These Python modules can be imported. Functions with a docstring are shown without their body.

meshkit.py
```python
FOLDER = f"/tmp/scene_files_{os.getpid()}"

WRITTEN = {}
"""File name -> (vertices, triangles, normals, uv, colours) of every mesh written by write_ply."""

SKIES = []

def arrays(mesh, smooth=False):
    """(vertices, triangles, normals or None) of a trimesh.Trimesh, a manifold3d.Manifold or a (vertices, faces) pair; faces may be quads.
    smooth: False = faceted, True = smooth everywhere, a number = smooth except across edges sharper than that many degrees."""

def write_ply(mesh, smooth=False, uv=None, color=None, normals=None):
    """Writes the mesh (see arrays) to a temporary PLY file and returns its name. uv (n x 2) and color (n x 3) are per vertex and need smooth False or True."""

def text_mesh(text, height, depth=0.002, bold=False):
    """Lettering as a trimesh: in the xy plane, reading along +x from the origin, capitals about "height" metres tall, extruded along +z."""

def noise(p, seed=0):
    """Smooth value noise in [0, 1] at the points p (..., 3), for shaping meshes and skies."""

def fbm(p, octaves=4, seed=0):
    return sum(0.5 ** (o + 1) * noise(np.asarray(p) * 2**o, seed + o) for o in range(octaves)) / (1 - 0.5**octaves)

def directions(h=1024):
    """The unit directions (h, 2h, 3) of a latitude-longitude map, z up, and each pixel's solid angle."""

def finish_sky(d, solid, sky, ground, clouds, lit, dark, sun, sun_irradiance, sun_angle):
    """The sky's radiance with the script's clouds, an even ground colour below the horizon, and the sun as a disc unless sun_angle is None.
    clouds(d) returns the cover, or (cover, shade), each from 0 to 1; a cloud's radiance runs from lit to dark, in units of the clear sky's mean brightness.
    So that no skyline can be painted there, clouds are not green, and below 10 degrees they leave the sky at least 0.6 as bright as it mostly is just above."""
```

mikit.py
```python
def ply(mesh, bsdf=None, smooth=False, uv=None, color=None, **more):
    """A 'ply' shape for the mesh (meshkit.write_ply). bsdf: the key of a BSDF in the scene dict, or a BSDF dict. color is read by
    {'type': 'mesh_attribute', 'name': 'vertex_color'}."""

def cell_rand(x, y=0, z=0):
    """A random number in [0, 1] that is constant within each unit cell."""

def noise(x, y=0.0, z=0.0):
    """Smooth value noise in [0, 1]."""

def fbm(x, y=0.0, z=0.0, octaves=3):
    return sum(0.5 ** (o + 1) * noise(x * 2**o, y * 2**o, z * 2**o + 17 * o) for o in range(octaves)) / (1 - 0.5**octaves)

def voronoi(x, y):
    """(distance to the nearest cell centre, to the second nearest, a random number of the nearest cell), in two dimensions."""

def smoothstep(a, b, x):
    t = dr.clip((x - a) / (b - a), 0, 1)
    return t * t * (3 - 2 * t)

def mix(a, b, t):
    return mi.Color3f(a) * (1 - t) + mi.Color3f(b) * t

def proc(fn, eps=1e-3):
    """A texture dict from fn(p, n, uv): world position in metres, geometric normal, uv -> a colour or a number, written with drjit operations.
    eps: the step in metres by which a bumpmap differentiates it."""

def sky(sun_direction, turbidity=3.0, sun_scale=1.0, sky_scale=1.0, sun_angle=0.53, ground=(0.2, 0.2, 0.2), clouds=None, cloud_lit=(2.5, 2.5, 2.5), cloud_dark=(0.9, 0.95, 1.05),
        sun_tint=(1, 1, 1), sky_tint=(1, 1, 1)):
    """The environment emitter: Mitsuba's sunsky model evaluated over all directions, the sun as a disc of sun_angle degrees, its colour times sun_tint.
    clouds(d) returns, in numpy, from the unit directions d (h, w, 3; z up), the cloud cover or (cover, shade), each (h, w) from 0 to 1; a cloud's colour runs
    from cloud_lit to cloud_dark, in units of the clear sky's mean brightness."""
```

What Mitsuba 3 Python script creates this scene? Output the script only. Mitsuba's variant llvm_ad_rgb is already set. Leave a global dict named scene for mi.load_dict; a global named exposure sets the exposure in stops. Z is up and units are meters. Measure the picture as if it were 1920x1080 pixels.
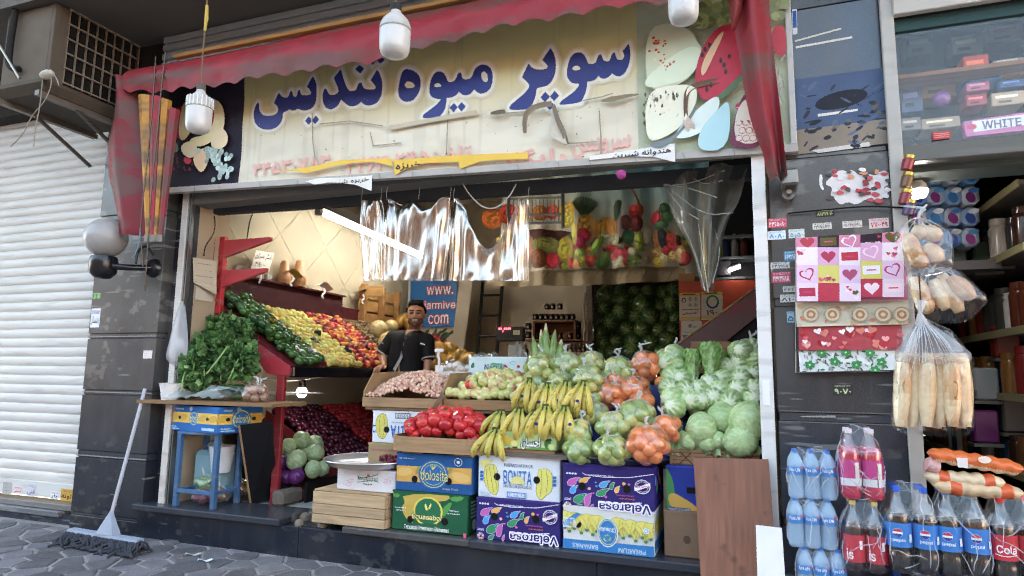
import math
import numpy as np, trimesh, shapely, drjit as dr, mitsuba as mi, mikit, meshkit, manifold3d as m3
from shapely import geometry as sg, ops as so
from scipy.spatial import Voronoi
from mikit import noise, fbm, voronoi, smoothstep, mix, cell_rand
T = mi.ScalarTransform4f
scene, labels = {}, {}
rng = np.random.default_rng(7)
# ------------------------------------------------------------------ camera, sky, exposure
# world: x to the right along the shop front, y into the shop, z up, metres; the shop front is y = 0, the pavement z = 0
FOC = 1220.0
UP_ = np.array([120, -9040, FOC]); UP_ /= np.linalg.norm(UP_)
LF_ = np.array([-3360, 120, FOC]); LF_ -= UP_ * (LF_ @ UP_); LF_ /= np.linalg.norm(LF_)
ROT = np.stack([-LF_, np.cross(UP_, -LF_), UP_], 1)          # world -> camera (right, down, forward)
CAM = np.array([0.0, -3.45, 1.105])
scene['camera'] = {'type': 'perspective', 'fov': math.degrees(2 * math.atan(960 / FOC)), 'fov_axis': 'x', 'near_clip': 0.05, 'far_clip': 400.0,
   'to_world': T().look_at([float(v) for v in CAM], [float(v) for v in CAM + ROT[2]], [float(v) for v in -ROT[1]])}
scene['sky'] = mikit.sky([0.35, 0.75, 0.95], turbidity=4, sky_tint=(1.34, 1.0, 0.70))
exposure = 5.3
def P(x, y, Y=None, Z=None, X=None):
 d = ROT.T @ np.array([(x - 960) / FOC, (y - 540) / FOC, 1.0])
 t = (Y - CAM[1]) / d[1] if Y is not None else (Z - CAM[2]) / d[2] if Z is not None else (X - CAM[0]) / d[0]
 return CAM + t * d
# ------------------------------------------------------------------ colours and materials
def rgb(c):
 if isinstance(c, str):
  c = c.lstrip('#')
  c = ''.join(x + x for x in c) if len(c) == 3 else c
  return np.array([int(c[i:i + 2], 16) for i in (0, 2, 4)], float)
 return np.asarray(c, float)
def enc(c):
 c = np.clip(np.round(np.asarray(c, float)), 0, 255)
 return np.stack([c[..., 0] * 256 + c[..., 1] + 0.5, c[..., 2] + 0.5], -1)
def lin(x):
 return dr.power(dr.clip(x, 0, 1), 2.2)
def dec(uv):
 r = dr.floor(uv.x / 256)
 r, g, b = lin(r / 255), lin(dr.floor(uv.x - r * 256) / 255), lin(dr.floor(uv.y) / 255)
 y = 0.1 * (0.25 * r + 0.65 * g + 0.1 * b)
 return r * 0.9 + y, g * 0.9 + y, b * 0.9 + y
def c3(c):
 r = (rgb(c) / 255) ** 2.2
 return mi.Color3f(float(r[0]), float(r[1]), float(r[2]))
def plain(p, n, uv):
 return mi.Color3f(*dec(uv))
def grimy(p, n, uv):
 k = 0.80 + 0.28 * fbm(p.x * 9, p.y * 9, p.z * 9, 3) + 0.10 * (noise(p.x * 160, p.y * 160, p.z * 160) - 0.5)
 r, g, b = dec(uv)
 return mi.Color3f(r * k, g * k * 0.995, b * k * 0.985)
def fleshy(p, n, uv):
 k = 0.86 + 0.24 * fbm(p.x * 70, p.y * 70, p.z * 70, 2)
 r, g, b = dec(uv)
 return mi.Color3f(r * k, g * k, b * k)
def woody(p, n, uv):
 g = fbm(p.x * 7 + 3 * noise(p.x * 2, p.y * 2, p.z * 2), p.y * 60, p.z * 90, 3)
 s = smoothstep(0.55, 0.8, fbm(p.x * 5 + 9, p.y * 5, p.z * 6, 3))
 k = (0.66 + 0.5 * g) * (1 - 0.35 * s)
 r, gg, b = dec(uv)
 return mi.Color3f(r * k, gg * k, b * k)
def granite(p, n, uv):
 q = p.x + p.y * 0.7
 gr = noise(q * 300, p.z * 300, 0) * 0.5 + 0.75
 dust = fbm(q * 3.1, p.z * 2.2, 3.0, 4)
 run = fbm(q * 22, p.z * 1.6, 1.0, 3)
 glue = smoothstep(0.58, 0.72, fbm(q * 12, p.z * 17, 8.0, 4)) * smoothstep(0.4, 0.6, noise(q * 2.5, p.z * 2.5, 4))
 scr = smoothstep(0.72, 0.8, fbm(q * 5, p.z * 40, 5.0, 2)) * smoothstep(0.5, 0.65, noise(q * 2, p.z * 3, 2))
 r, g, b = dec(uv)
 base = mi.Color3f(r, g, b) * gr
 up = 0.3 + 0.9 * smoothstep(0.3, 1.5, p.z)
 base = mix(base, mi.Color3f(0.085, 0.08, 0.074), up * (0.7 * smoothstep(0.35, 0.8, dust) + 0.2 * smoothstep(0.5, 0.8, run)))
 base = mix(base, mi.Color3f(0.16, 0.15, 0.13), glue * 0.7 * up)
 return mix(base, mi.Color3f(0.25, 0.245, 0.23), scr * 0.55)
def granite_rough(p, n, uv):
 q = p.x + p.y * 0.7
 return 0.08 + 0.36 * fbm(q * 4, p.z * 4, 6.0, 3)
def paving(p, n, uv):
 r, g, b = dec(uv)
 k = 0.55 + 0.75 * fbm(p.x * 6, p.y * 6, 0.5, 4) + 0.35 * (noise(p.x * 220, p.y * 220, 1) - 0.5)
 c = mi.Color3f(r, g, b) * k
 dustm = smoothstep(0.5, 0.75, fbm(p.x * 2.3 + 4, p.y * 2.3, 2.0, 3))
 return mix(c, mi.Color3f(0.16, 0.145, 0.13), 0.35 * dustm)
def plaster(p, n, uv):
 r, g, b = dec(uv)
 k = 0.82 + 0.3 * fbm(p.x * 2.2, p.y * 2.2, p.z * 2.6, 4)
 st = smoothstep(0.6, 0.75, fbm(p.x * 3 + 5, p.y * 3, p.z * 1.2, 3))
 return mix(mi.Color3f(r, g, b) * k, mi.Color3f(0.14, 0.11, 0.08), 0.22 * st)
def painted(p, n, uv):
 r, g, b = dec(uv)
 d = smoothstep(0.52, 0.75, fbm(p.x * 4.0, p.y * 4, p.z * 26, 4))
 c = mi.Color3f(r, g, b) * (0.93 + 0.12 * noise(p.x * 3, p.y, p.z * 3))
 c = mix(c, mi.Color3f(0.26, 0.23, 0.19), 0.26 * d)
 return c
def vinyl(p, n, uv):
 r, g, b = dec(uv)
 band = fbm(p.x * 1.1, p.y * 9, p.z * 11, 3)
 blot = fbm(p.x * 4.2, p.y * 4, p.z * 4.2, 4)
 m = 0.14 + 0.66 * smoothstep(0.42, 0.64, band * 0.6 + blot * 0.4)
 return mix(mi.Color3f(r, g, b), mi.Color3f(0.10, 0.066, 0.055), m)
def bannerprint(p, n, uv):
 t = smoothstep(2.5, 2.95, p.z + 0.03 * p.x + 0.10 * (fbm(p.x * 2, 0, p.z * 2, 2) - 0.5))
 c = mix(mi.Color3f(0.68, 0.61, 0.47), mi.Color3f(0.58, 0.51, 0.23), t)
 stain = smoothstep(0.5, 0.78, fbm(p.x * 3, 2.0, p.z * 7, 4))
 c = mix(c, mi.Color3f(0.44, 0.38, 0.28), 0.3 * stain)
 run = smoothstep(0.6, 0.8, fbm(p.x * 30, 1.0, p.z * 1.5, 2))
 return mix(c, mi.Color3f(0.30, 0.25, 0.17), 0.18 * run)
def bump(inner, fn, scale=1.0, eps=1e-3):
 return {'type': 'bumpmap', 'arbitrary': mikit.proc(fn, eps), 'scale': scale, 'nested': inner}
def two(b):
 return {'type': 'twosided', 'bsdf': b}
def pr(fn, rough, spec=0.5, **k):
 return {'type': 'principled', 'base_color': mikit.proc(fn) if callable(fn) else {'type': 'rgb', 'value': fn}, 'roughness': mikit.proc(rough) if callable(rough) else rough, 'specular': spec, **k}
scene['matte'] = two(pr(grimy, 0.75, 0.3))
scene['clean'] = two(pr(plain, 0.5, 0.4))
scene['gloss'] = two(pr(plain, 0.2, 0.5))
scene['fruit'] = two(pr(fleshy, 0.38, 0.5))
scene['waxy'] = two(pr(fleshy, 0.2, 0.5))
scene['wood'] = two(pr(woody, 0.7, 0.25))
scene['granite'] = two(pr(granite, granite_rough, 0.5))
scene['paving'] = two(pr(paving, 0.7, 0.3))
scene['plaster'] = two(pr(plaster, 0.8, 0.2))
scene['painted'] = two(pr(painted, 0.4, 0.4))
scene['vinyl'] = two(pr(vinyl, 0.55, 0.3))
scene['banner'] = two(pr(bannerprint, 0.5, 0.35))
scene['metal'] = two(pr(grimy, 0.32, 0.5, metallic=0.85))
scene['leaf'] = {'type': 'principledthin', 'base_color': mikit.proc(fleshy), 'roughness': 0.45, 'diff_trans': 0.5}
scene['film'] = {'type': 'thindielectric', 'int_ior': 1.38}
scene['bagfilm'] = {'type': 'thindielectric', 'int_ior': 1.45}
scene['mirror'] = {'type': 'blendbsdf', 'weight': 0.42, 'first': {'type': 'thindielectric', 'int_ior': 1.5}, 'second': two({'type': 'roughconductor', 'material': 'Al', 'alpha': 0.06, 'specular_reflectance': {'type': 'rgb', 'value': [0.8, 0.75, 0.7]}})}
scene['water'] = {'type': 'thindielectric', 'int_ior': 1.33, 'specular_transmittance': {'type': 'rgb', 'value': [0.72, 0.88, 0.98]}}
scene['pet'] = {'type': 'thindielectric', 'int_ior': 1.5}
scene['lamp_glass'] = {'type': 'diffuse', 'reflectance': {'type': 'rgb', 'value': 0.7}}
EMIT = {'tube': [2.5, 2.42, 2.25], 'bulb': [2.0, 1.9, 1.75], 'led': [0.16, 0.005, 0.01]}
# ------------------------------------------------------------------ the scene's register
used = {}
def key(name, parent=None):
 full = f'{parent}__{name}' if parent else name
 n = used.get(full, 0)
 used[full] = n + 1
 return full if n == 0 else f'{full}_{n:03d}'
def say(k, label=None, cat=None, group=None, kind=None):
 d = {a: b for a, b in (('label', label), ('category', cat), ('group', group), ('kind', kind)) if b}
 if d:
  labels[k] = {**labels.get(k, {}), **d}
 return k
def corners(v, f, smooth):
 fn = np.cross(v[f[:, 1]] - v[f[:, 0]], v[f[:, 2]] - v[f[:, 0]])
 un = fn / (np.linalg.norm(fn, axis=1, keepdims=True) + 1e-20)
 if smooth is True:
  n = np.zeros_like(v)
  for k in range(3):
   np.add.at(n, f[:, k], fn)
  n = n[f].reshape(-1, 3)
 else:
  vi, fi = f.ravel(), np.repeat(np.arange(len(f)), 3)
  order = np.argsort(vi, kind='stable')
  start = np.searchsorted(vi[order], np.arange(len(v) + 1))
  deg = np.diff(start)
  n, lim = np.zeros((len(vi), 3)), math.cos(math.radians(smooth))
  for k in range(int(deg.max())):
   has = deg[vi] > k
   o = fi[order[np.minimum(start[vi] + k, len(vi) - 1)]]
   ok = has & ((un[o] * un[fi]).sum(1) > lim)
   n[ok] += fn[o[ok]]
 return n / (np.linalg.norm(n, axis=1, keepdims=True) + 1e-20)
def ply(mesh, mat, col=None, smooth=False, fc=None):
 v, f = (np.asarray(mesh[0], float), np.asarray(mesh[1])) if isinstance(mesh, tuple) else tm(mesh)
 n = corners(v, f, smooth) if smooth is not False else None
 if fc is not None:
  uv = np.repeat(enc(fc), 3, 0)
 elif smooth is False:
  uv = np.tile(enc(rgb('#808080' if col is None else col)), (len(v), 1))
 else:
  uv = np.tile(enc(rgb('#808080' if col is None else col)), (len(f) * 3, 1))
 if fc is not None or n is not None:
  v, f = v[f].reshape(-1, 3), np.arange(len(f) * 3).reshape(-1, 3)
 path = meshkit.write_ply((v, f), False, uv, None, n)
 return {'type': 'ply', 'filename': path, 'face_normals': n is None, 'bsdf': {'type': 'ref', 'id': mat}}
def thing(name, label, cat, group=None):
 return say(key(name), label, cat, group)
def put(k, mesh, mat, col=None, smooth=False, fc=None, at=None, emit=None):
 d = dict(mesh) if isinstance(mesh, dict) else ply(mesh, mat, col, smooth, fc)
 if at is not None:
  d['to_world'] = T(at)
 if emit:
  d['emitter'] = {'type': 'area', 'radiance': {'type': 'rgb', 'value': emit}}
  d['bsdf'] = {'type': 'ref', 'id': 'lamp_glass'}
 scene[k] = d
 return k
def part(parent, name, mesh, mat='matte', col=None, smooth=False, fc=None, at=None, label=None, kind=None, emit=None):
 k = key(name, parent)
 put(k, mesh, mat, col, smooth, fc, at, emit)
 return say(k, label, kind=kind)
def solo(name, label, cat, mesh, mat='matte', col=None, smooth=False, fc=None, at=None, group=None, kind=None, emit=None):
 k = key(name)
 put(k, mesh, mat, col, smooth, fc, at, emit)
 return say(k, label, cat, group, kind)
def struct(name, mesh, mat='matte', col=None, smooth=False, fc=None, label=None):
 k = key(name)
 put(k, mesh, mat, col, smooth, fc)
 return say(k, label, kind='structure')
# ------------------------------------------------------------------ meshes, as (vertices, triangles)
def tri(f):
 f = np.asarray(f, int)
 return np.vstack([f[:, [0, 1, 2]], f[:, [0, 2, 3]]]) if f.shape[1] == 4 else f
def M4(loc=(0, 0, 0), rz=0, rx=0, ry=0, s=1):
 cz, sz, cx, sx, cy, sy = (g(math.radians(a)) for a in (rz, rx, ry) for g in (math.cos, math.sin))
 R = np.array([[cz, -sz, 0], [sz, cz, 0], [0, 0, 1]]) @ np.array([[cy, 0, sy], [0, 1, 0], [-sy, 0, cy]]) @ np.array([[1, 0, 0], [0, cx, -sx], [0, sx, cx]])
 m = np.eye(4)
 m[:3, :3] = R * np.asarray(s, float)
 m[:3, 3] = loc
 return m
def xf(mesh, m):
 return (np.asarray(mesh[0]) @ m[:3, :3].T + m[:3, 3], mesh[1])
def join(ms):
 vs, fs, n = [], [], 0
 for v, f in ms:
  vs.append(v); fs.append(np.asarray(f) + n); n += len(v)
 return np.vstack(vs), np.vstack(fs)
def tm(m):
 if hasattr(m, 'to_mesh'):
  q = m.to_mesh()
  return np.array(q.vert_properties[:, :3], float), np.array(q.tri_verts)
 return np.array(m.vertices), np.array(m.faces)
def bx(x0, x1, y0, y1, z0, z1, b=0.0):
 x0, x1, y0, y1, z0, z1 = min(x0, x1), max(x0, x1), min(y0, y1), max(y0, y1), min(z0, z1), max(z0, z1)
 if b <= 0:
  v = np.array([[x, y, z] for x in (x0, x1) for y in (y0, y1) for z in (z0, z1)], float)
  f = [[0, 1, 3, 2], [4, 6, 7, 5], [0, 4, 5, 1], [2, 3, 7, 6], [0, 2, 6, 4], [1, 5, 7, 3]]
  return v, tri(f)
 pts = []
 for sx in (0, 1):
  for sy in (0, 1):
   for sz in (0, 1):
    c = np.array([(x0, x1)[sx], (y0, y1)[sy], (z0, z1)[sz]])
    d = np.array([1 - 2 * sx, 1 - 2 * sy, 1 - 2 * sz]) * b
    for a in range(3):
     e = d.copy(); e[a] = 0
     pts.append(c + e)
 return tm(m3.Manifold.hull_points(np.array(pts)))
def tube(pts, r, n=8, caps=True):
 pts = np.asarray(pts, float)
 r = np.atleast_1d(np.asarray(r, float))
 r = np.interp(np.linspace(0, 1, len(pts)), np.linspace(0, 1, len(r)), r) if len(r) > 1 else np.full(len(pts), r[0])
 t = np.gradient(pts, axis=0)
 t /= np.linalg.norm(t, axis=1, keepdims=True) + 1e-12
 a = np.array([0, 0, 1.0]) if abs(t[0][2]) < 0.9 else np.array([1.0, 0, 0])
 rings, ang = [], np.arange(n) * 2 * np.pi / n
 u = np.cross(t[0], a)
 for i in range(len(pts)):
  u = u - t[i] * (u @ t[i]); u /= np.linalg.norm(u) + 1e-12
  w = np.cross(t[i], u)
  rings.append(pts[i] + r[i] * (np.cos(ang)[:, None] * u + np.sin(ang)[:, None] * w))
 v = np.vstack(rings)
 i = np.arange(n)
 f = np.vstack([np.stack([k * n + i, k * n + (i + 1) % n, (k + 1) * n + (i + 1) % n, (k + 1) * n + i], 1) for k in range(len(pts) - 1)])
 f = tri(f)
 if caps:
  v = np.vstack([v, pts[:1], pts[-1:]])
  f = np.vstack([f, np.stack([(i + 1) % n, i, i * 0 + len(v) - 2], 1), np.stack([(len(pts) - 1) * n + i, (len(pts) - 1) * n + (i + 1) % n, i * 0 + len(v) - 1], 1)])
 return v, f
def lathe(prof, n=24, sq=(1, 1)):
 prof = np.asarray(prof, float)
 a = np.arange(n) * 2 * np.pi / n
 v = np.vstack([np.stack([r * np.cos(a) * sq[0], r * np.sin(a) * sq[1], np.full(n, z)], 1) for r, z in prof])
 i = np.arange(n)
 f = np.vstack([np.stack([k * n + i, k * n + (i + 1) % n, (k + 1) * n + (i + 1) % n, (k + 1) * n + i], 1) for k in range(len(prof) - 1)])
 return v, tri(f)
def grid(fn, nu, nv):
 u, v = np.meshgrid(np.linspace(0, 1, nu + 1), np.linspace(0, 1, nv + 1), indexing='ij')
 p = fn(u, v).reshape(-1, 3)
 i, j = np.meshgrid(np.arange(nu), np.arange(nv), indexing='ij')
 a = (i * (nv + 1) + j).ravel()
 return p, tri(np.stack([a, a + nv + 1, a + nv + 2, a + 1], 1))
def quad(a, b, c, d):
 return np.array([a, b, c, d], float), np.array([[0, 1, 2], [0, 2, 3]])
def prism(poly, h):
 return tm(trimesh.creation.extrude_polygon(poly, h, engine='earcut'))
def ico(sub=2, r=(1, 1, 1)):
 m = trimesh.creation.icosphere(sub)
 return np.array(m.vertices) * np.asarray(r, float), np.array(m.faces)
def fcen(m):
 return np.asarray(m[0])[m[1]].mean(1)
def hull(pts):
 return tm(m3.Manifold.hull_points(np.asarray(pts, float)))
def chaikin(p, k=2):
 p = np.asarray(p, float)
 for _ in range(k):
  q = np.roll(p, -1, 0)
  p = np.stack([0.75 * p + 0.25 * q, 0.25 * p + 0.75 * q], 1).reshape(-1, 2)
 return p
def smooth_open(p, k=2):
 p = np.asarray(p, float)
 for _ in range(k):
  m = np.stack([0.75 * p[:-1] + 0.25 * p[1:], 0.25 * p[:-1] + 0.75 * p[1:]], 1).reshape(-1, p.shape[1])
  p = np.vstack([p[:1], m, p[-1:]])
 return p
class MB:
 def __init__(s):
  s.v, s.f, s.c, s.n = [], [], [], 0
 def add(s, m, col):
  v, f = m
  s.v.append(np.asarray(v, float)); s.f.append(np.asarray(f) + s.n); s.n += len(v)
  col = rgb(col) if isinstance(col, str) else np.asarray(col, float)
  s.c.append(np.broadcast_to(col, (len(f), 3)))
  return s
 def get(s):
  return (np.vstack(s.v), np.vstack(s.f)), np.vstack(s.c)
 def part(s, parent, name, mat='matte', smooth=False, **k):
  if s.v:
   m, c = s.get()
   return part(parent, name, m, mat, fc=c, smooth=smooth, **k)
 def solo(s, name, label, cat, mat='matte', smooth=False, **k):
  m, c = s.get()
  return solo(name, label, cat, m, mat, fc=c, smooth=smooth, **k)
# ------------------------------------------------------------------ flat print: shapes and lettering laid on a surface
def rect(x0, y0, x1, y1):
 return sg.box(min(x0, x1), min(y0, y1), max(x0, x1), max(y0, y1))
def ellipse(x, y, rx, ry=None, rot=0, n=20):
 a = np.arange(n) * 2 * np.pi / n
 c, s = math.cos(math.radians(rot)), math.sin(math.radians(rot))
 ex, ey = rx * np.cos(a), (rx if ry is None else ry) * np.sin(a)
 return sg.Polygon(np.stack([x + c * ex - s * ey, y + s * ex + c * ey], 1))
def stroke(pts, w):
 return sg.LineString(pts).buffer(w / 2, quad_segs=2)
def blob(pts, k=2):
 return sg.Polygon(chaikin(pts, k)).buffer(0)
def moved(g, x=0, y=0, sx=1, sy=1, rot=0):
 c, s = math.cos(math.radians(rot)), math.sin(math.radians(rot))
 return shapely.affinity.affine_transform(g, [c * sx, -s * sy, s * sx, c * sy, x, y])
import shapely.affinity
TEXTS = {}
def latin(text, h, bold=False):
 k = (text, bold)
 if k not in TEXTS:
  v, f = tm(meshkit.text_mesh(text, 1.0, 0.01, bold))
  top = np.all(v[f][:, :, 2] > 0.005, axis=1)
  TEXTS[k] = so.unary_union([sg.Polygon(t).buffer(0.002) for t in v[f[top]][:, :, :2]]).simplify(0.006)
 return moved(TEXTS[k], sx=h, sy=h)
FORMS = {'ا': 'fe8d fe8e', 'ب': 'fe8f fe90 fe91 fe92', 'ت': 'fe95 fe96 fe97 fe98', 'ح': 'fea1 fea2 fea3 fea4', 'خ': 'fea5 fea6 fea7 fea8', 'د': 'fea9 feaa', 'ر': 'fead feae', 'ز': 'feaf feb0',
 'س': 'feb1 feb2 feb3 feb4', 'ش': 'feb5 feb6 feb7 feb8', 'ف': 'fed1 fed2 fed3 fed4', 'گ': 'fb92 fb93 fb94 fb95', 'ل': 'fedd fede fedf fee0', 'م': 'fee1 fee2 fee3 fee4', 'ن': 'fee5 fee6 fee7 fee8',
 'ه': 'fee9 feea feeb feec', 'و': 'feed feee', 'ی': 'fbfc fbfd fbfe fbff'}
GLYPHS = {}
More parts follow.
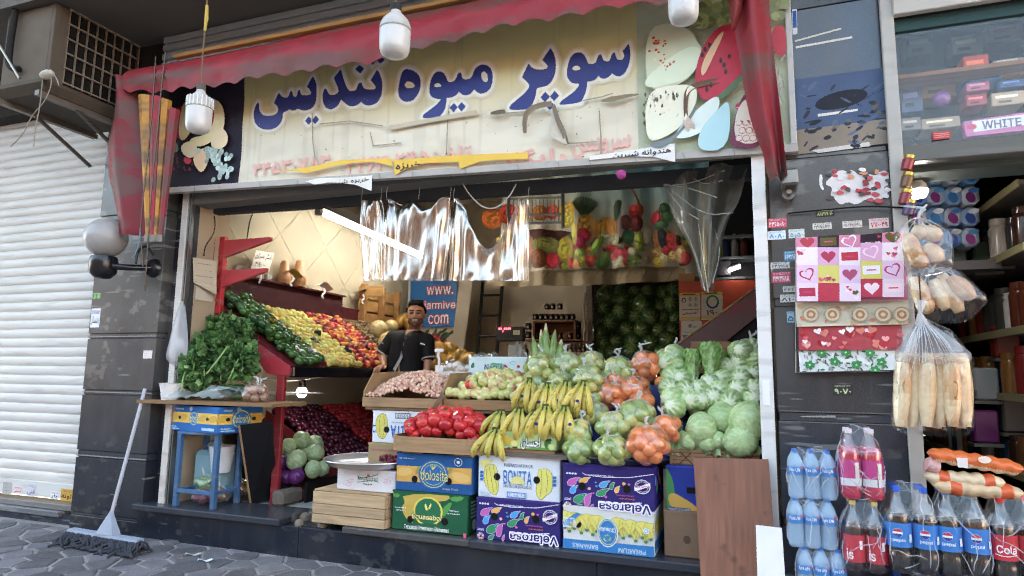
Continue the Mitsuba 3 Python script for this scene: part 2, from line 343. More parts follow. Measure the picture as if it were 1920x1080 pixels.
for row in """6f0:54;10,48 26,65 44,46 27,31
6f1:52;7,102 24,108 29,107 39,55 42,-1 21,-1 17,55
6f2:85;7,101 28,108 33,89 51,88 60,93 64,107 81,104 77,84 68,73 54,68 36,69 41,28 41,-1 21,-1 18,47
6f3:97;7,102 10,105 28,109 33,88 37,84 44,86 48,103 64,101 62,88 65,85 71,85 74,88 71,103 73,105 88,109 92,98 93,81 84,68 75,65 64,65 54,70 48,65 37,64 41,29 41,-1 21,-1 17,54
6f4:88;18,50 8,104 28,109 35,77 44,76 41,85 41,94 48,105 58,109 76,107 75,91 64,92 60,89 60,84 65,78 80,83 84,65 68,59 38,57 41,0 22,0
6f5:98;10,35 20,63 38,86 33,96 47,108 69,83 84,56 89,28 83,9 70,0 57,1 49,7 41,1 24,1 17,5 12,13/31,38 34,20 39,20 42,26 42,32 56,32 56,25 60,20 66,21 68,25 68,36 64,50 52,72 44,65 33,46
6f6:74;2,6 13,27 28,46 12,60 8,68 7,84 10,93 19,103 30,108 47,109 56,107 54,87 47,89 34,88 28,81 28,74 34,65 45,60 61,69 70,52 57,44 42,29 22,-4
6f7:100;3,102 7,106 24,111 50,37 77,111 98,103 77,56 59,1 39,-1 21,58
6f8:100;3,6 26,59 41,106 61,108 76,58 98,5 80,-2 76,-1 51,72 23,-2
6f9:85;4,67 4,79 7,89 19,103 27,107 44,108 57,102 64,92 68,79 71,34 76,2 57,-1 52,20 50,45 29,44 21,46 8,56/26,71 34,64 48,66 45,82 38,88 28,86 25,80
fb95:82;0,-1 2,20 30,20 39,25 35,37 4,68 5,80 10,86 26,96 65,114 73,96 27,73 47,54 66,26 75,21 91,18 93,15 92,3 85,-1 76,-1 62,4 54,10 48,4 37,0|-6,104 1,110 51,137 54,137 60,125 3,93 0,94
fbfc:129;4,-3 6,22 13,37 30,31 25,14 25,2 28,-5 35,-11 51,-16 67,-16 88,-10 97,-2 98,4 72,15 63,23 60,31 63,47 70,58 88,72 109,75 126,68 119,51 108,55 97,54 86,47 81,38 84,30 112,18 120,8 120,0 116,-10 100,-26 82,-34 66,-37 35,-35 21,-29 11,-20
fbfd:126;4,11 9,31 13,37 30,31 25,14 25,2 33,-10 46,-15 79,-15 94,-10 98,-6 99,-1 95,4 79,10 83,31 115,21 131,20 137,15 137,5 130,-1 119,-1 116,-17 108,-25 97,-31 70,-37 47,-37 26,-32 12,-22 5,-8
fbfe:56;28,-30 29,-21 35,-16 44,-17 49,-25 47,-33 41,-37 33,-36|1,-1 2,20 18,21 26,29 24,48 18,68 38,74 47,37 43,14 37,7 28,2 12,-1|1,-30 2,-21 8,-16 17,-17 22,-25 20,-33 14,-37 6,-36
fbff:65;0,-1 2,20 15,22 20,26 25,39 27,53 47,50 45,29 47,24 54,21 73,19 77,13 76,4 69,-1 46,1 35,10 17,0|34,-30 35,-21 41,-16 50,-17 55,-25 53,-33 47,-37 39,-36|7,-30 8,-21 14,-16 23,-17 28,-25 26,-33 21,-37 12,-36
fe8d:43;10,117 30,117 31,114 34,0 13,0
fe8e:50;10,117 31,117 35,27 40,21 55,20 61,16 62,7 57,0 39,-1 29,1 16,12 13,24
fe91:50;0,-1 2,20 15,21 21,29 19,48 13,68 33,74 41,45 40,18 33,8 24,2|9,-29 10,-20 16,-15 26,-17 30,-24 28,-32 22,-36 14,-35
fe97:56;31,96 33,104 39,108 47,107 52,101 51,92 45,87 35,89|0,-1 2,20 18,21 26,29 25,43 18,68 38,73 47,37 43,14 36,6 28,2|5,94 6,103 12,108 21,107 26,99 24,91 18,87 10,88
fe98:64;0,-1 1,20 13,21 20,27 26,53 31,53 46,50 44,29 46,24 53,21 72,19 75,16 76,7 71,0 55,-1 45,1 33,10 22,2|39,75 40,84 46,89 55,88 60,80 58,72 53,68 44,69|12,75 13,84 19,89 28,88 33,80 31,72 26,68 17,69
fea3:99;0,-1 2,20 36,24 62,36 54,42 42,45 12,45 9,65 20,67 41,66 56,61 79,49 93,48 95,28 79,25 49,8 27,1
fea7:99;0,-1 1,20 39,25 62,36 58,40 42,45 11,45 9,65 19,67 41,66 78,49 92,48 93,46 95,28 76,24 44,6 21,0|16,90 17,99 24,104 33,103 38,96 37,87 30,82 21,83
feaa:90;6,6 13,25 29,20 41,20 52,25 53,33 51,40 33,68 35,72 49,81 62,64 78,25 88,20 98,19 102,13 101,4 94,-1 79,0 68,8 60,3 45,-1 22,0
fead:64;-5,-20 -4,-17 20,-6 29,3 34,16 34,24 24,51 43,60 51,43 55,25 53,6 47,-7 34,-21 3,-37
feae:70;-5,-20 18,-8 31,6 34,24 24,51 43,60 57,24 66,20 78,19 82,13 81,4 74,-1 64,-1 51,4 44,-11 33,-22 4,-37 2,-37
feaf:64;2,-36 -5,-17 18,-7 30,5 34,16 34,25 24,52 43,60 50,46 55,25 54,11 48,-5 32,-22 5,-36|25,85 27,95 33,99 42,98 47,91 46,82 39,77 30,78
feb0:70;1,-36 -5,-18 19,-7 31,6 34,24 23,51 43,60 56,25 62,21 78,19 82,13 81,4 74,-1 64,-1 51,5 47,-6 35,-20 24,-28 4,-37|22,85 24,95 30,99 39,98 44,91 43,82 36,77 27,78
feb2:225;4,-4 6,21 12,36 30,30 25,13 25,1 28,-7 43,-16 62,-17 79,-11 87,2 88,17 80,45 81,48 101,52 109,24 115,20 125,19 134,25 140,52 159,49 157,23 165,19 175,19 181,21 185,27 184,62 196,63 203,63 205,39 209,26 217,20 231,19 237,13 236,4 229,-1 210,1 199,10 191,3 178,-1 159,0 151,4 147,9 140,2 131,-1 119,-1 109,3 103,-15 94,-26 80,-34 63,-38 38,-37 22,-31 10,-20
feb3:148;0,-1 2,20 8,20 16,24 24,51 43,48 40,27 49,20 59,20 66,24 70,34 73,53 93,49 90,34 91,23 99,20 115,22 119,29 119,36 110,67 131,73 137,54 140,29 136,14 125,3 113,-1 98,-1 86,3 80,9 68,0 47,-1 37,2 30,9 16,0
feb4:158;0,-1 1,20 12,21 16,25 23,51 42,48 40,26 45,21 58,20 66,25 72,52 92,50 89,27 92,22 98,20 112,21 118,28 117,62 131,64 136,63 138,40 142,27 150,21 166,19 170,13 169,4 162,-1 143,1 130,13 123,4 110,-1 91,0 79,9 74,3 62,-1 41,0 36,2 30,9 19,1
feb7:147;0,-1 1,20 12,21 16,25 23,51 42,48 40,26 45,21 58,20 66,25 72,52 92,49 89,33 90,23 98,20 113,21 118,28 118,38 109,67 129,73 132,69 138,46 139,25 132,9 120,1 112,-1 92,0 84,4 80,10 71,1 62,-1 41,0 30,9 19,1|86,77 83,88 87,94 96,95 101,91 102,82 95,75|71,103 73,113 78,116 87,114 90,109 88,99 83,96 74,98|59,82 61,92 66,95 74,94 78,88 76,78 71,75 62,77
feb8:158;0,-1 2,20 8,20 16,24 24,51 43,47 40,27 49,20 58,20 66,24 73,52 91,50 90,24 98,20 108,20 117,25 119,32 117,62 125,63 136,63 138,41 142,27 150,21 166,19 170,13 169,4 162,-1 141,2 130,14 123,4 110,-1 91,0 80,8 68,0 46,-1 37,2 30,9 16,0|85,77 82,88 86,94 95,95 100,91 101,82 94,75|70,103 72,113 77,116 86,114 89,109 87,99 82,96 73,98|58,82 60,92 65,95 73,94 77,88 75,78 70,75 61,77
fed3:79;0,-1 2,19 39,20 50,29 25,29 14,36 10,46 10,58 17,76 23,83 33,89 48,90 56,87 68,73 73,53 73,36 66,16 57,7 44,1/32,52 37,48 52,49 51,59 46,69 39,70 33,66 31,60|30,113 31,122 38,127 47,126 52,119 51,110 44,105 35,106
fed4:84;0,-1 2,19 19,20 11,36 11,47 15,58 24,68 38,74 56,72 68,62 73,51 74,40 72,30 66,20 89,20 95,15 95,5 88,-1 61,0 45,4 21,-1/33,35 42,25 51,32 53,43 48,53 40,54 35,51 32,45|32,98 33,107 40,112 49,111 54,104 53,95 46,90 37,91
fede:125;4,-3 5,17 13,37 30,31 25,14 25,1 28,-6 37,-14 47,-17 62,-17 75,-13 81,-8 86,3 88,17 84,117 105,117 108,33 114,22 134,18 136,15 134,2 128,-1 119,-1 107,4 101,-15 91,-27 80,-33 62,-37 38,-36 22,-30 10,-19
fedf:46;0,-1 1,19 14,22 17,29 14,117 35,117 37,19 33,10 23,2
fee0:54;0,-1 2,20 13,21 17,27 15,117 36,117 39,31 44,22 62,19 65,16 66,7 58,-1 39,1 30,9 21,2
fee3:91;0,-1 1,20 12,25 26,51 42,64 56,65 65,62 77,51 81,43 83,35 82,19 76,8 68,2 50,0 37,3 26,9 16,1/37,26 50,21 57,21 62,23 63,31 57,42 49,44 40,36
fee4:98;0,-1 1,20 7,21 11,25 19,42 32,58 43,64 55,65 62,63 73,53 85,28 91,22 106,19 109,16 110,7 102,-1 87,0 76,6 66,-2 52,-3 37,3 27,12 15,1/36,33 43,22 54,17 60,17 64,22 60,36 51,45 41,41
fee5:117;4,-3 5,17 13,37 30,31 25,14 25,1 33,-11 48,-16 61,-16 75,-12 85,-2 88,9 87,24 78,50 94,57 98,56 107,31 109,11 103,-12 89,-28 77,-34 63,-37 34,-35 20,-29 12,-22 6,-12|44,73 45,82 52,87 61,86 66,79 65,70 58,65 49,66
fee6:126;4,-3 6,22 13,37 30,31 25,14 25,1 33,-11 48,-16 62,-16 78,-11 84,-5 88,6 87,23 80,48 98,53 101,53 109,25 116,21 132,20 138,13 137,4 130,-1 120,-1 108,4 103,-14 93,-26 78,-34 63,-37 38,-36 23,-31 11,-21|44,73 45,82 52,87 61,86 66,79 65,70 58,65 49,66
fee7:50;1,-1 2,20 15,21 21,28 21,40 13,68 34,73 42,40 42,25 38,13 33,7 24,2 10,-1|12,95 13,104 20,109 29,108 34,101 33,92 26,87 17,88
fee8:60;0,-1 1,19 14,22 19,28 24,54 43,50 41,29 44,23 68,19 72,13 71,4 64,-1 41,1 31,10 24,4 9,-1|20,78 22,88 28,92 37,91 42,84 41,75 34,70 25,71
fee9:73;4,21 4,32 8,44 22,62 17,68 29,83 32,83 57,60 63,51 68,37 66,17 60,8 50,1 28,-1 14,4 8,10/25,26 29,20 40,19 49,27 47,40 37,51 30,46 25,37
feea:86;4,34 6,52 15,65 33,76 48,80 48,92 68,92 72,28 78,21 94,19 97,16 98,7 93,0 78,-1 62,4 54,13 31,12 22,14 8,24/26,39 35,33 50,34 49,59 44,59 30,53 25,45
feeb:100;0,-1 1,20 17,21 11,36 12,52 15,58 26,66 21,73 31,87 48,77 75,55 88,41 94,28 94,18 91,10 85,4 76,0 57,-1 35,5 17,0/57,20 59,18 68,18 73,21 73,28 66,38/31,38 37,28 44,34 46,46 41,54 32,51 30,46
feec:90;0,-1 1,19 13,20 15,37 23,55 33,67 47,74 62,72 73,59 75,40 67,22 95,20 101,15 101,5 98,1 81,-1 82,-16 78,-25 71,-31 60,-35 46,-35 29,-29 19,-19 13,0/35,4 37,-8 48,-15 57,-15 62,-9 61,-1 54,4/41,48 33,21 38,22 51,30 54,37 54,49 51,54 47,54
feed:78;9,-37 5,-16 31,-11 44,-2 43,0 24,0 13,6 8,17 8,29 13,44 29,60 45,62 53,59 64,47 70,31 70,7 62,-13 45,-28 15,-37/30,23 35,19 50,20 47,35 41,40 34,39 29,30
feee:82;9,-37 5,-16 31,-11 44,-2 26,0 16,4 11,9 8,17 8,29 12,42 17,50 29,60 45,62 56,57 67,42 71,20 87,20 93,16 94,7 89,0 67,-1 58,-18 39,-31/30,23 37,19 49,19 50,25 46,37 41,40 34,39 29,30""".split('\n'):
 code, rest = row.split(':')
 adv, outlines = rest.split(';')
 polys = []
 for o in outlines.split('|'):
  rings = [[tuple(map(int, q.split(','))) for q in ring.split()] for ring in o.split('/')]
  if len(rings[0]) > 2:
   polys.append(sg.Polygon(rings[0], rings[1:]).buffer(0))
 GLYPHS[code] = (int(adv), so.unary_union(polys))
def persian(text, h):
 codes = []
 for w in text.split(' '):
  for i, c in enumerate(w):
   if '۰' <= c <= '۹':
    codes.append((f'{ord(c):x}', False)); continue
   fm = FORMS[c].split()
   before = i > 0 and len(FORMS.get(w[i - 1], '').split()) == 4
   after = i < len(w) - 1 and len(fm) == 4 and w[i + 1] in FORMS
   codes.append((fm[3 if before and after else 1 if before else 2 if after else 0], True))
  codes.append((None, True))
 codes.pop()
 if not any(r for _, r in codes):
  codes = codes[::-1]
 x, out = 0, []
 for c, _ in codes[::-1]:
  if c is None:
   x += 45; continue
  a, g = GLYPHS[c]
  out.append(moved(g, x)); x += a
 s = h / 112
 return moved(so.unary_union(out), sx=s, sy=s)
def fit(g, x0, y0, x1, y1, keep=False):
 a, b, c, d = g.bounds
 sx, sy = (x1 - x0) / (c - a), (y1 - y0) / (d - b)
 if keep:
  sx = sy = min(abs(sx), abs(sy))
 return moved(g, (x0 + x1) / 2 - sx * (a + c) / 2, (y0 + y1) / 2 - sy * (b + d) / 2, sx, sy)
class Print:
 def __init__(s, o, u=(1, 0, 0), v=(0, 0, 1), warp=None, lift=0.0009, step=0.0003, fine=0):
  s.o, s.u, s.v = (np.asarray(a, float) for a in (o, u, v))
  s.n = np.cross(s.u, s.v); s.n /= np.linalg.norm(s.n)
  s.h, s.step, s.warp, s.fine, s.mb = lift, step, warp, fine, MB()
 def px(s, pts):
  out = []
  for x, y in pts:
   d = ROT.T @ np.array([(x - 960) / FOC, (y - 540) / FOC, 1.0])
   q = CAM + d * (((s.o - CAM) @ s.n) / (d @ s.n)) - s.o
   out.append((q @ s.u / (s.u @ s.u), q @ s.v / (s.v @ s.v)))
  return np.array(out)
 def add(s, g, col, up=True):
  if up:
   s.h += s.step
  for q in getattr(g, 'geoms', [g]):
   if q.geom_type != 'Polygon' or q.area < 1e-9:
    continue
   v, f = trimesh.creation.triangulate_polygon(q, engine='earcut')
   if not len(f):
    continue
   if s.fine:
    v, f = trimesh.remesh.subdivide_to_size(np.column_stack([v, np.zeros(len(v))]), f, s.fine)
   w = v[f]
   flip = np.cross(w[:, 1, :2] - w[:, 0, :2], w[:, 2, :2] - w[:, 0, :2]) < 0
   f = np.where(flip[:, None], f[:, ::-1], f)
   p = s.o + v[:, :1] * s.u + v[:, 1:2] * s.v + s.n * s.h
   if s.warp is not None:
    p = s.warp(p)
   s.mb.add((p, f), col)
  return s
 def part(s, parent, name='print', mat='clean', **k):
  return s.mb.part(parent, name, mat, **k)
# ================================================================== the setting
# ------------------------------------------------------------------ pavement of split stones
struct('street', bx(-60, 60, -40, -4.6, -0.17, -0.15), 'paving', '#86847f')
struct('far_pavement', bx(-60, 60, -17.0, -14.5, -0.16, -0.02), 'paving', '#8a8580')
pave = struct('pavement', bx(-14, 6, -4.5, 0.3, -0.15, -0.0075), 'paving', '#8f8782')
part(pave, 'kerb', bx(-14, 6, -4.62, -4.5, -0.16, 0.0, 0.01), 'paving', '#8d8a88')
pts = []
for i in range(-31, 6):
 for j in range(-9, 3):
  pts.append([i * 0.2 + 0.1 * (j % 2) + rng.uniform(-0.06, 0.06), j * 0.145 + rng.uniform(-0.05, 0.05)])
pts = np.array(pts)
vor = Voronoi(pts)
for i, r in enumerate(vor.point_region):
 idx = vor.regions[r]
 if -1 in idx or not idx or not (-5.7 < pts[i, 0] < -0.6 and -1.15 < pts[i, 1] < 0.05):
  continue
 g = sg.Polygon(vor.vertices[idx]).intersection(rect(-9, -3, 3, -0.012)).buffer(-0.009, join_style=2)
 if g.is_empty or g.geom_type != 'Polygon' or g.area < 0.004:
  continue
 ring = np.array(g.exterior.coords)[:-1]
 top = np.array(g.buffer(-0.008, join_style=2).exterior.coords)[:-1]
 h = rng.uniform(-0.003, 0.003)
 tilt = rng.normal(0, 0.008, 2)
 zz = lambda q: h + (q - pts[i]) @ tilt
 vv = np.vstack([np.column_stack([ring, np.full(len(ring), -0.02)]), np.column_stack([ring, zz(ring) - 0.006]), np.column_stack([top, zz(top)])])
 k = rng.uniform(0.8, 1.12)
 part(pave, 'stone', hull(vv), 'paving', np.array([104, 100, 102]) * k, smooth=False)
say(pave + '__stone', None)
# ------------------------------------------------------------------ step in front of the shop: dark granite plinth with an overhanging ledge
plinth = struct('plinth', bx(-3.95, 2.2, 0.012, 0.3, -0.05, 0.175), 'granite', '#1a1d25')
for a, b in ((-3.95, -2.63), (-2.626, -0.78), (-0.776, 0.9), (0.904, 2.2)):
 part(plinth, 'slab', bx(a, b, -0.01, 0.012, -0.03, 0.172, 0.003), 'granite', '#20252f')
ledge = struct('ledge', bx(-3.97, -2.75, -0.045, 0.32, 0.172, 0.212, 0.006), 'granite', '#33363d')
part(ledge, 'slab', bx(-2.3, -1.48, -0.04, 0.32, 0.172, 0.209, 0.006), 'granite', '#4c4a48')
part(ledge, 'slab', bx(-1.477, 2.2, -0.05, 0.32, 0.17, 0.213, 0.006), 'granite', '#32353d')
brk = MB()
for i in range(26):
 brk.add(xf(ico(1, rng.uniform(0.02, 0.045, 3)), M4((rng.uniform(-2.75, -2.28), rng.uniform(0.02, 0.28), 0.182), rz=rng.uniform(0, 90))), rgb('#6f675c') * rng.uniform(0.6, 1.1))
brk.part(ledge, 'broken_mortar', 'matte', kind='stuff')
floor = struct('shop_floor', bx(-3.9, 0.3, 0.32, 4.0, 0.1, 0.196), 'plaster', '#b0aca4')
for i in range(8):
 for j in range(8):
  x0, y0 = -3.8 + i * 0.5, 0.33 + j * 0.45
  if x0 < -1.9 and y0 < 2.4:
   part(floor, 'tile', bx(x0 + 0.002, x0 + 0.498, y0 + 0.002, y0 + 0.448, 0.19, 0.202 + rng.uniform(0, 0.001), 0.002), 'clean', np.array([150, 148, 144]) * rng.uniform(0.9, 1.05))
# ------------------------------------------------------------------ granite pillars
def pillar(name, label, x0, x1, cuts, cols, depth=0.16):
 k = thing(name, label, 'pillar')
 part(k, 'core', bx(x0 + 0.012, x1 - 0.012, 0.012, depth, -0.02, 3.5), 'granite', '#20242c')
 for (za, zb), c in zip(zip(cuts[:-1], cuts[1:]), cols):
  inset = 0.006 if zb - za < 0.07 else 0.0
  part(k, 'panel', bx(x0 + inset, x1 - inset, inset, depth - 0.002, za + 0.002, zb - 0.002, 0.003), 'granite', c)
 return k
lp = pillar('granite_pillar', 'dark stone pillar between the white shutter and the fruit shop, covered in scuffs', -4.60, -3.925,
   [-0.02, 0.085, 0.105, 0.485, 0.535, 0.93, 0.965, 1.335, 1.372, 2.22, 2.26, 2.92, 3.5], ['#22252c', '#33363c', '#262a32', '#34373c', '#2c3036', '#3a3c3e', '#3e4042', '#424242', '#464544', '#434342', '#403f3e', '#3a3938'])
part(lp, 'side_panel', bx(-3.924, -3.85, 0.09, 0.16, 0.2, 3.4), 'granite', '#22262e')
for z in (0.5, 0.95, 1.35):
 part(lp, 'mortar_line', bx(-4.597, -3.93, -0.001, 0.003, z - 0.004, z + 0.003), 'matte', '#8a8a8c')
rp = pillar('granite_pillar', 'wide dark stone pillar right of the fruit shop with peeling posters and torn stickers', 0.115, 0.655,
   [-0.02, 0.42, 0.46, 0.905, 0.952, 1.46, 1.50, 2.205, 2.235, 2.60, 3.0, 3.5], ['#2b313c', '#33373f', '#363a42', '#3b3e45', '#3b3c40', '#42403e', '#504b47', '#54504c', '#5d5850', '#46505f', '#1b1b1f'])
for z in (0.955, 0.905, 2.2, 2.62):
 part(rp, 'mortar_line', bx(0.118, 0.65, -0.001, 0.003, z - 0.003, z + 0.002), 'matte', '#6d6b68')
post = thing('door_post', 'white painted steel post at the left edge of the shop opening', 'post')
part(post, 'web', bx(-3.845, -3.79, 0.05, 0.065, 0.2, 2.42, 0.003), 'painted', '#cdc6bb')
for x in (-3.778, -3.762):
 part(post, 'rail', bx(x - 0.004, x + 0.004, 0.055, 0.12, 0.2, 2.42), 'metal', '#8d8d8b')
part(post, 'channel', bx(-3.79, -3.755, 0.09, 0.13, 0.2, 2.42), 'matte', '#3a3a3c')
post = thing('door_post', 'white painted steel post at the right edge of the shop opening, peeling on its edge', 'post')
part(post, 'web', bx(0.035, 0.098, -0.03, -0.01, 0.2, 2.27, 0.003), 'painted', '#dedad4')
part(post, 'flange', bx(0.092, 0.1, -0.012, 0.1, 0.2, 2.27), 'painted', '#bdb9b2')
part(post, 'patch', bx(0.048, 0.08, -0.036, -0.03, 0.98, 1.1), 'clean', '#e8e6e2')
post = thing('channel_post', 'grey steel channel running up between the dark pillar and the neighbouring shop', 'post')
part(post, 'face', bx(0.652, 0.71, -0.04, -0.015, -0.02, 3.4, 0.004), 'painted', '#a9a49b')
part(post, 'side', bx(0.70, 0.71, -0.02, 0.14, -0.02, 3.4), 'painted', '#7a746b')
# ------------------------------------------------------------------ roller shutter of the shop on the left
sh = thing('roller_shutter', 'closed white roller shutter with dusty horizontal slats left of the dark pillar', 'shutter')
PITCH = 0.0727
prof = np.array([(0.0, 0.009), (0.005, 0.002), (0.03, -0.0035), (0.055, -0.002), (0.068, 0.004), (0.0735, 0.010)])
for i in range(46):
 z0 = 0.262 + i * PITCH
 q = [(-8.2, 0.12 + y, z0 + z) for z, y in prof] + [(-4.56, 0.12 + y, z0 + z) for z, y in prof]
 n = len(prof)
 f = tri([[j, n + j, n + j + 1, j + 1] for j in range(n - 1)])
 part(sh, 'slat', (np.array(q), f), 'painted', np.array([213, 208, 199]) * (1 - 0.003 * i) * rng.uniform(0.985, 1.0), smooth=50)
part(sh, 'bottom_bar', bx(-8.2, -4.56, 0.105, 0.135, 0.155, 0.262, 0.003), 'painted', '#cfccc4')
stp = MB()
stp.add(bx(-8.2, -4.58, 0.06, 0.2, 0.085, 0.125, 0.004), '#77746e')
stp.add(bx(-8.2, -4.75, 0.02, 0.12, 0.045, 0.083, 0.004), '#6a6a6c')
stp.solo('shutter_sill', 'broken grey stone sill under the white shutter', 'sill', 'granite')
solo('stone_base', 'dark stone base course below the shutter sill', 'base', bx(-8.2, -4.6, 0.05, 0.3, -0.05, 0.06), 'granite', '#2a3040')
solo('shutter_lock', 'small black lock at the right end of the shutter bottom', 'lock', bx(-4.68, -4.60, 0.075, 0.105, 0.17, 0.215, 0.008), 'gloss', '#15161a')
# ------------------------------------------------------------------ building shell: what shades and shelters the scene
bld = thing('shop_building', 'dark overhanging upper storey above the shop fronts', 'building')
part(bld, 'upper_storey', bx(-30, 25, 0.35, 12, 3.62, 32), 'plaster', '#8a8278')  # unseen, made this tall to keep the whole street in shade
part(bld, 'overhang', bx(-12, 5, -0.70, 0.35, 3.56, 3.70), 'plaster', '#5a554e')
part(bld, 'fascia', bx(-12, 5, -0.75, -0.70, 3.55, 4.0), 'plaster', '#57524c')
part(bld, 'end_wall', bx(-12, -11.8, 0.2, 9, 0, 3.6), 'plaster', '#8a8278')
part(bld, 'end_wall', bx(4.8, 5, 0.2, 9, 0, 3.6), 'plaster', '#8a8278')
part(bld, 'rear_wall', bx(-12, 5, 8.8, 9, 0, 3.6), 'plaster', '#8a8278')
part(bld, 'left_unit_wall', bx(-12, -8.2, 0.05, 0.25, 0, 3.6), 'plaster', '#5d5a56')
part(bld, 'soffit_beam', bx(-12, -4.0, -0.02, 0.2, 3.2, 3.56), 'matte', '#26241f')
opp = thing('apartment_building', 'pinkish apartment block across the street, seen in the shiny film', 'building')
part(opp, 'wall', bx(-40, 40, -24, -17, 0, 6.6), 'plaster', '#cfa890')
for i in range(14):
 for j in range(2):
  wn = part(opp, 'window', bx(-34 + i * 5, -32 + i * 5, -17.02, -16.9, 1.5 + j * 3.3, 3.2 + j * 3.3), 'gloss', '#3c4450')
# ------------------------------------------------------------------ inside of the shop
def tiled(name, o, u, v, w, h, tile, col, back):
 k = struct(name, back, 'plaster', col)
 o, u, v = (np.asarray(a, float) for a in (o, u, v))
 n = np.cross(u, v)
 s = tile / math.sqrt(2)
 area = rect(0, 0, w, h)
 for i in range(-20, 40):
  for j in range(-20, 40):
   c = np.array([(i + j) * s + 0.3, (i - j) * s + 0.1])
   g = sg.Polygon(c + np.array([(-s, 0), (0, -s), (s, 0), (0, s)])).buffer(-0.0022, join_style=2).intersection(area)
   if g.is_empty or g.geom_type != 'Polygon' or g.area < 0.003:
    continue
   vv, ff = prism(g, 0.006)
   p = o + vv[:, :1] * u + vv[:, 1:2] * v + vv[:, 2:] * n
   part(k, 'tile', (p, ff), 'plaster', rgb(col) * rng.uniform(0.96, 1.03))
 return k
tiled('left_wall', (-3.80, 0.42, 1.55), (0, 1, 0), (0, 0, 1), 3.6, 1.6, 0.46, '#a69b82', bx(-4.0, -3.80, 0.42, 4.0, 0.1, 3.6))
tiled('back_wall', (-3.8, 3.70, 0.9), (1, 0, 0), (0, 0, 1), 4.1, 1.9, 0.46, '#c8b89c', bx(-4.0, 0.5, 3.70, 4.0, 0.1, 3.6))
struct('right_wall', bx(0.14, 0.30, 0.2, 4.0, 0.1, 3.6), 'plaster', '#57514a')
struct('ceiling', bx(-4.0, 0.5, 0.1, 4.0, 3.2, 3.6), 'plaster', '#d0c9ba')
pier = struct('wall_pier', bx(-3.95, -3.752, 0.13, 0.42, 0.1, 3.5), 'plaster', '#a89478')
part(pier, 'crack', join([bx(-3.7515, -3.7505, 0.285, 0.288, 1.75, 2.1), bx(-3.7515, -3.7505, 0.33, 0.332, 1.95, 2.05)]), 'matte', '#4a4034')
struct('header_beam', bx(-3.85, 0.12, 0.06, 0.2, 2.30, 3.5), 'matte', '#6a6866')
solo('lintel_bar', 'long dark steel bar under the banner across the top of the opening', 'beam', hull([(-3.72, .22, 2.27), (0.03, .22, 2.19), (-3.72, .22, 2.35), (0.03, .22, 2.27), (-3.72, .28, 2.27), (0.03, .28, 2.19), (-3.72, .28, 2.35), (0.03, .28, 2.27)]), 'matte', '#3a3d42')
# ------------------------------------------------------------------ shutter box above the banner
hb = thing('shutter_housing', 'grey ribbed roller shutter box above the red awning', 'shutter box')
part(hb, 'box', bx(-4.0, 0.6, -0.08, 0.06, 3.28, 3.56), 'painted', '#6f7476')
for z in (3.30, 3.37, 3.44, 3.50):
 part(hb, 'rib', bx(-4.0, 0.6, -0.10, -0.08, z, z + 0.05, 0.008), 'painted', '#7d8284')
part(hb, 'wooden_batten', bx(-3.7, 0.6, -0.26, -0.22, 3.262, 3.29, 0.003), 'wood', '#a0713a')
# ------------------------------------------------------------------ the shop banner in its frame
BY = -0.035
def zrail(x):
 return 2.405 - 0.0345 * (x + 3.98)
def bwarp(p):
 p = np.array(p, float)
 x, z = p[:, 0], p[:, 2]
 env = np.clip((z - zrail(x)) / 0.25, 0, 1)
 p[:, 1] += env * (0.009 * np.sin(2.1 * x + 3.4 * z) + 0.006 * np.sin(5.7 * x - 7 * z + 1) + 0.005 * np.sin(9 * z + 2 * x) + 0.006 * np.sin(14 * (z - 0.35 * x)) * np.sin(1.7 * x))
 return p
ban = thing('shop_banner', 'wide weathered yellow banner with blue Persian lettering and fruit pictures at both ends', 'banner')
XL, XA, XB, XR = -3.985, -3.262, -0.535, 0.235
for nm, a, b, c, mt in (('left_panel', XL, XA, '#2c2935', 'matte'), ('sheet', XA, XB, '#ffffff', 'banner'), ('right_panel', XB, XR, '#b4b898', 'matte')):
 nx = max(4, int((b - a) / 0.05))
 m = grid(lambda u, v: np.stack([a + (b - a) * u, BY + 0 * u, zrail(a + (b - a) * u) + (3.45 - zrail(a + (b - a) * u)) * v], -1), nx, 24)
 part(ban, nm, (bwarp(m[0]), m[1]), mt, c, smooth=True)
rail = thing('banner_frame', 'rusty pale steel frame holding the banner along its bottom and right edges', 'frame')
n = 20
rr = np.array([(x, BY - 0.012, zrail(x) - 0.02) for x in np.linspace(XL - 0.02, XR + 0.02, n)])
part(rail, 'bottom_rail', hull([(x, BY + dy, zrail(x) + dz) for x in (XL - 0.03, XR + 0.02) for dy in (-0.025, 0.02) for dz in (-0.034, 0.004)]), 'painted', '#aaa39a')
part(rail, 'right_stile', bx(XR - 0.012, XR + 0.018, BY - 0.02, BY + 0.02, zrail(XR) + 0.005, 3.45, 0.003), 'painted', '#b5b1aa')
for i, x in enumerate([-3.62, -3.40, -3.05, -2.75, -2.42, -2.13, -1.9, -1.55, -1.22, -0.98, -0.8, -0.55, -0.30, -0.05]):
 q = [(x, BY - 0.03, zrail(x) - 0.005), (x + 0.012, BY - 0.036, zrail(x) - 0.03), (x, BY - 0.03, zrail(x) - 0.06), (x - 0.012, BY - 0.03, zrail(x) - 0.045)]
 part(rail, 'hook', tube(smooth_open(q), 0.0016, 5), 'metal', '#77736d')
ink = Print((0, BY, 0), warp=bwarp, lift=0.003, step=0.0012, fine=0.07)
def zoomed(pts, ox, oy, s):
 return ink.px([(ox + x / s, oy + y / s) for x, y in pts])
def L(ox, oy, s, out, holes=(), k=2):
 g = blob(zoomed(out, ox, oy, s), k)
 for h in holes:
  g = g.difference(blob(zoomed(h, ox, oy, s), 2))
 return g
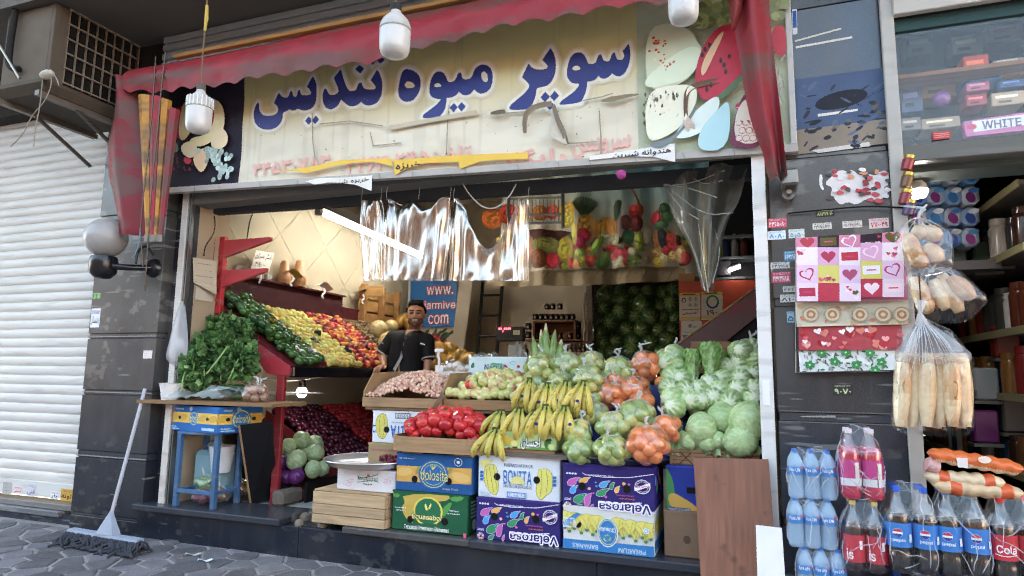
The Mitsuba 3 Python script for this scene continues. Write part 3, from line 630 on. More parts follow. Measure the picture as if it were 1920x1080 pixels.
A1, A2, A3 = (460, 60, 4.908), (700, 60, 4.908), (940, 50, 4.696)
D = lambda a, *p: L(*a, p, k=0)
word = [
 L(*A1, [(116, 650), (122, 648), (130, 665), (128, 700), (140, 745), (175, 772), (230, 775), (275, 765), (303, 740), (308, 710), (295, 680), (270, 660), (266, 655), (270, 650), (308, 568), (312, 563), (317, 568), (345, 600), (375, 610), (405, 602), (415, 560), (428, 545), (440, 555), (445, 590), (465, 605),
  (485, 595), (492, 550), (505, 537), (516, 550), (522, 580), (545, 592), (600, 588), (620, 575), (612, 545), (584, 516), (580, 512), (582, 506), (628, 422), (632, 416), (636, 422), (655, 450), (672, 510), (668, 600), (655, 660), (625, 705), (570, 727), (520, 725), (490, 705), (460, 728), (430, 725),
  (410, 712), (380, 735), (350, 742), (348, 790), (325, 845), (280, 885), (215, 902), (150, 892), (105, 860), (82, 810), (80, 750), (90, 690)]),
 D(A1, (590, 778), (620, 822), (590, 860), (555, 820)), D(A1, (655, 773), (687, 810), (652, 855), (620, 818)),
 L(*A1, [(748, 530), (755, 530), (768, 545), (775, 575), (800, 590), (840, 585), (870, 565), (872, 535), (835, 442), (832, 437), (836, 433), (893, 361), (897, 356), (899, 362), (915, 420), (940, 500), (965, 548), (1000, 555), (1035, 540), (1050, 490), (1073, 472), (1090, 490), (1097, 520), (1120, 535),
  (1175, 540), (1210, 530), (1210, 505), (1171, 458), (1167, 454), (1170, 450), (1224, 364), (1228, 358), (1232, 364), (1258, 410), (1272, 480), (1265, 570), (1245, 625), (1210, 665), (1160, 683), (1110, 680), (1079, 652), (1075, 647), (1070, 653), (1040, 680), (990, 693), (950, 680), (920, 655),
  (896, 633), (892, 629), (888, 634), (865, 680), (825, 712), (780, 718), (745, 700), (725, 655), (722, 600), (732, 550)]),
 D(A1, (1070, 318), (1112, 350), (1075, 398), (1030, 355)), D(A1, (1185, 235), (1225, 275), (1190, 318), (1150, 275)), D(A1, (1260, 235), (1300, 270), (1255, 305), (1222, 270)),
 L(*A2, [(300, 348), (345, 350), (400, 375), (435, 420), (440, 480), (430, 545), (400, 600), (360, 640), (300, 648), (255, 625), (233, 575), (238, 510), (255, 430), (275, 370)], [[(315, 458), (350, 460), (388, 490), (378, 517), (310, 524), (290, 490)]]),
 L(*A2, [(610, 363), (650, 378), (675, 420), (690, 465), (735, 462), (760, 440), (780, 390), (797, 370), (812, 385), (822, 430), (850, 442), (895, 435), (915, 410), (930, 350), (970, 308), (1025, 298), (1075, 325), (1102, 380), (1107, 450), (1095, 515), (1060, 560), (1010, 580), (970, 570), (939, 539),
  (935, 534), (932, 539), (910, 575), (870, 593), (830, 588), (799, 559), (795, 554), (791, 559), (770, 590), (735, 607), (684, 612), (680, 613), (680, 618), (678, 680), (655, 745), (619, 788), (615, 793), (610, 794), (550, 798), (470, 798), (458, 785), (465, 765), (520, 725), (580, 680),
  (620, 635), (630, 622), (590, 622), (545, 605), (520, 570), (518, 520), (530, 450), (555, 395), (580, 370)],
 [[(560, 490), (590, 470), (624, 485), (632, 507), (566, 512)], [(1000, 380), (1025, 362), (1052, 390), (1066, 452), (1042, 476), (1010, 450), (998, 415)]]),
 D(A2, (750, 660), (785, 700), (748, 750), (710, 705)), D(A2, (820, 652), (860, 692), (822, 742), (785, 700)),
 L(*A3, [(690, 225), (730, 245), (752, 290), (760, 325), (810, 325), (832, 310), (850, 250), (872, 238), (888, 260), (895, 295), (930, 302), (955, 295), (970, 240), (990, 220), (1003, 235), (1012, 280), (1045, 292), (1075, 280), (1082, 250), (1069, 217), (1066, 212), (1069, 208), (1114, 154), (1118, 148),
  (1121, 154), (1132, 195), (1135, 260), (1120, 340), (1095, 400), (1055, 435), (1020, 437), (990, 420), (975, 411), (972, 407), (969, 412), (945, 440), (905, 458), (870, 448), (858, 428), (855, 424), (851, 429), (830, 460), (795, 475), (758, 478), (754, 480), (753, 486), (750, 530), (735, 590),
  (712, 640), (708, 648), (690, 665), (600, 675), (515, 685), (505, 665), (560, 620), (620, 580), (665, 535), (690, 495), (640, 497), (600, 480), (575, 430), (580, 370), (600, 290), (640, 235)], [[(620, 367), (650, 340), (688, 348), (698, 371), (660, 384), (625, 380)]]),
 L(*A3, [(241, 338), (245, 333), (250, 339), (275, 370), (320, 385), (370, 385), (410, 370), (412, 345), (368, 304), (364, 300), (367, 295), (431, 195), (435, 188), (438, 195), (465, 240), (485, 310), (480, 400), (455, 465), (420, 510), (370, 530), (310, 540), (305, 590), (285, 650), (253, 703),
  (250, 708), (235, 722), (80, 735), (70, 715), (80, 690), (150, 635), (215, 580), (255, 525), (235, 495), (192, 458), (189, 454), (191, 449)]),
 D(A3, (385, 570), (425, 610), (380, 660), (342, 618)), D(A3, (465, 560), (505, 600), (460, 650), (425, 610)), D(A3, (425, 645), (465, 690), (422, 728), (385, 688))]
word = so.unary_union(word)
ink.add(word.buffer(0.032), '#cdc4aa').add(word.buffer(0.018), '#ddd6c2').add(word, '#2f3a7c')
zb = ink.px([(600, 275), (1180, 262)])
# faded pink line of writing
for txt, (xa, ya, xb, yb) in (('سرویس', (1075, 250, 1182, 300)), ('رایگان', (925, 272, 1062, 322)), ('تلفن', (805, 272, 885, 312)), ('۴۴۶۳۰۲۴۵', (650, 282, 806, 328)), ('۴۴۵۳۰۷۸۳', (476, 290, 622, 332))):
 (u0, v0), (u1, v1) = ink.px([(xa, yb), (xb, ya)])
 ink.add(fit(persian(txt, 0.1), u0, v0, u1, v1), '#dba396')
# dirt creases and old tape
for q in ([(588, 215), (590, 255), (594, 300)], [(697, 250), (702, 275), (755, 270)], [(845, 200), (842, 250), (840, 290)], [(930, 215), (1000, 208)], [(1125, 210), (1128, 260), (1128, 290)], [(605, 235), (660, 230), (720, 238)], [(1060, 272), (1120, 268)], [(1095, 190), (1130, 184), (1150, 178)]):
 ink.add(stroke(ink.px(q), 0.007), '#8f826a')
ink.add(stroke(ink.px([(735, 242), (880, 217), (895, 214)]), 0.03), '#b8a98c')
for i in range(70):
 x, y = rng.uniform(470, 1200), rng.uniform(200, 340)
 c = ink.px([(x, y)])[0]
 ink.add(ellipse(c[0], c[1], rng.uniform(0.002, 0.010), rng.uniform(0.001, 0.004), rng.uniform(0, 180), 6), np.array([120, 108, 88]) * rng.uniform(0.5, 1.2), up=False)
# left picture: sliced apples, bananas, strawberries and grapes
def blobpx(pts, col, k=2):
 ink.add(blob(ink.px(pts), k), col)
def dotpx(x, y, r, col, n=10, ry=None):
 c = ink.px([(x, y), (x + r, y)])
 q = abs(c[1][0] - c[0][0])
 ink.add(ellipse(c[0][0], c[0][1], q, q if ry is None else q * ry, 0, n), col, up=False)
for i in range(60):
 dotpx(rng.uniform(322, 385), rng.uniform(270, 325), rng.uniform(1.2, 3.0), np.array([120, 40, 55]) * rng.uniform(0.5, 1.0), 6)
blobpx([(325, 205), (355, 195), (372, 240), (350, 270), (325, 250)], '#7c1f2c')
blobpx([(355, 230), (375, 205), (405, 190), (418, 215), (400, 245), (365, 250)], '#b8202e')
blobpx([(340, 225), (345, 190), (365, 195), (372, 235), (352, 268), (341, 262)], '#d3c48e')
blobpx([(405, 185), (424, 200), (428, 240), (412, 262), (385, 278), (365, 276), (360, 262), (392, 256), (408, 232)], '#e2d19a')
blobpx([(345, 275), (362, 266), (376, 275), (376, 292), (362, 300), (347, 290)], '#ead8ac')
blobpx([(405, 250), (425, 242), (434, 258), (430, 275), (412, 284), (400, 278)], '#e7cfa4')
blobpx([(370, 290), (395, 276), (398, 300), (388, 322), (380, 326), (368, 308)], '#e8c49a')
blobpx([(352, 297), (366, 300), (364, 308), (356, 311), (350, 303)], '#d0304a')
blobpx([(326, 268), (338, 268), (344, 284), (336, 290), (328, 282)], '#62806c')
dotpx(402, 200, 10, '#e9e3d2', 14)
for i in range(64):
 t = rng.uniform(0, 1)
 dotpx(400 + 30 * t + rng.normal(0, 9), 290 + 40 * t * t + rng.normal(0, 7), rng.uniform(3.4, 4.8), np.array([186, 208, 196]) * rng.uniform(0.75, 1.05), 9)
# right picture: melons, watermelon, pineapple
blobpx([(1212, 60), (1260, 45), (1300, 65), (1308, 85), (1320, 100), (1300, 150), (1250, 175), (1212, 170)], '#c3c6a4')
blobpx([(1212, 150), (1290, 90), (1322, 100), (1300, 150), (1255, 165), (1212, 172)], '#cfd8b8')
for i in range(22):
 dotpx(1230 + rng.normal(0, 9), 85 + rng.normal(0, 10), rng.uniform(2, 3.5), rng.choice(['#b3392a', '#d8c9a0', '#c46a4a']), 6)
 dotpx(1250 + rng.normal(0, 7), 125 + rng.normal(0, 6), rng.uniform(1.5, 3), rng.choice(['#b3492a', '#d9cfae']), 6)
for i in range(34):
 dotpx(rng.uniform(1290, 1375), rng.uniform(12, 58), rng.uniform(8, 14), np.array([150, 158, 92]) * rng.uniform(0.6, 1.05), 12)
blobpx([(1318, 92), (1345, 58), (1375, 50), (1395, 60), (1400, 130), (1370, 175), (1322, 195), (1310, 180), (1302, 148)], '#b9283f')
blobpx([(1322, 195), (1340, 190), (1385, 150), (1402, 128), (1404, 140), (1380, 170), (1345, 196), (1325, 200)], '#4f6a4c')
blobpx([(1314, 130), (1345, 75), (1362, 62), (1340, 110), (1318, 155)], '#dcaf86', 2)
for x, y in ((1318, 110), (1323, 100), (1331, 92), (1368, 112), (1358, 128), (1361, 140), (1326, 172), (1334, 164), (1352, 120)):
 dotpx(x, y, 3.0, '#3a2420', 8, 1.8)
blobpx([(1212, 178), (1265, 165), (1305, 165), (1310, 190), (1285, 235), (1250, 262), (1212, 272)], '#dfdcc0')
for i in range(70):
 x = rng.uniform(1208, 1275); y = rng.uniform(178, 240 - (x - 1208) * 0.3)
 dotpx(x, y, rng.uniform(1.2, 2.6), np.array([95, 82, 60]) * rng.uniform(0.5, 1.2), 5, 2.2)
blobpx([(1260, 262), (1300, 215), (1345, 180), (1352, 200), (1330, 245), (1290, 265)], '#d3ddd2')
blobpx([(1212, 275), (1262, 263), (1290, 230), (1306, 200), (1306, 212), (1285, 245), (1262, 270), (1240, 285)], '#6f7a7c')
blobpx([(1310, 252), (1350, 205), (1370, 190), (1368, 285), (1310, 290)], '#a9ced0')
blobpx([(1368, 285), (1372, 250), (1385, 200), (1400, 175), (1440, 180), (1445, 280)], '#6e2440')
blobpx([(1376, 262), (1380, 215), (1398, 188), (1420, 195), (1430, 240), (1425, 272), (1395, 277)], '#ccbfae')
for i in range(5):
 for j in range(4):
  x, y = 1386 + j * 13 + (i % 2) * 6, 205 + i * 15
  if x < 1428:
   dotpx(x, y, 7.4, '#a02c48', 8); dotpx(x, y, 6.0, '#cfc3b0', 8)
for i in range(12):
 dotpx(rng.uniform(1442, 1472), rng.uniform(5, 45), rng.uniform(7, 11), np.array([150, 158, 100]) * rng.uniform(0.7, 1), 10)
blobpx([(1445, 60), (1472, 52), (1474, 110), (1462, 115), (1448, 100)], '#b8323e')
for i in range(14):
 x, y = rng.uniform(1455, 1472), rng.uniform(110, 200)
 ink.add(stroke(ink.px([(x, y), (x + rng.uniform(-8, 8), y + rng.uniform(10, 26))]), 0.004), np.array([200, 200, 190]) * rng.uniform(0.6, 1), up=False)
ink.part(ban, 'print', 'clean', smooth=True)
# torn flaps hanging off the banner
def strip(parent, name, pts, w, col, lift=0.0, mat='matte'):
 pts = smooth_open(np.array(pts, float), 2)
 t = np.gradient(pts, axis=0); t /= np.linalg.norm(t, axis=1, keepdims=True)
 side = np.cross(t, [0, 1, 0]); side /= np.linalg.norm(side, axis=1, keepdims=True) + 1e-9
 w = np.interp(np.linspace(0, 1, len(pts)), np.linspace(0, 1, len(w)), w)[:, None]
 curl = np.array([0, 1, 0]) * w
 v = np.stack([pts - side * w / 2 - curl * 0.3, pts - 0.15 * curl, pts + side * w / 2 - 0.35 * curl], 1).reshape(-1, 3)
 i = np.arange(len(pts) - 1) * 3
 f = tri(np.vstack([np.stack([i, i + 1, i + 4, i + 3], 1), np.stack([i + 1, i + 2, i + 5, i + 4], 1)]))
 return part(parent, name, (v, f), mat, col, smooth=True)
B = lambda x, y, d=0.02: P(x, y, Y=BY - d)
strip(ban, 'torn_flap', [B(985, 250), B(984, 225, .03), B(992, 207, .03), B(1015, 198, .03), B(1035, 196, .03)], [0.02, 0.035, 0.03], '#80715c')
strip(ban, 'torn_flap', [B(1038, 197, .03), B(1046, 225, .05), B(1058, 250, .06), B(1064, 272, .05)], [0.02, 0.03, 0.02], '#7d705e')
part(ban, 'torn_flap', (np.array([B(1036, 200), B(1029, 255, .05), B(1064, 272, .07), B(1052, 230, .05)]), np.array([[0, 1, 2], [0, 2, 3]])), 'matte', '#c9bda8')
strip(ban, 'torn_flap', [B(1128, 190), B(1150, 187, .03), B(1175, 181, .03), B(1198, 177)], [0.008, 0.03, 0.02, 0.005], '#8a7b60')
strip(ban, 'torn_flap', [B(1287, 225), B(1285, 195, .03), B(1290, 165, .03), B(1330, 155, .03), B(1368, 150)], [0.02, 0.02, 0.03, 0.03, 0.015], '#6d5647')
strip(ban, 'torn_flap', [B(1285, 222), B(1292, 235, .03), B(1300, 250, .02)], [0.02, 0.05, 0.03], '#c9b4a2')
strip(ban, 'torn_flap', [B(920, 213), B(935, 212, .03), B(948, 209)], [0.01, 0.03, 0.02], '#6b604e')
# paper signs pinned along the rail
def papersign(name, label, pts, col, text=None, tcol='#2a2a2a', y=BY - 0.034, box=None):
 k = thing(name, label, 'paper sign')
 q = Print((0, y, 0), lift=0, step=0.0015)
 q.add(sg.Polygon(q.px(pts)), col)
 q.part(k, 'sheet', 'clean')
 if text:
  w = Print((0, y, 0), lift=0.003)
  (a, b), (c, d) = w.px([(box[0], box[3]), (box[2], box[1])])
  w.add(fit(persian(text, 0.1), a, b, c, d).intersection(sg.Polygon(q.px(pts))), tcol)
  w.part(k, 'writing')
 return k
papersign('paper_sign', 'torn yellow paper strip stuck low on the banner left of centre', [(515, 322), (560, 316), (600, 309), (640, 300), (735, 297), (736, 312), (700, 303), (660, 306), (625, 312), (600, 319), (572, 325), (555, 321)], '#e2b41c')
papersign('paper_sign', 'torn yellow paper strip stuck low on the banner under the middle lettering', [(738, 300), (858, 291), (989, 286), (990, 298), (930, 300), (900, 303), (862, 317), (860, 304), (800, 306), (765, 315), (740, 329)], '#e0b21b', 'خربزه', box=(742, 302, 790, 322))
papersign('paper_sign', 'white torn paper with handwriting hanging under the banner at left', [(572, 340), (600, 334), (645, 333), (698, 329), (697, 358), (665, 346), (620, 342), (590, 346)], '#ded8cc', 'خربزه شیرین', box=(610, 332, 692, 350))
papersign('paper_sign', 'white torn paper with handwriting hanging under the banner at right', [(1105, 293), (1190, 281), (1265, 269), (1266, 304), (1225, 294), (1180, 293), (1106, 300)], '#dcd8d2', 'هندوانه شیرین', box=(1150, 276, 1258, 300))
# ================================================================== things fixed to the front
# ------------------------------------------------------------------ red awning, folded up
aw = thing('awning', 'faded red folded awning with a scalloped edge hanging over the top of the banner', 'awning')
XS = [-4.08, -3.65, -3.1, -2.05, -1.37, -0.45, 0.1]
ZL = [3.05, 2.99, 2.95, 2.945, 3.0, 2.985, 2.95]
def valance(u, v):
 x = -4.08 + 4.2 * u
 zl = np.interp(x, XS, ZL) + 0.028 * np.abs(np.sin(np.pi * x / 0.19)) - 0.02
 s = v
 y = -0.2 - 0.16 * np.sin(np.minimum(s * 1.5, 1) * 1.6) + 0.012 * np.sin(11 * x + 5 * s) * s + 0.02 * np.sin(3.1 * x + 1) * s + 0.02 * s
 z = 3.275 + (zl - 3.275) * s + 0.012 * np.sin(2.3 * x) * (1 - s)
 return np.stack([x, y + 0.010 * np.sin(33 * x) * np.clip(s - 0.6, 0, 1), z], -1)
part(aw, 'valance', grid(valance, 220, 16), 'vinyl', '#96202f', smooth=True)
def sheet(le, ri, Y, nu=14, nv=40, amp=0.05, fr=7.0, ph=0.0):
 le, ri = (smooth_open(np.array([P(x, y, Y=Y) for x, y in e]), 2) for e in (le, ri))
 t = np.linspace(0, 1, nv + 1)
 lp_, rp_ = (np.stack([np.interp(t, np.linspace(0, 1, len(e)), e[:, k]) for k in range(3)], 1) for e in (le, ri))
 def fn(u, v):
  j = np.round(v * nv).astype(int)
  p = lp_[j] * (1 - u[..., None]) + rp_[j] * u[..., None]
  p[..., 1] += amp * np.sin(fr * u + ph + 1.7 * v) * (0.4 + 0.6 * v) - 0.10 * np.sin(np.pi * u) * (1 - v)
  return p
 return grid(fn, nu, nv)
part(aw, 'side_drape', sheet([(228, 152), (222, 180), (210, 225), (199, 265), (197, 320), (209, 372), (214, 400), (217, 440)], [(252, 150), (262, 200), (263, 260), (266, 330), (269, 390), (272, 442)], -0.26, amp=0.03), 'vinyl', '#7c1726', smooth=True)
part(aw, 'side_drape', sheet([(1374, -30), (1376, 50), (1388, 115), (1392, 150), (1400, 190), (1410, 232), (1432, 285), (1437, 320), (1446, 336)], [(1440, -30), (1446, 60), (1455, 140), (1463, 210), (1470, 280), (1476, 334)], -0.2, amp=0.045, fr=9), 'vinyl', '#8a1c2b', smooth=True)
part(aw, 'side_drape', sheet([(1362, -30), (1370, 30), (1372, 52)], [(1400, -30), (1392, 20), (1378, 55)], -0.27, amp=0.02), 'vinyl', '#7d2a2c', smooth=True)
for (a, b, c, d), y0, y1, colr, nm in (((259, 280, 273, 279), 178, 440, '#c98a1c', 'folded_strip'), ((281, 301, 280, 287), 180, 441, '#b0283a', 'folded_strip'), ((302, 315, 288, 293), 186, 441, '#c4861d', 'folded_strip'), ((317, 330, 296, 303), 203, 442, '#8c2434', 'folded_strip')):
 pp = []
 for x, y, dep in ((a, y0, .035), (b, y0, .035), (c, y1, .012), (d, y1, .012)):
  pp += [P(x, y, Y=-0.30), P(x, y, Y=-0.30) + [0, dep, 0]]
 pp.append((P(a, y0, Y=-0.30) + P(b, y0, Y=-0.30)) / 2 + [0, -0.02, 0])
 pp.append((P(c, y1, Y=-0.30) + P(d, y1, Y=-0.30)) / 2 + [0, -0.006, 0])
 part(aw, nm, hull(pp), 'vinyl', colr)
part(aw, 'strip_clamp', hull([P(x, y, Y=yy) for x in (270, 304) for y in (440, 453) for yy in (-0.31, -0.27)]), 'metal', '#6d675f')
for q in ([(292, 105), (288, 180), (276, 300), (267, 380), (263, 430), (268, 500)], [(311, 96), (302, 170), (298, 220), (286, 330), (279, 430), (271, 545)]):
 w = smooth_open(np.array([P(x, y, Y=-0.34) for x, y in q]), 2)
 n = 90
 w = np.stack([np.interp(np.linspace(0, 1, n), np.linspace(0, 1, len(w)), w[:, k]) for k in range(3)], 1)
 part(aw, 'chain', tube(w, np.where(np.arange(n) % 2 == 0, 0.0065, 0.003), 5), 'metal', '#5a4f45', smooth=True)
part(aw, 'cord', tube(smooth_open([P(263, 425, Y=-.3), P(262, 450, Y=-.3), P(255, 475, Y=-.3), P(248, 483, Y=-.28)], 2), 0.003, 5), 'clean', '#5f8fa8')
part(aw, 'mount', bx(0.17, 0.24, -0.2, 0, 2.02, 2.1, 0.01), 'metal', '#8a867f')
part(aw, 'mount', xf(lathe([(0, 0), (0.03, 0), (0.03, 0.06), (0.012, 0.06), (0.012, 0.1), (0, 0.1)], 12), M4((0.2, -0.05, 2.0), rx=90)), 'metal', '#7b756e')
# ------------------------------------------------------------------ evaporative cooler on its bracket
ac = thing('air_cooler', 'old evaporative air cooler on a steel bracket above the white shutter', 'air cooler')
ax0, ax1, ay0, ay1, az0, az1 = -4.78, -4.30, -0.68, -0.02, 3.0, 3.55
part(ac, 'cabinet', bx(ax0, ax1 - 0.03, ay0, ay1, az0, az1, 0.006), 'matte', '#5c5043')
part(ac, 'pad_recess', bx(ax1 - 0.03, ax1 - 0.02, ay0 + 0.1, ay1 - 0.03, az0 + 0.03, az1), 'matte', '#17140f')
part(ac, 'corner_post', bx(ax1 - 0.03, ax1, ay0, ay0 + 0.1, az0, az1, 0.004), 'matte', '#574c40')
gb = MB()
for i in range(9):
 y = ay0 + 0.1 + (ay1 - ay0 - 0.12) * i / 8
 part(ac, 'grille_bar', bx(ax1 - 0.012, ax1, y - 0.004, y + 0.004, az0 + 0.02, az1), 'painted', '#77695a')
for i in range(6):
 z = az0 + 0.03 + i * 0.105
 part(ac, 'grille_bar', bx(ax1 - 0.012, ax1 + 0.004, ay0 + 0.09, ay1 - 0.02, z - 0.005, z + 0.005), 'painted', '#7d6f60')
part(ac, 'tray', hull([(ax0 - .06, ay0 - .05, 2.97), (ax1 + .03, ay0 - .05, 2.97), (ax0 - .06, ay1, 2.97), (ax1 + .03, ay1, 2.97), (ax0 - .02, ay0, 2.92), (ax1, ay0, 2.92), (ax0 - .02, ay1, 2.92), (ax1, ay1, 2.92), (ax0 - .06, ay0 - .05, 2.995), (ax1 + .03, ay0 - .05, 2.995), (ax0 - .06, ay1, 2.995), (ax1 + .03, ay1, 2.995)]), 'matte', '#4c4338')
for x in (ax0 + 0.05, ax1 - 0.03):
 part(ac, 'bracket_arm', bx(x - 0.02, x + 0.02, ay0 - 0.04, 0.0, 2.885, 2.92), 'painted', '#5f564c')
 part(ac, 'strut', tube([(x, -0.45, 2.89), (x, -0.02, 2.66)], 0.014, 6), 'metal', '#6d6760')
part(ac, 'drain_pipe', tube(smooth_open([(-4.66, ay0 - .03, 3.6), (-4.66, ay0 - .04, 3.2), (-4.63, ay0 - .04, 3.12), (-4.55, ay0 - .03, 3.1)], 2), 0.022, 8), 'matte', '#1d1a17', smooth=True)
part(ac, 'stay_wire', tube([(ax0 - .1, ay0 - .1, 3.5), (-4.5, ay0 - .05, 3.02)], 0.008, 6), 'metal', '#8d8479')
for q in ([(85, 130), (100, 150), (85, 190), (60, 215), (45, 250), (20, 275)], [(80, 145), (75, 200), (66, 240), (63, 275)], [(95, 130), (108, 150), (110, 160)]):
 part(ac, 'loose_string', tube(smooth_open([P(x, y, Y=-0.74) for x, y in q], 2), 0.0035, 5), 'matte', '#8c8474')
part(ac, 'rag_knot', xf(ico(2, (0.06, 0.03, 0.03)), M4(P(88, 140, Y=-0.74))), 'matte', '#a39a8a', smooth=True)
# ------------------------------------------------------------------ hanging LED bulbs
def bulb(label, cx, top, bot, w, Y, wire, sz=1.0, fins=False, lit=False, wirecol='#6b5a3c', small=False):
 k = thing('hanging_bulb', label, 'light bulb')
 c = P(cx, (top + bot) / 2, Y=Y)
 zt, zb_ = P(cx, top, Y=Y)[2], P(cx, bot, Y=Y)[2]
 r = w / 2 * (ROT[2] @ (c - CAM)) / FOC
 h = zt - zb_
 pos = np.array([c[0], c[1], zb_])
 glass = [(0.001, 0), (0.55 * r, 0.02 * h), (0.86 * r, 0.07 * h), (0.97 * r, 0.16 * h), (r, 0.28 * h), (r, 0.5 * h)]
 body = [(r * 1.02, 0.5 * h), (r * 1.0, 0.58 * h), (0.85 * r, 0.68 * h), (0.52 * r, 0.78 * h), (0.36 * r, 0.82 * h), (0.34 * r, 0.86 * h)]
 cap = [(0.36 * r, 0.86 * h), (0.36 * r, 0.98 * h), (0.2 * r, h), (0.0, h)]
 part(k, 'diffuser', xf(lathe(glass, 28), M4(pos)), 'gloss', '#bfbbb5', smooth=60, emit=EMIT['bulb'] if lit else None)
 part(k, 'housing', xf(lathe(body, 28), M4(pos)), 'gloss', '#a8a39b', smooth=50)
 part(k, 'rim', xf(lathe([(r * 1.0, 0.485 * h), (r * 1.035, 0.49 * h), (r * 1.035, 0.515 * h), (r * 1.0, 0.52 * h)], 28), M4(pos)), 'clean', '#8a857e')
 if fins:
  for a in range(20):
   part(k, 'fin', xf(bx(0.9 * r, 1.04 * r, -0.003, 0.003, 0.5 * h, 0.7 * h), M4(pos, rz=a * 18)), 'clean', '#cfcbc4')
 part(k, 'socket', xf(lathe(cap, 16), M4(pos)), 'matte', '#2a2a2c' if not fins else '#57524a', smooth=40)
 part(k, 'cord', tube(smooth_open([np.array([c[0], c[1], zt - 0.004])] + [P(x, y, Y=Y) for x, y in wire], 1), 0.0035, 6), 'matte', wirecol)
 return k
bulb('white hanging bulb with a finned collar in front of the left fruit picture', 374, 158, 250, 46, -1.0, [(380, 100), (386, 40), (388, 8), (390, -40)], fins=True)
bulb('large white hanging bulb in front of the red awning above the lettering', 741, 8, 108, 58, -1.0, [(743, -60)])
bulb('white hanging bulb cut off by the top edge near the right fruit picture', 1281, -55, 45, 56, -1.0, [(1283, -140)])
part('hanging_bulb', 'yellow_tape', tube([P(384, 58, Y=-1.0), P(387, 35, Y=-1.0), P(388, 10, Y=-1.0)], [0.006, 0.01, 0.007], 6), 'matte', '#b59a3c')
gl = thing('globe_lamp', 'milky globe wall lamp on a black arm on the left dark pillar', 'lamp')
gc = P(199, 446, Y=-0.22)
part(gl, 'globe', xf(ico(4, (0.138, 0.138, 0.138)), M4(gc)), 'gloss', '#989490', smooth=True)
part(gl, 'cup', xf(lathe([(0, -0.29), (0.05, -0.285), (0.085, -0.25), (0.09, -0.17), (0.08, -0.135), (0.0, -0.135)], 20), M4(gc)), 'gloss', '#1b1b20', smooth=50)
part(gl, 'arm', tube(smooth_open([gc + [0.05, 0.0, -0.2], gc + [0.15, 0.05, -0.21], gc + [0.22, 0.2, -0.19]], 2), 0.022, 8), 'gloss', '#1d1d22', smooth=True)
part(gl, 'wall_plate', xf(lathe([(0, 0), (0.07, 0), (0.055, 0.03), (0, 0.035)], 16), M4(gc + [0.22, 0.215, -0.19], rx=90)), 'gloss', '#1d1d22', smooth=40)
part(gl, 'scroll', tube(smooth_open([gc + [0.16, 0.12, -0.17], gc + [0.15, 0.13, -0.08], gc + [0.2, 0.15, -0.03], gc + [0.24, 0.19, -0.1]], 2), 0.009, 6), 'gloss', '#1d1d22', smooth=True)
# ------------------------------------------------------------------ mop leaning on the pillar
mop = thing('mop', 'grey yarn mop with a long pale handle leaning on the left dark pillar', 'mop')
h0, h1 = P(208, 968, Y=-0.22), P(272, 729, Y=-0.02)
part(mop, 'handle', tube([h0, h1], 0.012, 10), 'clean', '#a8a8ae', smooth=40)
ma, mb = P(132, 1003, Y=-0.30), P(262, 1026, Y=-0.34)
ma[2] = mb[2] = 0.075
part(mop, 'bar', hull([q + d for q in (ma, mb) for d in ([0, -.03, -.01], [0, .03, -.01], [0, -.025, .014], [0, .025, .014])]), 'clean', '#8f97a8')
mid = ma * 0.45 + mb * 0.55
sk = [h0 + [0, 0, 0.03]] + [mid + [s, d, 0.015] for s in (-0.075, 0.07) for d in (-0.03, 0.03)]
part(mop, 'bracket', hull([h0 + [.014, 0, .03], h0 + [-.014, 0, .03], h0 + [0, .014, .03], h0 + [0, -.014, .03]] + sk[1:]), 'matte', '#9aa0ac')
yn = []
for i in range(230):
 t = rng.uniform(0, 1)
 c = ma * (1 - t) + mb * t
 a = rng.choice([-1, 1], p=[0.72, 0.28]) * rng.uniform(0.3, 1)
 q = [c + [rng.normal(0, .01), 0, 0.0], c + [rng.normal(0, .03), -0.05 * abs(a) if a < 0 else 0.05 * a, -0.01], c + [rng.normal(0, .04), 0.075 * a, -0.05], c + [rng.normal(0, .05), 0.095 * a + rng.normal(0, .02), -0.066]]
 yn.append(tube(smooth_open(q, 1), 0.0075, 5))
part(mop, 'yarn', join(yn), 'matte', '#3b3e45', smooth=True, kind='stuff')
for x, y, w, c, lb in ((385, 1052, 0.055, '#c9d4de', 'small white scrap of paper on the pavement stones'), (337, 1048, 0.02, '#c46a50', 'tiny orange scrap lying on the pavement stones'), (362, 1041, 0.06, '#b9b3a8', 'thin pale splinter lying on the pavement stones')):
 c0 = P(x, y, Z=0.004)
 solo('litter', lb, 'litter', xf(grid(lambda u, v: np.stack([(u - .5) * w * 1.6, (v - .5) * w * .5, 0.006 + 0.006 * np.sin(7 * u + 2 * v)], -1), 6, 3), M4(c0, rz=20)), 'clean', c, smooth=True)
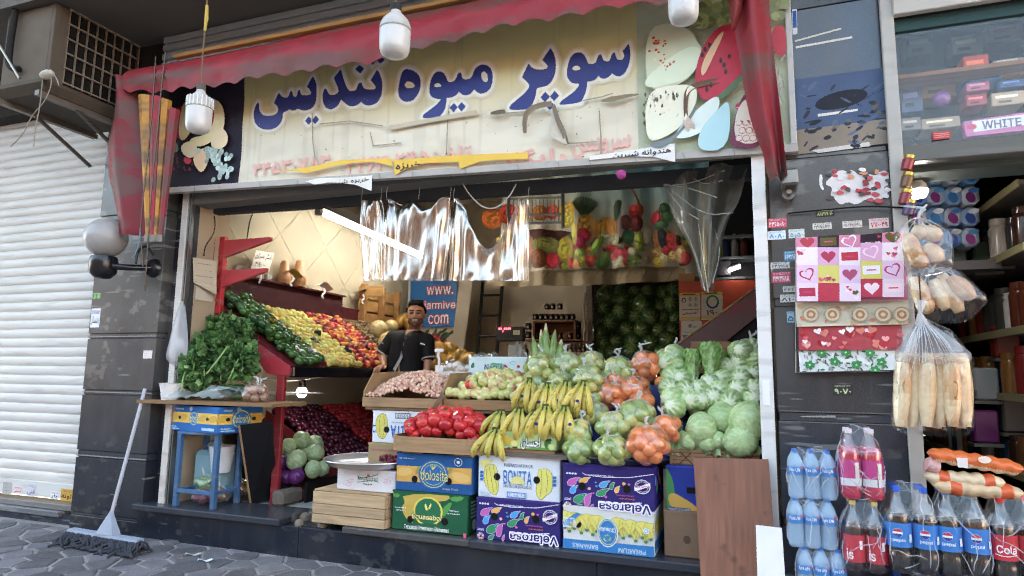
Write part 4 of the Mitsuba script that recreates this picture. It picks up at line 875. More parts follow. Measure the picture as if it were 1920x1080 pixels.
# ------------------------------------------------------------------ stickers and notices
def sticker(name, label, cat, box, Y, bg, text=None, tcol='#333333', lines=0, lcol='#555555', top=None):
 k = thing(name, label, cat)
 q = Print((0, Y, 0), lift=0, step=0.0008)
 x0, y0, x1, y1 = box
 (a, b), (c, d) = q.px([(x0, y1), (x1, y0)])
 part(k, 'sheet', bx(a, c, Y - 0.0012, Y + 0.0004, b, d), 'clean', bg)
 w = Print((0, Y, 0), lift=0.0014)
 hgt = d - b
 if top:
  w.add(rect(a + 0.004, d - hgt * 0.28, c - 0.004, d - hgt * 0.1), top)
 if text:
  w.add(fit(persian(text, 0.1), a + (c - a) * 0.08, b + hgt * 0.12, c - (c - a) * 0.08, b + hgt * (0.62 if lines or top else 0.85)), tcol)
 for i in range(lines):
  z = d - hgt * (0.12 + 0.8 * i / max(lines, 1)) if not text else d - hgt * (0.08 + 0.2 * i / lines)
  xa = a + (c - a) * 0.1
  while xa < c - (c - a) * 0.14:
   ww = rng.uniform(0.03, 0.12) * (c - a) + 0.002
   w.add(rect(xa, z - hgt * 0.02, min(xa + ww, c - 0.003), z - hgt * 0.02 - max(hgt * 0.02, 0.0016)), lcol, up=False)
   xa += ww + 0.04 * (c - a)
 w.part(k, 'print')
 return k
FRONT = -0.001
S = lambda *a, **k: sticker('sticker', *a, **k)
S('white blue sticker low beside the globe lamp', 'sticker', (176, 506, 191, 520), FRONT, '#b8cad6', '۸۸۰', '#2f6aa0', 1)
S('small green sticker above the white notice on the left pillar', 'sticker', (173, 549, 189, 560), FRONT, '#7fb86a', '۲۲۰', '#2d5a2a')
S('small white square sticker at mid height on the left pillar', 'sticker', (268, 657, 286, 672), FRONT, '#d8cdc8', None, lines=3, lcol='#a88')
sticker('notice', 'white printed notice taped to the left dark pillar', 'notice', (169, 578, 189, 614), FRONT, '#e2e0ea', 'بازنشستگان', '#20202a', 9, '#77778a')
S('plain cream sticker at shutter height left of the mop handle', 'sticker', (272, 488, 279, 500), FRONT, '#cfc7a8', '۳۱', '#333')
for box, bg, tx, tc, lb in (((308, 468, 320, 483), '#b23a44', '۱۴', '#e8d8d8', 'topmost dark red sticker on the narrow pillar side'), ((309, 487, 319, 508), '#b09030', '۲۰', '#241f12', 'yellow and black sticker on the narrow pillar side'),
       ((305, 529, 322, 543), '#b32f4c', '۶۶۶', '#ecd5d8', 'crimson sticker on the narrow pillar side under the yellow one'), ((303, 547, 320, 560), '#cfd6dc', '۵۵۰', '#6a7c90', 'white sticker on the narrow pillar side above the blue one'),
       ((301, 565, 319, 579), '#3f8fb8', '۴۴۰', '#152c44', 'bright blue sticker on the narrow pillar side'), ((298, 592, 316, 605), '#c33a4c', '۶۸۸', '#7a1c2a', 'crimson sticker on the narrow pillar side under the blue one'),
       ((296, 607, 311, 619), '#d79a9c', '۱۱۷', '#a02838', 'lowest pink sticker on the narrow pillar side')):
 S(lb, 'sticker', box, 0.0885, bg, text=tx, tcol=tc, lines=1, lcol=tc)
for box, bg, tx, tc, lb in (((1440, 408, 1475, 428), '#c2485f', '۴۴۶۵۰۸۰', '#f0e2e2', 'pink sticker nearest the white post on the right pillar'), ((1440, 432, 1473, 450), '#d5dde2', '۸۰۸۰', '#2b7fc0', 'white sticker with blue 8080 figures under the pink one'),
       ((1479, 429, 1508, 447), '#cfd0c4', '۵۰۵۰', '#3f8fb8', 'white sticker with pale blue 5050 figures'), ((1530, 391, 1564, 407), '#33342c', '۸۸۳۷۹۰۷۰', '#cfcf7c', 'black sticker with yellow figures above the wrapping paper'),
       ((1524, 417, 1559, 431), '#cfc9bc', '۲۴۶۹۸۶۴۴', '#403a34', 'white sticker with black figures under the black and yellow one'), ((1580, 413, 1616, 428), '#d2c8bd', '۹۱۰۴۴۶۸۴۶۸', '#6e3634', 'white sticker with brown figures in the middle of the row'),
       ((1630, 408, 1666, 429), '#d9bcb8', '۷۷۰۰۴۹', '#b0283c', 'white and red sticker at the right end of the row'), ((1470, 470, 1493, 489), '#4a86a8', '۶۶۹۳۱۶', '#e4e8ea', 'blue sticker left of the pink patchwork paper'),
       ((1445, 491, 1480, 504), '#cfcbc4', '۴۴۸۹۶۵', '#3a3a3c', 'white sticker with black 448965 figures'), ((1447, 509, 1482, 531), '#b8455c', '۴۴۹۳۶۸۸', '#f0dada', 'pink sticker with white 4493688 figures'),
       ((1468, 536, 1491, 548), '#bdb8ae', '۴۴۶', '#6e6a62', 'upper of two faded white stickers beside the patchwork paper'), ((1463, 552, 1491, 567), '#c5c2ba', '۸۱۰', '#55524c', 'lower of two faded white stickers beside the patchwork paper'),
       ((1476, 584, 1489, 605), '#8fb0bf', '۵', '#355c74', 'small blue sticker beside the paisley paper'), ((1562, 721, 1598, 741), '#35352e', '۹۰۷۰', '#cfcfa0', 'black sticker with pale 9070 figures under the wrapping papers')):
 S(lb, 'sticker', box, FRONT, bg, text=tx, tcol=tc, lines=2, lcol=tc)
rip = thing('torn_poster', 'remains of a torn white and red poster on the right dark pillar', 'poster')
q = Print((0, FRONT, 0), lift=0.0006)
q.add(blob(q.px([(1545, 345), (1560, 330), (1575, 318), (1590, 322), (1598, 318), (1612, 330), (1640, 325), (1665, 318), (1668, 345), (1655, 352), (1668, 362), (1650, 376), (1625, 372), (1606, 385), (1590, 378), (1575, 385), (1566, 374), (1556, 366), (1562, 352)]), 1), '#d8d0cb')
q.add(blob(q.px([(1537, 325), (1543, 330), (1541, 345), (1546, 356), (1540, 356), (1535, 342)]), 1), '#d9d5d0')
for i in range(42):
 x, y = rng.uniform(1552, 1666), rng.uniform(318, 380)
 q.add(blob(q.px([(x + rng.uniform(3, 11) * math.cos(a), y + rng.uniform(2, 6) * math.sin(a)) for a in np.arange(6) * 1.05]), 1), rng.choice(['#b5333f', '#c24a50', '#e0d8d4', '#4a4642', '#8f2a34', '#504b47', '#504b47', '#d38a5a']))
q.part(rip, 'paper')
for pts, colr, lb in (([(1490, 76), (1577, 52), (1578, 55), (1491, 79)], '#c9c2b4', 'upper pale strip of tape on the black panel'), ([(1492, 87), (1598, 68), (1598, 72), (1492, 91)], '#cfc8bc', 'lower pale strip of tape on the black panel'), ([(1533, 214), (1608, 204), (1608, 208), (1534, 219)], '#d2cdc4', 'white strip of tape across the worn blue panel'),
   ([(1520, 282), (1630, 266), (1632, 274), (1535, 287)], '#c2bdb2', 'grey torn paper strip along the bottom of the worn blue panel'), ([(1500, 780), (1566, 779), (1567, 783), (1505, 782)], '#9b9896', 'pale tape mark low on the right pillar')):
 q = Print((0, FRONT, 0), lift=0.0006)
 q.add(sg.Polygon(q.px(pts)), colr)
 q.solo = q.mb.solo('tape_strip', lb, 'tape', 'clean')
wp = thing('worn_poster', 'large worn blue poster scraped off the right pillar below the black panel', 'poster')
q = Print((0, FRONT, 0), lift=0.0002)
q.add(sg.Polygon(q.px([(1484, 150), (1657, 127), (1668, 232), (1480, 262)])), '#4d5e7c')
q.add(sg.Polygon(q.px([(1480, 246), (1668, 222), (1668, 268), (1478, 292)])), '#8d8071')
q.add(ellipse(*q.px([(1577, 187)])[0], 0.12, 0.045, 8), '#2c2f38')
for i in range(60):
 c = q.px([(rng.uniform(1486, 1664), rng.uniform(160, 285))])[0]
 q.add(ellipse(c[0], c[1], rng.uniform(0.004, 0.035), rng.uniform(0.002, 0.012), rng.uniform(-40, 60), 7), rng.choice(['#31343c', '#5d6a82', '#6f675c', '#3a3d48']), up=False)
q.part(wp, 'paper', 'matte')
q = Print((0, FRONT, 0), lift=0.0004)
sg_ = thing('blue_sign', 'small blue sign at the top right end of the banner', 'sign')
q.add(sg.Polygon(q.px([(1485, 18), (1494, 17), (1495, 64), (1486, 65)])), '#c9ccd2').add(sg.Polygon(q.px([(1486, 21), (1493, 20), (1494, 52), (1487, 53)])), '#1f4f9a')
q.part(sg_, 'face')
# shutter stickers along the bottom bar
for box, bg, tx, tc, lb in (((4, 905, 23, 926), '#a9a59c', None, '#777', 'grey sticker at the left end of the shutter bottom'), ((25, 913, 42, 925), '#d9c4c2', 'تاسیس', '#b0323c', 'red lettered sticker on the shutter bottom'), ((50, 908, 68, 930), '#c9c4c8', 'فنی', '#5a4a7a', 'purple and red sticker on the shutter bottom'),
       ((94, 922, 110, 935), '#dedad6', 'بار', '#1d1d1f', 'black lettered sticker on the shutter bottom'), ((113, 918, 137, 938), '#c99a2a', 'لوله', '#5c3010', 'yellow sticker at the right end of the shutter bottom')):
 S(lb, 'sticker', box, 0.1035, bg, text=tx, tcol=tc, lines=3, lcol=tc)
# ------------------------------------------------------------------ wrapping papers on the right pillar
def wrap(label, box, Y, bg, draw):
 k = thing('wrapping_paper', label, 'wrapping paper')
 q = Print((0, Y, 0), lift=0.002, step=0.0006, warp=lambda p: p + np.stack([0 * p[:, 0], 0.006 * np.sin(9 * p[:, 0] + 6 * p[:, 2]), 0 * p[:, 0]], 1), fine=0.05)
 poly = sg.Polygon(q.px(box))
 base = Print((0, Y, 0), lift=0, step=0, warp=q.warp, fine=0.05)
 base.add(poly, bg)
 base.part(k, 'sheet', 'gloss', smooth=True)
 draw(q, poly)
 q.part(k, 'print', 'gloss')
 return k
def heart(x, y, r, rot=0):
 t = np.linspace(0, 2 * np.pi, 22)[:-1]
 g = sg.Polygon(np.stack([16 * np.sin(t) ** 3, 13 * np.cos(t) - 5 * np.cos(2 * t) - 2 * np.cos(3 * t) - np.cos(4 * t)], 1)).buffer(0)
 return moved(g, x, y, r / 16, r / 16, rot)
def patch(q, poly):
 cols = ['#d47a98', '#a63a52', '#e3c9d8', '#b02c48', '#cfc45a', '#d8607c', '#e8d6dc', '#9c3450', '#2a2230', '#e4b4cc', '#b8324a', '#8c3a5c', '#dcb8d4', '#3a2c44', '#d8a0c0', '#b44a60']
 inner = ['#b3263c', '#e8d8dc', '#c8283c', '#7a1c30', '#5c5220', '#f0e4e4', '#c02c44', '#e4c0cc', '#e8e0e4', '#c03048', '#f0d0d8', '#d85878', '#a8486c', '#e070a0', '#b03050', '#e8c8cc']
 n = 0
 for r in range(4):
  for c in range(5):
   x, y = 1493 + c * 40, 430 + r * 34 - (8 if c > 2 else 0)
   g = sg.Polygon(q.px([(x, y), (x + 40, y), (x + 40, y + 34), (x, y + 34)])).intersection(poly)
   if g.is_empty:
    continue
   q.add(g, cols[(n * 7 + r * 3 + c) % 16])
   cx, cy = g.centroid.coords[0]
   kind = (r * 5 + c * 3) % 4
   if kind == 0:
    q.add(heart(cx, cy, 0.032).intersection(poly), inner[(n * 5) % 16])
   elif kind == 1:
    for i in range(6):
     q.add(heart(cx + rng.uniform(-.035, .035), cy + rng.uniform(-.03, .03), rng.uniform(.006, .013), rng.uniform(-30, 30)).intersection(poly), inner[(n + i) % 16], up=i == 0)
   elif kind == 2:
    hh = heart(cx, cy, 0.034, 20)
    q.add(hh.difference(heart(cx, cy, 0.026, 20)).intersection(poly), inner[(n * 3 + 2) % 16])
   else:
    q.add(rect(cx - .035, cy - .02, cx + .035, cy + .02).intersection(poly), inner[(n * 3 + 1) % 16])
    q.add(rect(cx - .02, cy - .003, cx + .02, cy + .003).intersection(poly), '#c04a66')
   n += 1
def paisley(q, poly):
 for i in range(46):
  x, y = rng.uniform(1496, 1700), rng.uniform(570, 610)
  c = q.px([(x, y)])[0]
  q.add(ellipse(c[0], c[1], rng.uniform(.006, .02), rng.uniform(.004, .012), rng.uniform(0, 180), 10).intersection(poly), rng.choice(['#c8a070', '#b8b89a', '#c47a60', '#a8b4a0', '#8c9a80', '#d8c8a0']), up=i % 8 == 0)
 for x in (1520, 1560, 1612, 1655, 1690):
  c = q.px([(x, 590)])[0]
  for r, co in ((0.036, '#a89478'), (0.03, '#cbb89a'), (0.02, '#a87a58'), (0.01, '#d0b890')):
   q.add(ellipse(c[0], c[1], r, r, 0, 18).intersection(poly), co)
def hearts(q, poly):
 for i in range(34):
  c = q.px([(rng.uniform(1500, 1690), rng.uniform(616, 656))])[0]
  q.add(heart(c[0], c[1], rng.uniform(.010, .022), rng.uniform(-20, 20)).intersection(poly), rng.choice(['#e8a09c', '#c0303c', '#d8606a', '#f0e4e4', '#d87a6c', '#a82030']), up=i % 6 == 0)
def flowers(q, poly):
 for i in range(90):
  c = q.px([(rng.uniform(1500, 1666), rng.uniform(658, 698))])[0]
  q.add(ellipse(c[0], c[1], .011, .004, rng.uniform(0, 180), 7).intersection(poly), rng.choice(['#5c7a66', '#8a9c90', '#b8a0a8', '#46604e']), up=i % 20 == 0)
 for x, y in ((1518, 684), (1565, 678), (1605, 684), (1652, 679), (1540, 662), (1585, 661), (1640, 694), (1630, 662)):
  c = q.px([(x, y)])[0]
  for a in range(5):
   q.add(ellipse(c[0] + .012 * math.cos(a * 1.257), c[1] + .012 * math.sin(a * 1.257), .0105, .0085, a * 72, 9).intersection(poly), '#2f8a4e', up=a == 0)
  q.add(ellipse(c[0], c[1], .005, .005, 0, 8).intersection(poly), '#c9d8a0')
wrap('white wrapping paper with green flowers, lowest on the right pillar', [(1497, 655), (1690, 650), (1690, 692), (1666, 697), (1500, 699)], -0.030, '#dfe4de', flowers)
wrap('red wrapping paper with white and pink hearts on the right pillar', [(1497, 613), (1700, 606), (1696, 655), (1498, 657)], -0.045, '#b0424c', hearts)
wrap('beige paisley wrapping paper on the right pillar', [(1491, 566), (1704, 562), (1704, 608), (1494, 613)], -0.060, '#c9c0a8', paisley)
wrap('pink patchwork wrapping paper with hearts, topmost on the right pillar', [(1491, 447), (1560, 441), (1620, 440), (1695, 434), (1690, 470), (1703, 522), (1703, 562), (1600, 566), (1493, 567)], -0.085, '#c0708c', patch)
rk = thing('paper_rack', 'thin wire rack carrying the wrapping papers on the right pillar', 'rack')
for z in (566, 612, 656, 698):
 part(rk, 'wire', tube([P(1490, z + 1, Y=-0.04), P(1702, z - 4, Y=-0.04)], 0.003, 5), 'metal', '#6d6a66')
for x in (1492, 1700):
 part(rk, 'wire', tube([P(x, 440, Y=-0.025), P(x, 700, Y=-0.025)], 0.003, 5), 'metal', '#6d6a66')
solo('loose_cable', 'thin black cable sagging across the right dark pillar above the stickers', 'cable', tube(smooth_open([P(1477, 400, Y=-.02), P(1560, 392, Y=-.03), P(1630, 386, Y=-.03), P(1700, 390, Y=-.05)], 2), 0.004, 6), 'matte', '#1b1a1a', smooth=True)
# ================================================================== fruit and vegetables: one prototype of each kind in a few variants
def shade(m, fn):
 c = fcen(m)
 return np.clip(fn(c / (np.linalg.norm(c, axis=1, keepdims=True) + 1e-9), c), 0, 255)
def blend(a, b, t):
 t = np.clip(t, 0, 1)[:, None]
 return rgb(a) * (1 - t) + rgb(b) * t
def nz(p, s, seed=0):
 return meshkit.fbm(np.asarray(p) * s, 3, seed)
def apple_mesh(sub=3, dimple=0.35, squash=0.9):
 v, f = ico(sub)
 rr = np.hypot(v[:, 0], v[:, 1])
 z = v[:, 2] * squash
 z = z - dimple * np.exp(-(rr / 0.33) ** 2) * (v[:, 2] > 0) + 0.18 * np.exp(-(rr / 0.3) ** 2) * (v[:, 2] < 0)
 k = 1 + 0.06 * v[:, 2]
 return np.column_stack([v[:, 0] * k, v[:, 1] * k, z]), f
def protos(mesh, cols, mat='fruit', n=5, seed=0):
 out = []
 for i in range(n):
  r = np.random.default_rng(seed * 100 + i)
  c = shade(mesh, lambda d, p: cols(d, r, p))
  out.append(ply(mesh, mat, smooth=True, fc=c))
 return out
def side_t(d, r, w=0.5):
 a = r.normal(size=3); a /= np.linalg.norm(a)
 return d @ a, a
def c_apple(d, r, p):
 t, _ = side_t(d, r)
 base = blend('#bcbc6a', '#d4c888', np.full(len(d), r.uniform(0, 1)))
 bl = np.clip((t - r.uniform(0.25, 1.1)) * 2.0 + 0.5 * (nz(p, 3, 1) - 0.5), 0, 1) * 0.85
 bl = bl[:, None]
 return (base * (1 - bl) + rgb('#c0605a') * bl) * (0.9 + 0.2 * nz(p, 5, 2))[:, None]
def c_plum(d, r, p):
 t, _ = side_t(d, r)
 a = blend(r.choice(['#c9b850', '#b89c3c', '#ccc468']), '#a8b450', np.full(len(d), r.uniform(0, 1)))
 bl = (np.clip((t - 0.55) * 1.6, 0, 1) * r.uniform(0, 0.6))[:, None]
 return a * (1 - bl) + rgb('#b5653a') * bl
def c_nect(d, r, p):
 t, _ = side_t(d, r)
 return blend(r.choice(['#d87a24', '#c8862c', '#d0602a']), r.choice(['#8c1420', '#a41c22', '#6a1020']), np.clip((t + r.uniform(-0.4, 0.7)) * 1.6 + (nz(p, 4, 3) - 0.5), 0, 1))
def c_green(d, r, p):
 return blend(r.choice(['#23421d', '#2c5020', '#1d3a1c', '#386026']), '#5d7a35', np.clip(nz(p, 3, 5) * 1.4 - 0.6, 0, 1)) * r.uniform(0.75, 1.1)
def c_flat(a, b, s=3):
 return lambda d, r, p: blend(a, b, np.clip(nz(p + r.uniform(0, 9), s, 6) * 1.6 - 0.3, 0, 1)) * r.uniform(0.85, 1.1)
def c_lime(d, r, p):
 t, _ = side_t(d, r)
 return blend(r.choice(['#94a450', '#a4ac58', '#869c4a']), r.choice(['#c4b860', '#b8b464', '#94a854']), np.clip(t * 0.8 + 0.4 + (nz(p, 3, 7) - 0.5), 0, 1))
def c_tom(d, r, p):
 top = np.clip((d[:, 2] - 0.93) * 20, 0, 1)
 b = blend(r.choice(['#c01c28', '#cc2a2c', '#b41824']), '#d04430', np.clip(nz(p, 2, 8) * 1.4 - 0.5, 0, 1))
 return b * (1 - top[:, None]) + rgb('#3d5a22') * top[:, None]
PR = {
 'apple': protos(apple_mesh(), c_apple, 'waxy', 7, 1),
 'plum': protos(ico(2), c_plum, 'fruit', 5, 2),
 'nectarine': protos(apple_mesh(2, 0.2, 0.95), c_nect, 'fruit', 7, 3),
 'green': protos(ico(2, (1, 1, 1.2)), c_green, 'waxy', 5, 4),
 'kiwi': protos(ico(2, (0.85, 0.85, 1.15)), c_flat('#5a4426', '#6d5632'), 'fruit', 3, 5),
 'onion': protos(ico(2, (1, 1, 0.9)), c_flat('#33101e', '#5c2036', 2), 'waxy', 6, 6),
 'cherry': protos(ico(2), c_flat('#8e1420', '#a82026', 2), 'waxy', 5, 7),
 'lime': protos(ico(2, (1, 1, 1.08)), c_lime, 'waxy', 6, 8),
 'orange': protos(apple_mesh(2, 0.12, 0.96), c_flat('#d46c2c', '#e0884a', 2), 'waxy', 5, 9),
 'tomato': protos(apple_mesh(3, 0.14, 0.9), c_tom, 'waxy', 6, 10),
}
def rotq():
 return rng.uniform(0, 360), rng.uniform(0, 360), rng.uniform(0, 360)
def drop(kind, name, label, cat, pos, r, group, upright=False, jitter=0.1):
 k = key(name)
 a, b, c = (rng.uniform(0, 360), rng.uniform(-35, 35), rng.uniform(-35, 35)) if upright else rotq()
 d = dict(PR[kind][rng.integers(len(PR[kind]))])
 d['to_world'] = T(M4(pos, a, b, c, s=r * rng.uniform(1 - jitter, 1 + jitter)))
 scene[k] = d
 labels[k] = {'label': label, 'category': cat, 'group': group}
 return k
def slope_fill(kind, name, label, cat, group, xa, za, xb, zb_, y0, y1, r, jitter=0.1, extra=0.0, skip=0.0):
 L_ = math.hypot(xb - xa, zb_ - za)
 ux, uz = (xb - xa) / L_, (zb_ - za) / L_
 nx, nz_ = -uz, ux
 if nz_ < 0:
  nx, nz_ = -nx, -nz_
 n = 0
 rows = int(L_ / (1.84 * r))
 for i in range(rows + 1):
  s = r * 0.6 + i * (L_ - 1.2 * r) / max(rows, 1)
  cols = int((y1 - y0 - r) / (2.06 * r))
  for j in range(cols + 1):
   if rng.random() < skip:
    continue
   y = y0 + r + (j + 0.5 * (i % 2)) * (y1 - y0 - 2 * r) / max(cols, 1)
   if y > y1 - 0.6 * r:
    continue
   h = r * 0.9 + rng.uniform(-0.25, 0.35) * r + extra * rng.random()
   drop(kind, name, label, cat, (xa + ux * s + nx * h + rng.normal(0, .06) * r, y + rng.normal(0, .1) * r, za + uz * s + nz_ * h), r, group, jitter=jitter)
   n += 1
 return n
# ================================================================== left side: sloped red stand with two levels
st = thing('fruit_stand', 'dark red sloped fruit stand along the left wall with a black front edge', 'stand')
part(st, 'bed', hull([(-3.74, .38, 1.56), (-3.06, .38, 1.10), (-3.74, 2.9, 1.56), (-3.06, 2.9, 1.10), (-3.74, .38, 1.60), (-3.06, .38, 1.14), (-3.74, 2.9, 1.60), (-3.06, 2.9, 1.14)]), 'matte', '#5a1a20')
part(st, 'back_riser', bx(-3.765, -3.735, 0.39, 1.93, 1.5, 1.845, 0.003), 'matte', '#3c1117')
part(st, 'back_riser', bx(-3.765, -3.735, 1.94, 3.4, 1.45, 1.75, 0.003), 'matte', '#4f1820')
part(st, 'shelf', bx(-3.79, -3.70, 0.39, 1.93, 1.845, 1.86), 'matte', '#4a161d')
for y, a in ((0.765, '#7d1f27'), (1.285, '#7d1f27'), (1.86, '#5f1a20')):
 part(st, 'divider', hull([(-3.73, y - .008, 1.58), (-3.05, y - .008, 1.11), (-3.73, y + .008, 1.58), (-3.05, y + .008, 1.11), (-3.73, y - .008, 1.665), (-3.05, y - .008, 1.19), (-3.73, y + .008, 1.665), (-3.05, y + .008, 1.19)]), 'matte', a)
side = [P(x, y, Y=0.37) for x, y in ((300 + 178, 640), (548, 690), (545, 704), (528, 706), (500, 700), (476, 665))]
part(st, 'end_panel', hull([q + [0, d, 0] for q in side for d in (0, .02)]), 'painted', '#a8303a')
part(st, 'front_edge', bx(-3.075, -3.03, 0.37, 2.9, 1.075, 1.155, 0.008), 'gloss', '#17171c')
part(st, 'front_post', bx(-3.15, -3.09, 0.34, 0.375, 0.2, 1.09, 0.004), 'painted', '#8a2029')
part(st, 'front_post', bx(-3.12, -3.08, 2.86, 2.9, 0.2, 1.09, 0.004), 'painted', '#6a1a22')
bp = part(st, 'back_post', bx(-3.75, -3.70, 0.33, 0.37, 1.0, 2.12, 0.003), 'painted', '#b3252e')
for z, w in ((2.06, 0.42), (1.83, 0.40)):
 part(st, 'arm', hull([(-3.70, .33, z - .1), (-3.70, .33, z + .03), (-3.70, .36, z - .1), (-3.70, .36, z + .03), (-3.70 + w, .33, z + .005), (-3.70 + w, .36, z + .005), (-3.70 + w, .33, z + .03), (-3.70 + w, .36, z + .03)]), 'painted', '#b83a40')
for i in range(8):
 part(st, 'post_hole', bx(-3.735, -3.725, .3292, .331, 1.2 + i * .1, 1.225 + i * .1), 'matte', '#4a1015')
part(st, 'lower_bed', hull([(-3.74, .5, .74), (-2.98, .5, .28), (-3.74, 2.9, .74), (-2.98, 2.9, .28), (-3.74, .5, .70), (-2.98, .5, .22), (-3.74, 2.9, .70), (-2.98, 2.9, .22)]), 'matte', '#3c1418')
part(st, 'lower_divider', hull([(-3.73, .93, .7), (-2.98, .93, .26), (-3.73, .945, .7), (-2.98, .945, .26), (-3.73, .93, .80), (-2.98, .93, .36), (-3.73, .945, .80), (-2.98, .945, .36)]), 'matte', '#6a1c22')
part(st, 'lower_divider', hull([(-3.73, 1.60, .7), (-2.98, 1.60, .26), (-3.73, 1.615, .7), (-2.98, 1.615, .26), (-3.73, 1.60, .80), (-2.98, 1.60, .36), (-3.73, 1.615, .80), (-2.98, 1.615, .36)]), 'matte', '#6a1c22')
part(st, 'white_shelf', bx(-3.74, -3.2, 0.5, 0.95, 0.945, 0.955), 'clean', '#c9c6c0')
part(st, 'lower_front', bx(-2.985, -2.965, .5, 2.9, .2, .34), 'matte', '#1d1a1c')
for q, h in (((-3.06, 0.30, 0.205), 0.10), ((-3.05, 0.55, 0.205), 0.11), ((-3.05, 0.82, 0.205), 0.11)):
 solo('brick', ('nearest', 'middle', 'farthest')[int((q[1] - .3) / .25)] + ' of the old bricks propping the lower bin of the stand', 'brick', xf(bx(-.05, .05, 0, .22, 0, h, 0.018), M4(q, rz=rng.uniform(-5, 5))), 'matte', '#6f655a', smooth=False)
slope_fill('green', 'avocado', 'dark green avocado heaped at the near end of the sloped stand', 'avocado', 'avocados on the sloped stand', -3.71, 1.60, -3.07, 1.155, 0.40, 0.755, 0.031, extra=0.02)
slope_fill('plum', 'yellow_plum', 'yellow green plum between the two red dividers of the stand', 'plum', 'yellow plums on the sloped stand', -3.71, 1.60, -3.07, 1.155, 0.78, 1.28, 0.030)
slope_fill('nectarine', 'nectarine', 'orange and dark red nectarine on the stand beside the man', 'nectarine', 'nectarines on the sloped stand', -3.71, 1.60, -3.07, 1.155, 1.30, 1.85, 0.0325)
slope_fill('kiwi', 'kiwi', 'brown kiwi on the stand between nectarines and melons', 'kiwi', 'kiwis on the sloped stand', -3.71, 1.60, -3.07, 1.155, 1.875, 2.35, 0.028, skip=0.05)
for i in range(40):
 y = rng.uniform(0.36, 0.6); s = rng.uniform(0, 1)
 drop('green', 'avocado', 'dark green avocado heaped at the near end of the sloped stand', 'avocado', (-3.72 + .5 * s, y, 1.68 - .33 * s + rng.uniform(0, .03)), 0.032, 'avocados on the sloped stand')
slope_fill('onion', 'red_onion', 'dark red onion in the lower bin beside the cabbages', 'onion', 'red onions in the lower bin', -3.71, .77, -3.0, .33, 0.95, 1.59, 0.029, extra=0.03)
slope_fill('cherry', 'red_tomato', 'small red tomato in the far lower bin of the stand', 'tomato', 'small tomatoes in the lower bin', -3.71, .78, -3.0, .33, 1.62, 2.75, 0.0275, extra=0.01)
# trays, ties and wrappers lying on the fruit
for i, (s, y) in enumerate([(0.12, .55), (.42, .62), (.74, .5), (.9, .66), (.9, .55), (.9, .72), (.55, 1.05), (.7, .9), (.86, 1.2), (.6, 1.45), (.7, 1.6), (.8, 1.55), (.3, .72), (.1, .42)]):
 x, z = -3.7 + .63 * s, 1.60 - .44 * s + .075
 c = ['#b8a23a', '#c9a62c', '#cfc4c4', '#d8d2d2', '#cfcaca', '#d6cfcf', '#26343f', '#22303c', '#2b4a5c', '#2b2f3c', '#b8b4b4', '#20242c', '#c9a62c', '#c9b43a'][i]
 g = grid(lambda u, v: np.stack([(u - .5) * .075, (v - .5) * .055, .014 * np.sin(5 * u + i) * np.cos(6 * v + 2 * i)], -1), 5, 5)
 solo('wrapper', ['yellow', 'yellow', 'white', 'white', 'white', 'white', 'dark', 'dark', 'blue', 'dark', 'white', 'dark', 'yellow', 'yellow'][i] + ' crumpled wrapper lying on the stand fruit, ' + ('back row', 'middle row', 'front row')[min(2, int(s * 3))] + (' of the avocados' if y < .76 else ' of the plums' if y < 1.28 else ' of the nectarines') + ('', '', '', ' at right', ' in the middle', ' at far right', '', ' at left', '', '', '', '', ' by the divider', ' by the post')[i], 'wrapper', xf(g, M4((x, y, z), rz=rng.uniform(0, 180), ry=30)), 'clean', c, smooth=True)
# melons at the far end of the stand
def c_melon(d, r, p):
 return blend('#a8935c', '#c9b780', np.clip(np.abs(nz(p, 6, 11) - 0.5) * 5, 0, 1))
PR['melon'] = protos(ico(3), c_melon, 'fruit', 3, 11)
PR['yellow_melon'] = protos(ico(3, (1.75, 1, 1)), c_flat('#a87a1c', '#bf9430', 2), 'fruit', 4, 12)
for q, r, lb in ((P(710, 618, X=-3.45), .095, 'round netted melon behind the shoulder of the man'), (P(733, 612, X=-3.5), .07, 'smaller netted melon at the back beside the man'), (P(730, 642, X=-3.25), .11, 'large netted melon right behind the arm of the man')):
 drop('melon', 'netted_melon', lb, 'melon', q, r, 'netted melons on the stand')
for i, (x, y) in enumerate([(752, 602), (768, 608)]):
 drop('yellow_melon', 'pale_squash', ('left', 'right')[i] + ' pale squash standing behind the head of the man', 'squash', P(x, y, Y=2.9), .06, 'pale squashes')
for i, (x, y) in enumerate([(829, 657), (845, 652), (815, 668), (832, 666), (850, 663), (822, 676), (835, 676), (848, 674), (860, 672), (868, 671), (875, 675), (815, 682)]):
 drop('yellow_melon', 'yellow_melon', 'long yellow melon in the heap right of the man', 'melon', P(x, y, Y=2.45 - .03 * (i // 5)), .056, 'yellow melons behind the counter')
solo('melon_table', 'low dark table under the heap of yellow melons', 'table', join([bx(-2.85, -2.05, 2.3, 2.7, 1.08, 1.13), bx(-2.8, -2.75, 2.35, 2.4, .2, 1.08), bx(-2.15, -2.1, 2.35, 2.4, .2, 1.08), bx(-2.8, -2.75, 2.6, 2.65, .2, 1.08), bx(-2.15, -2.1, 2.6, 2.65, .2, 1.08)]), 'wood', '#4a3a2a')
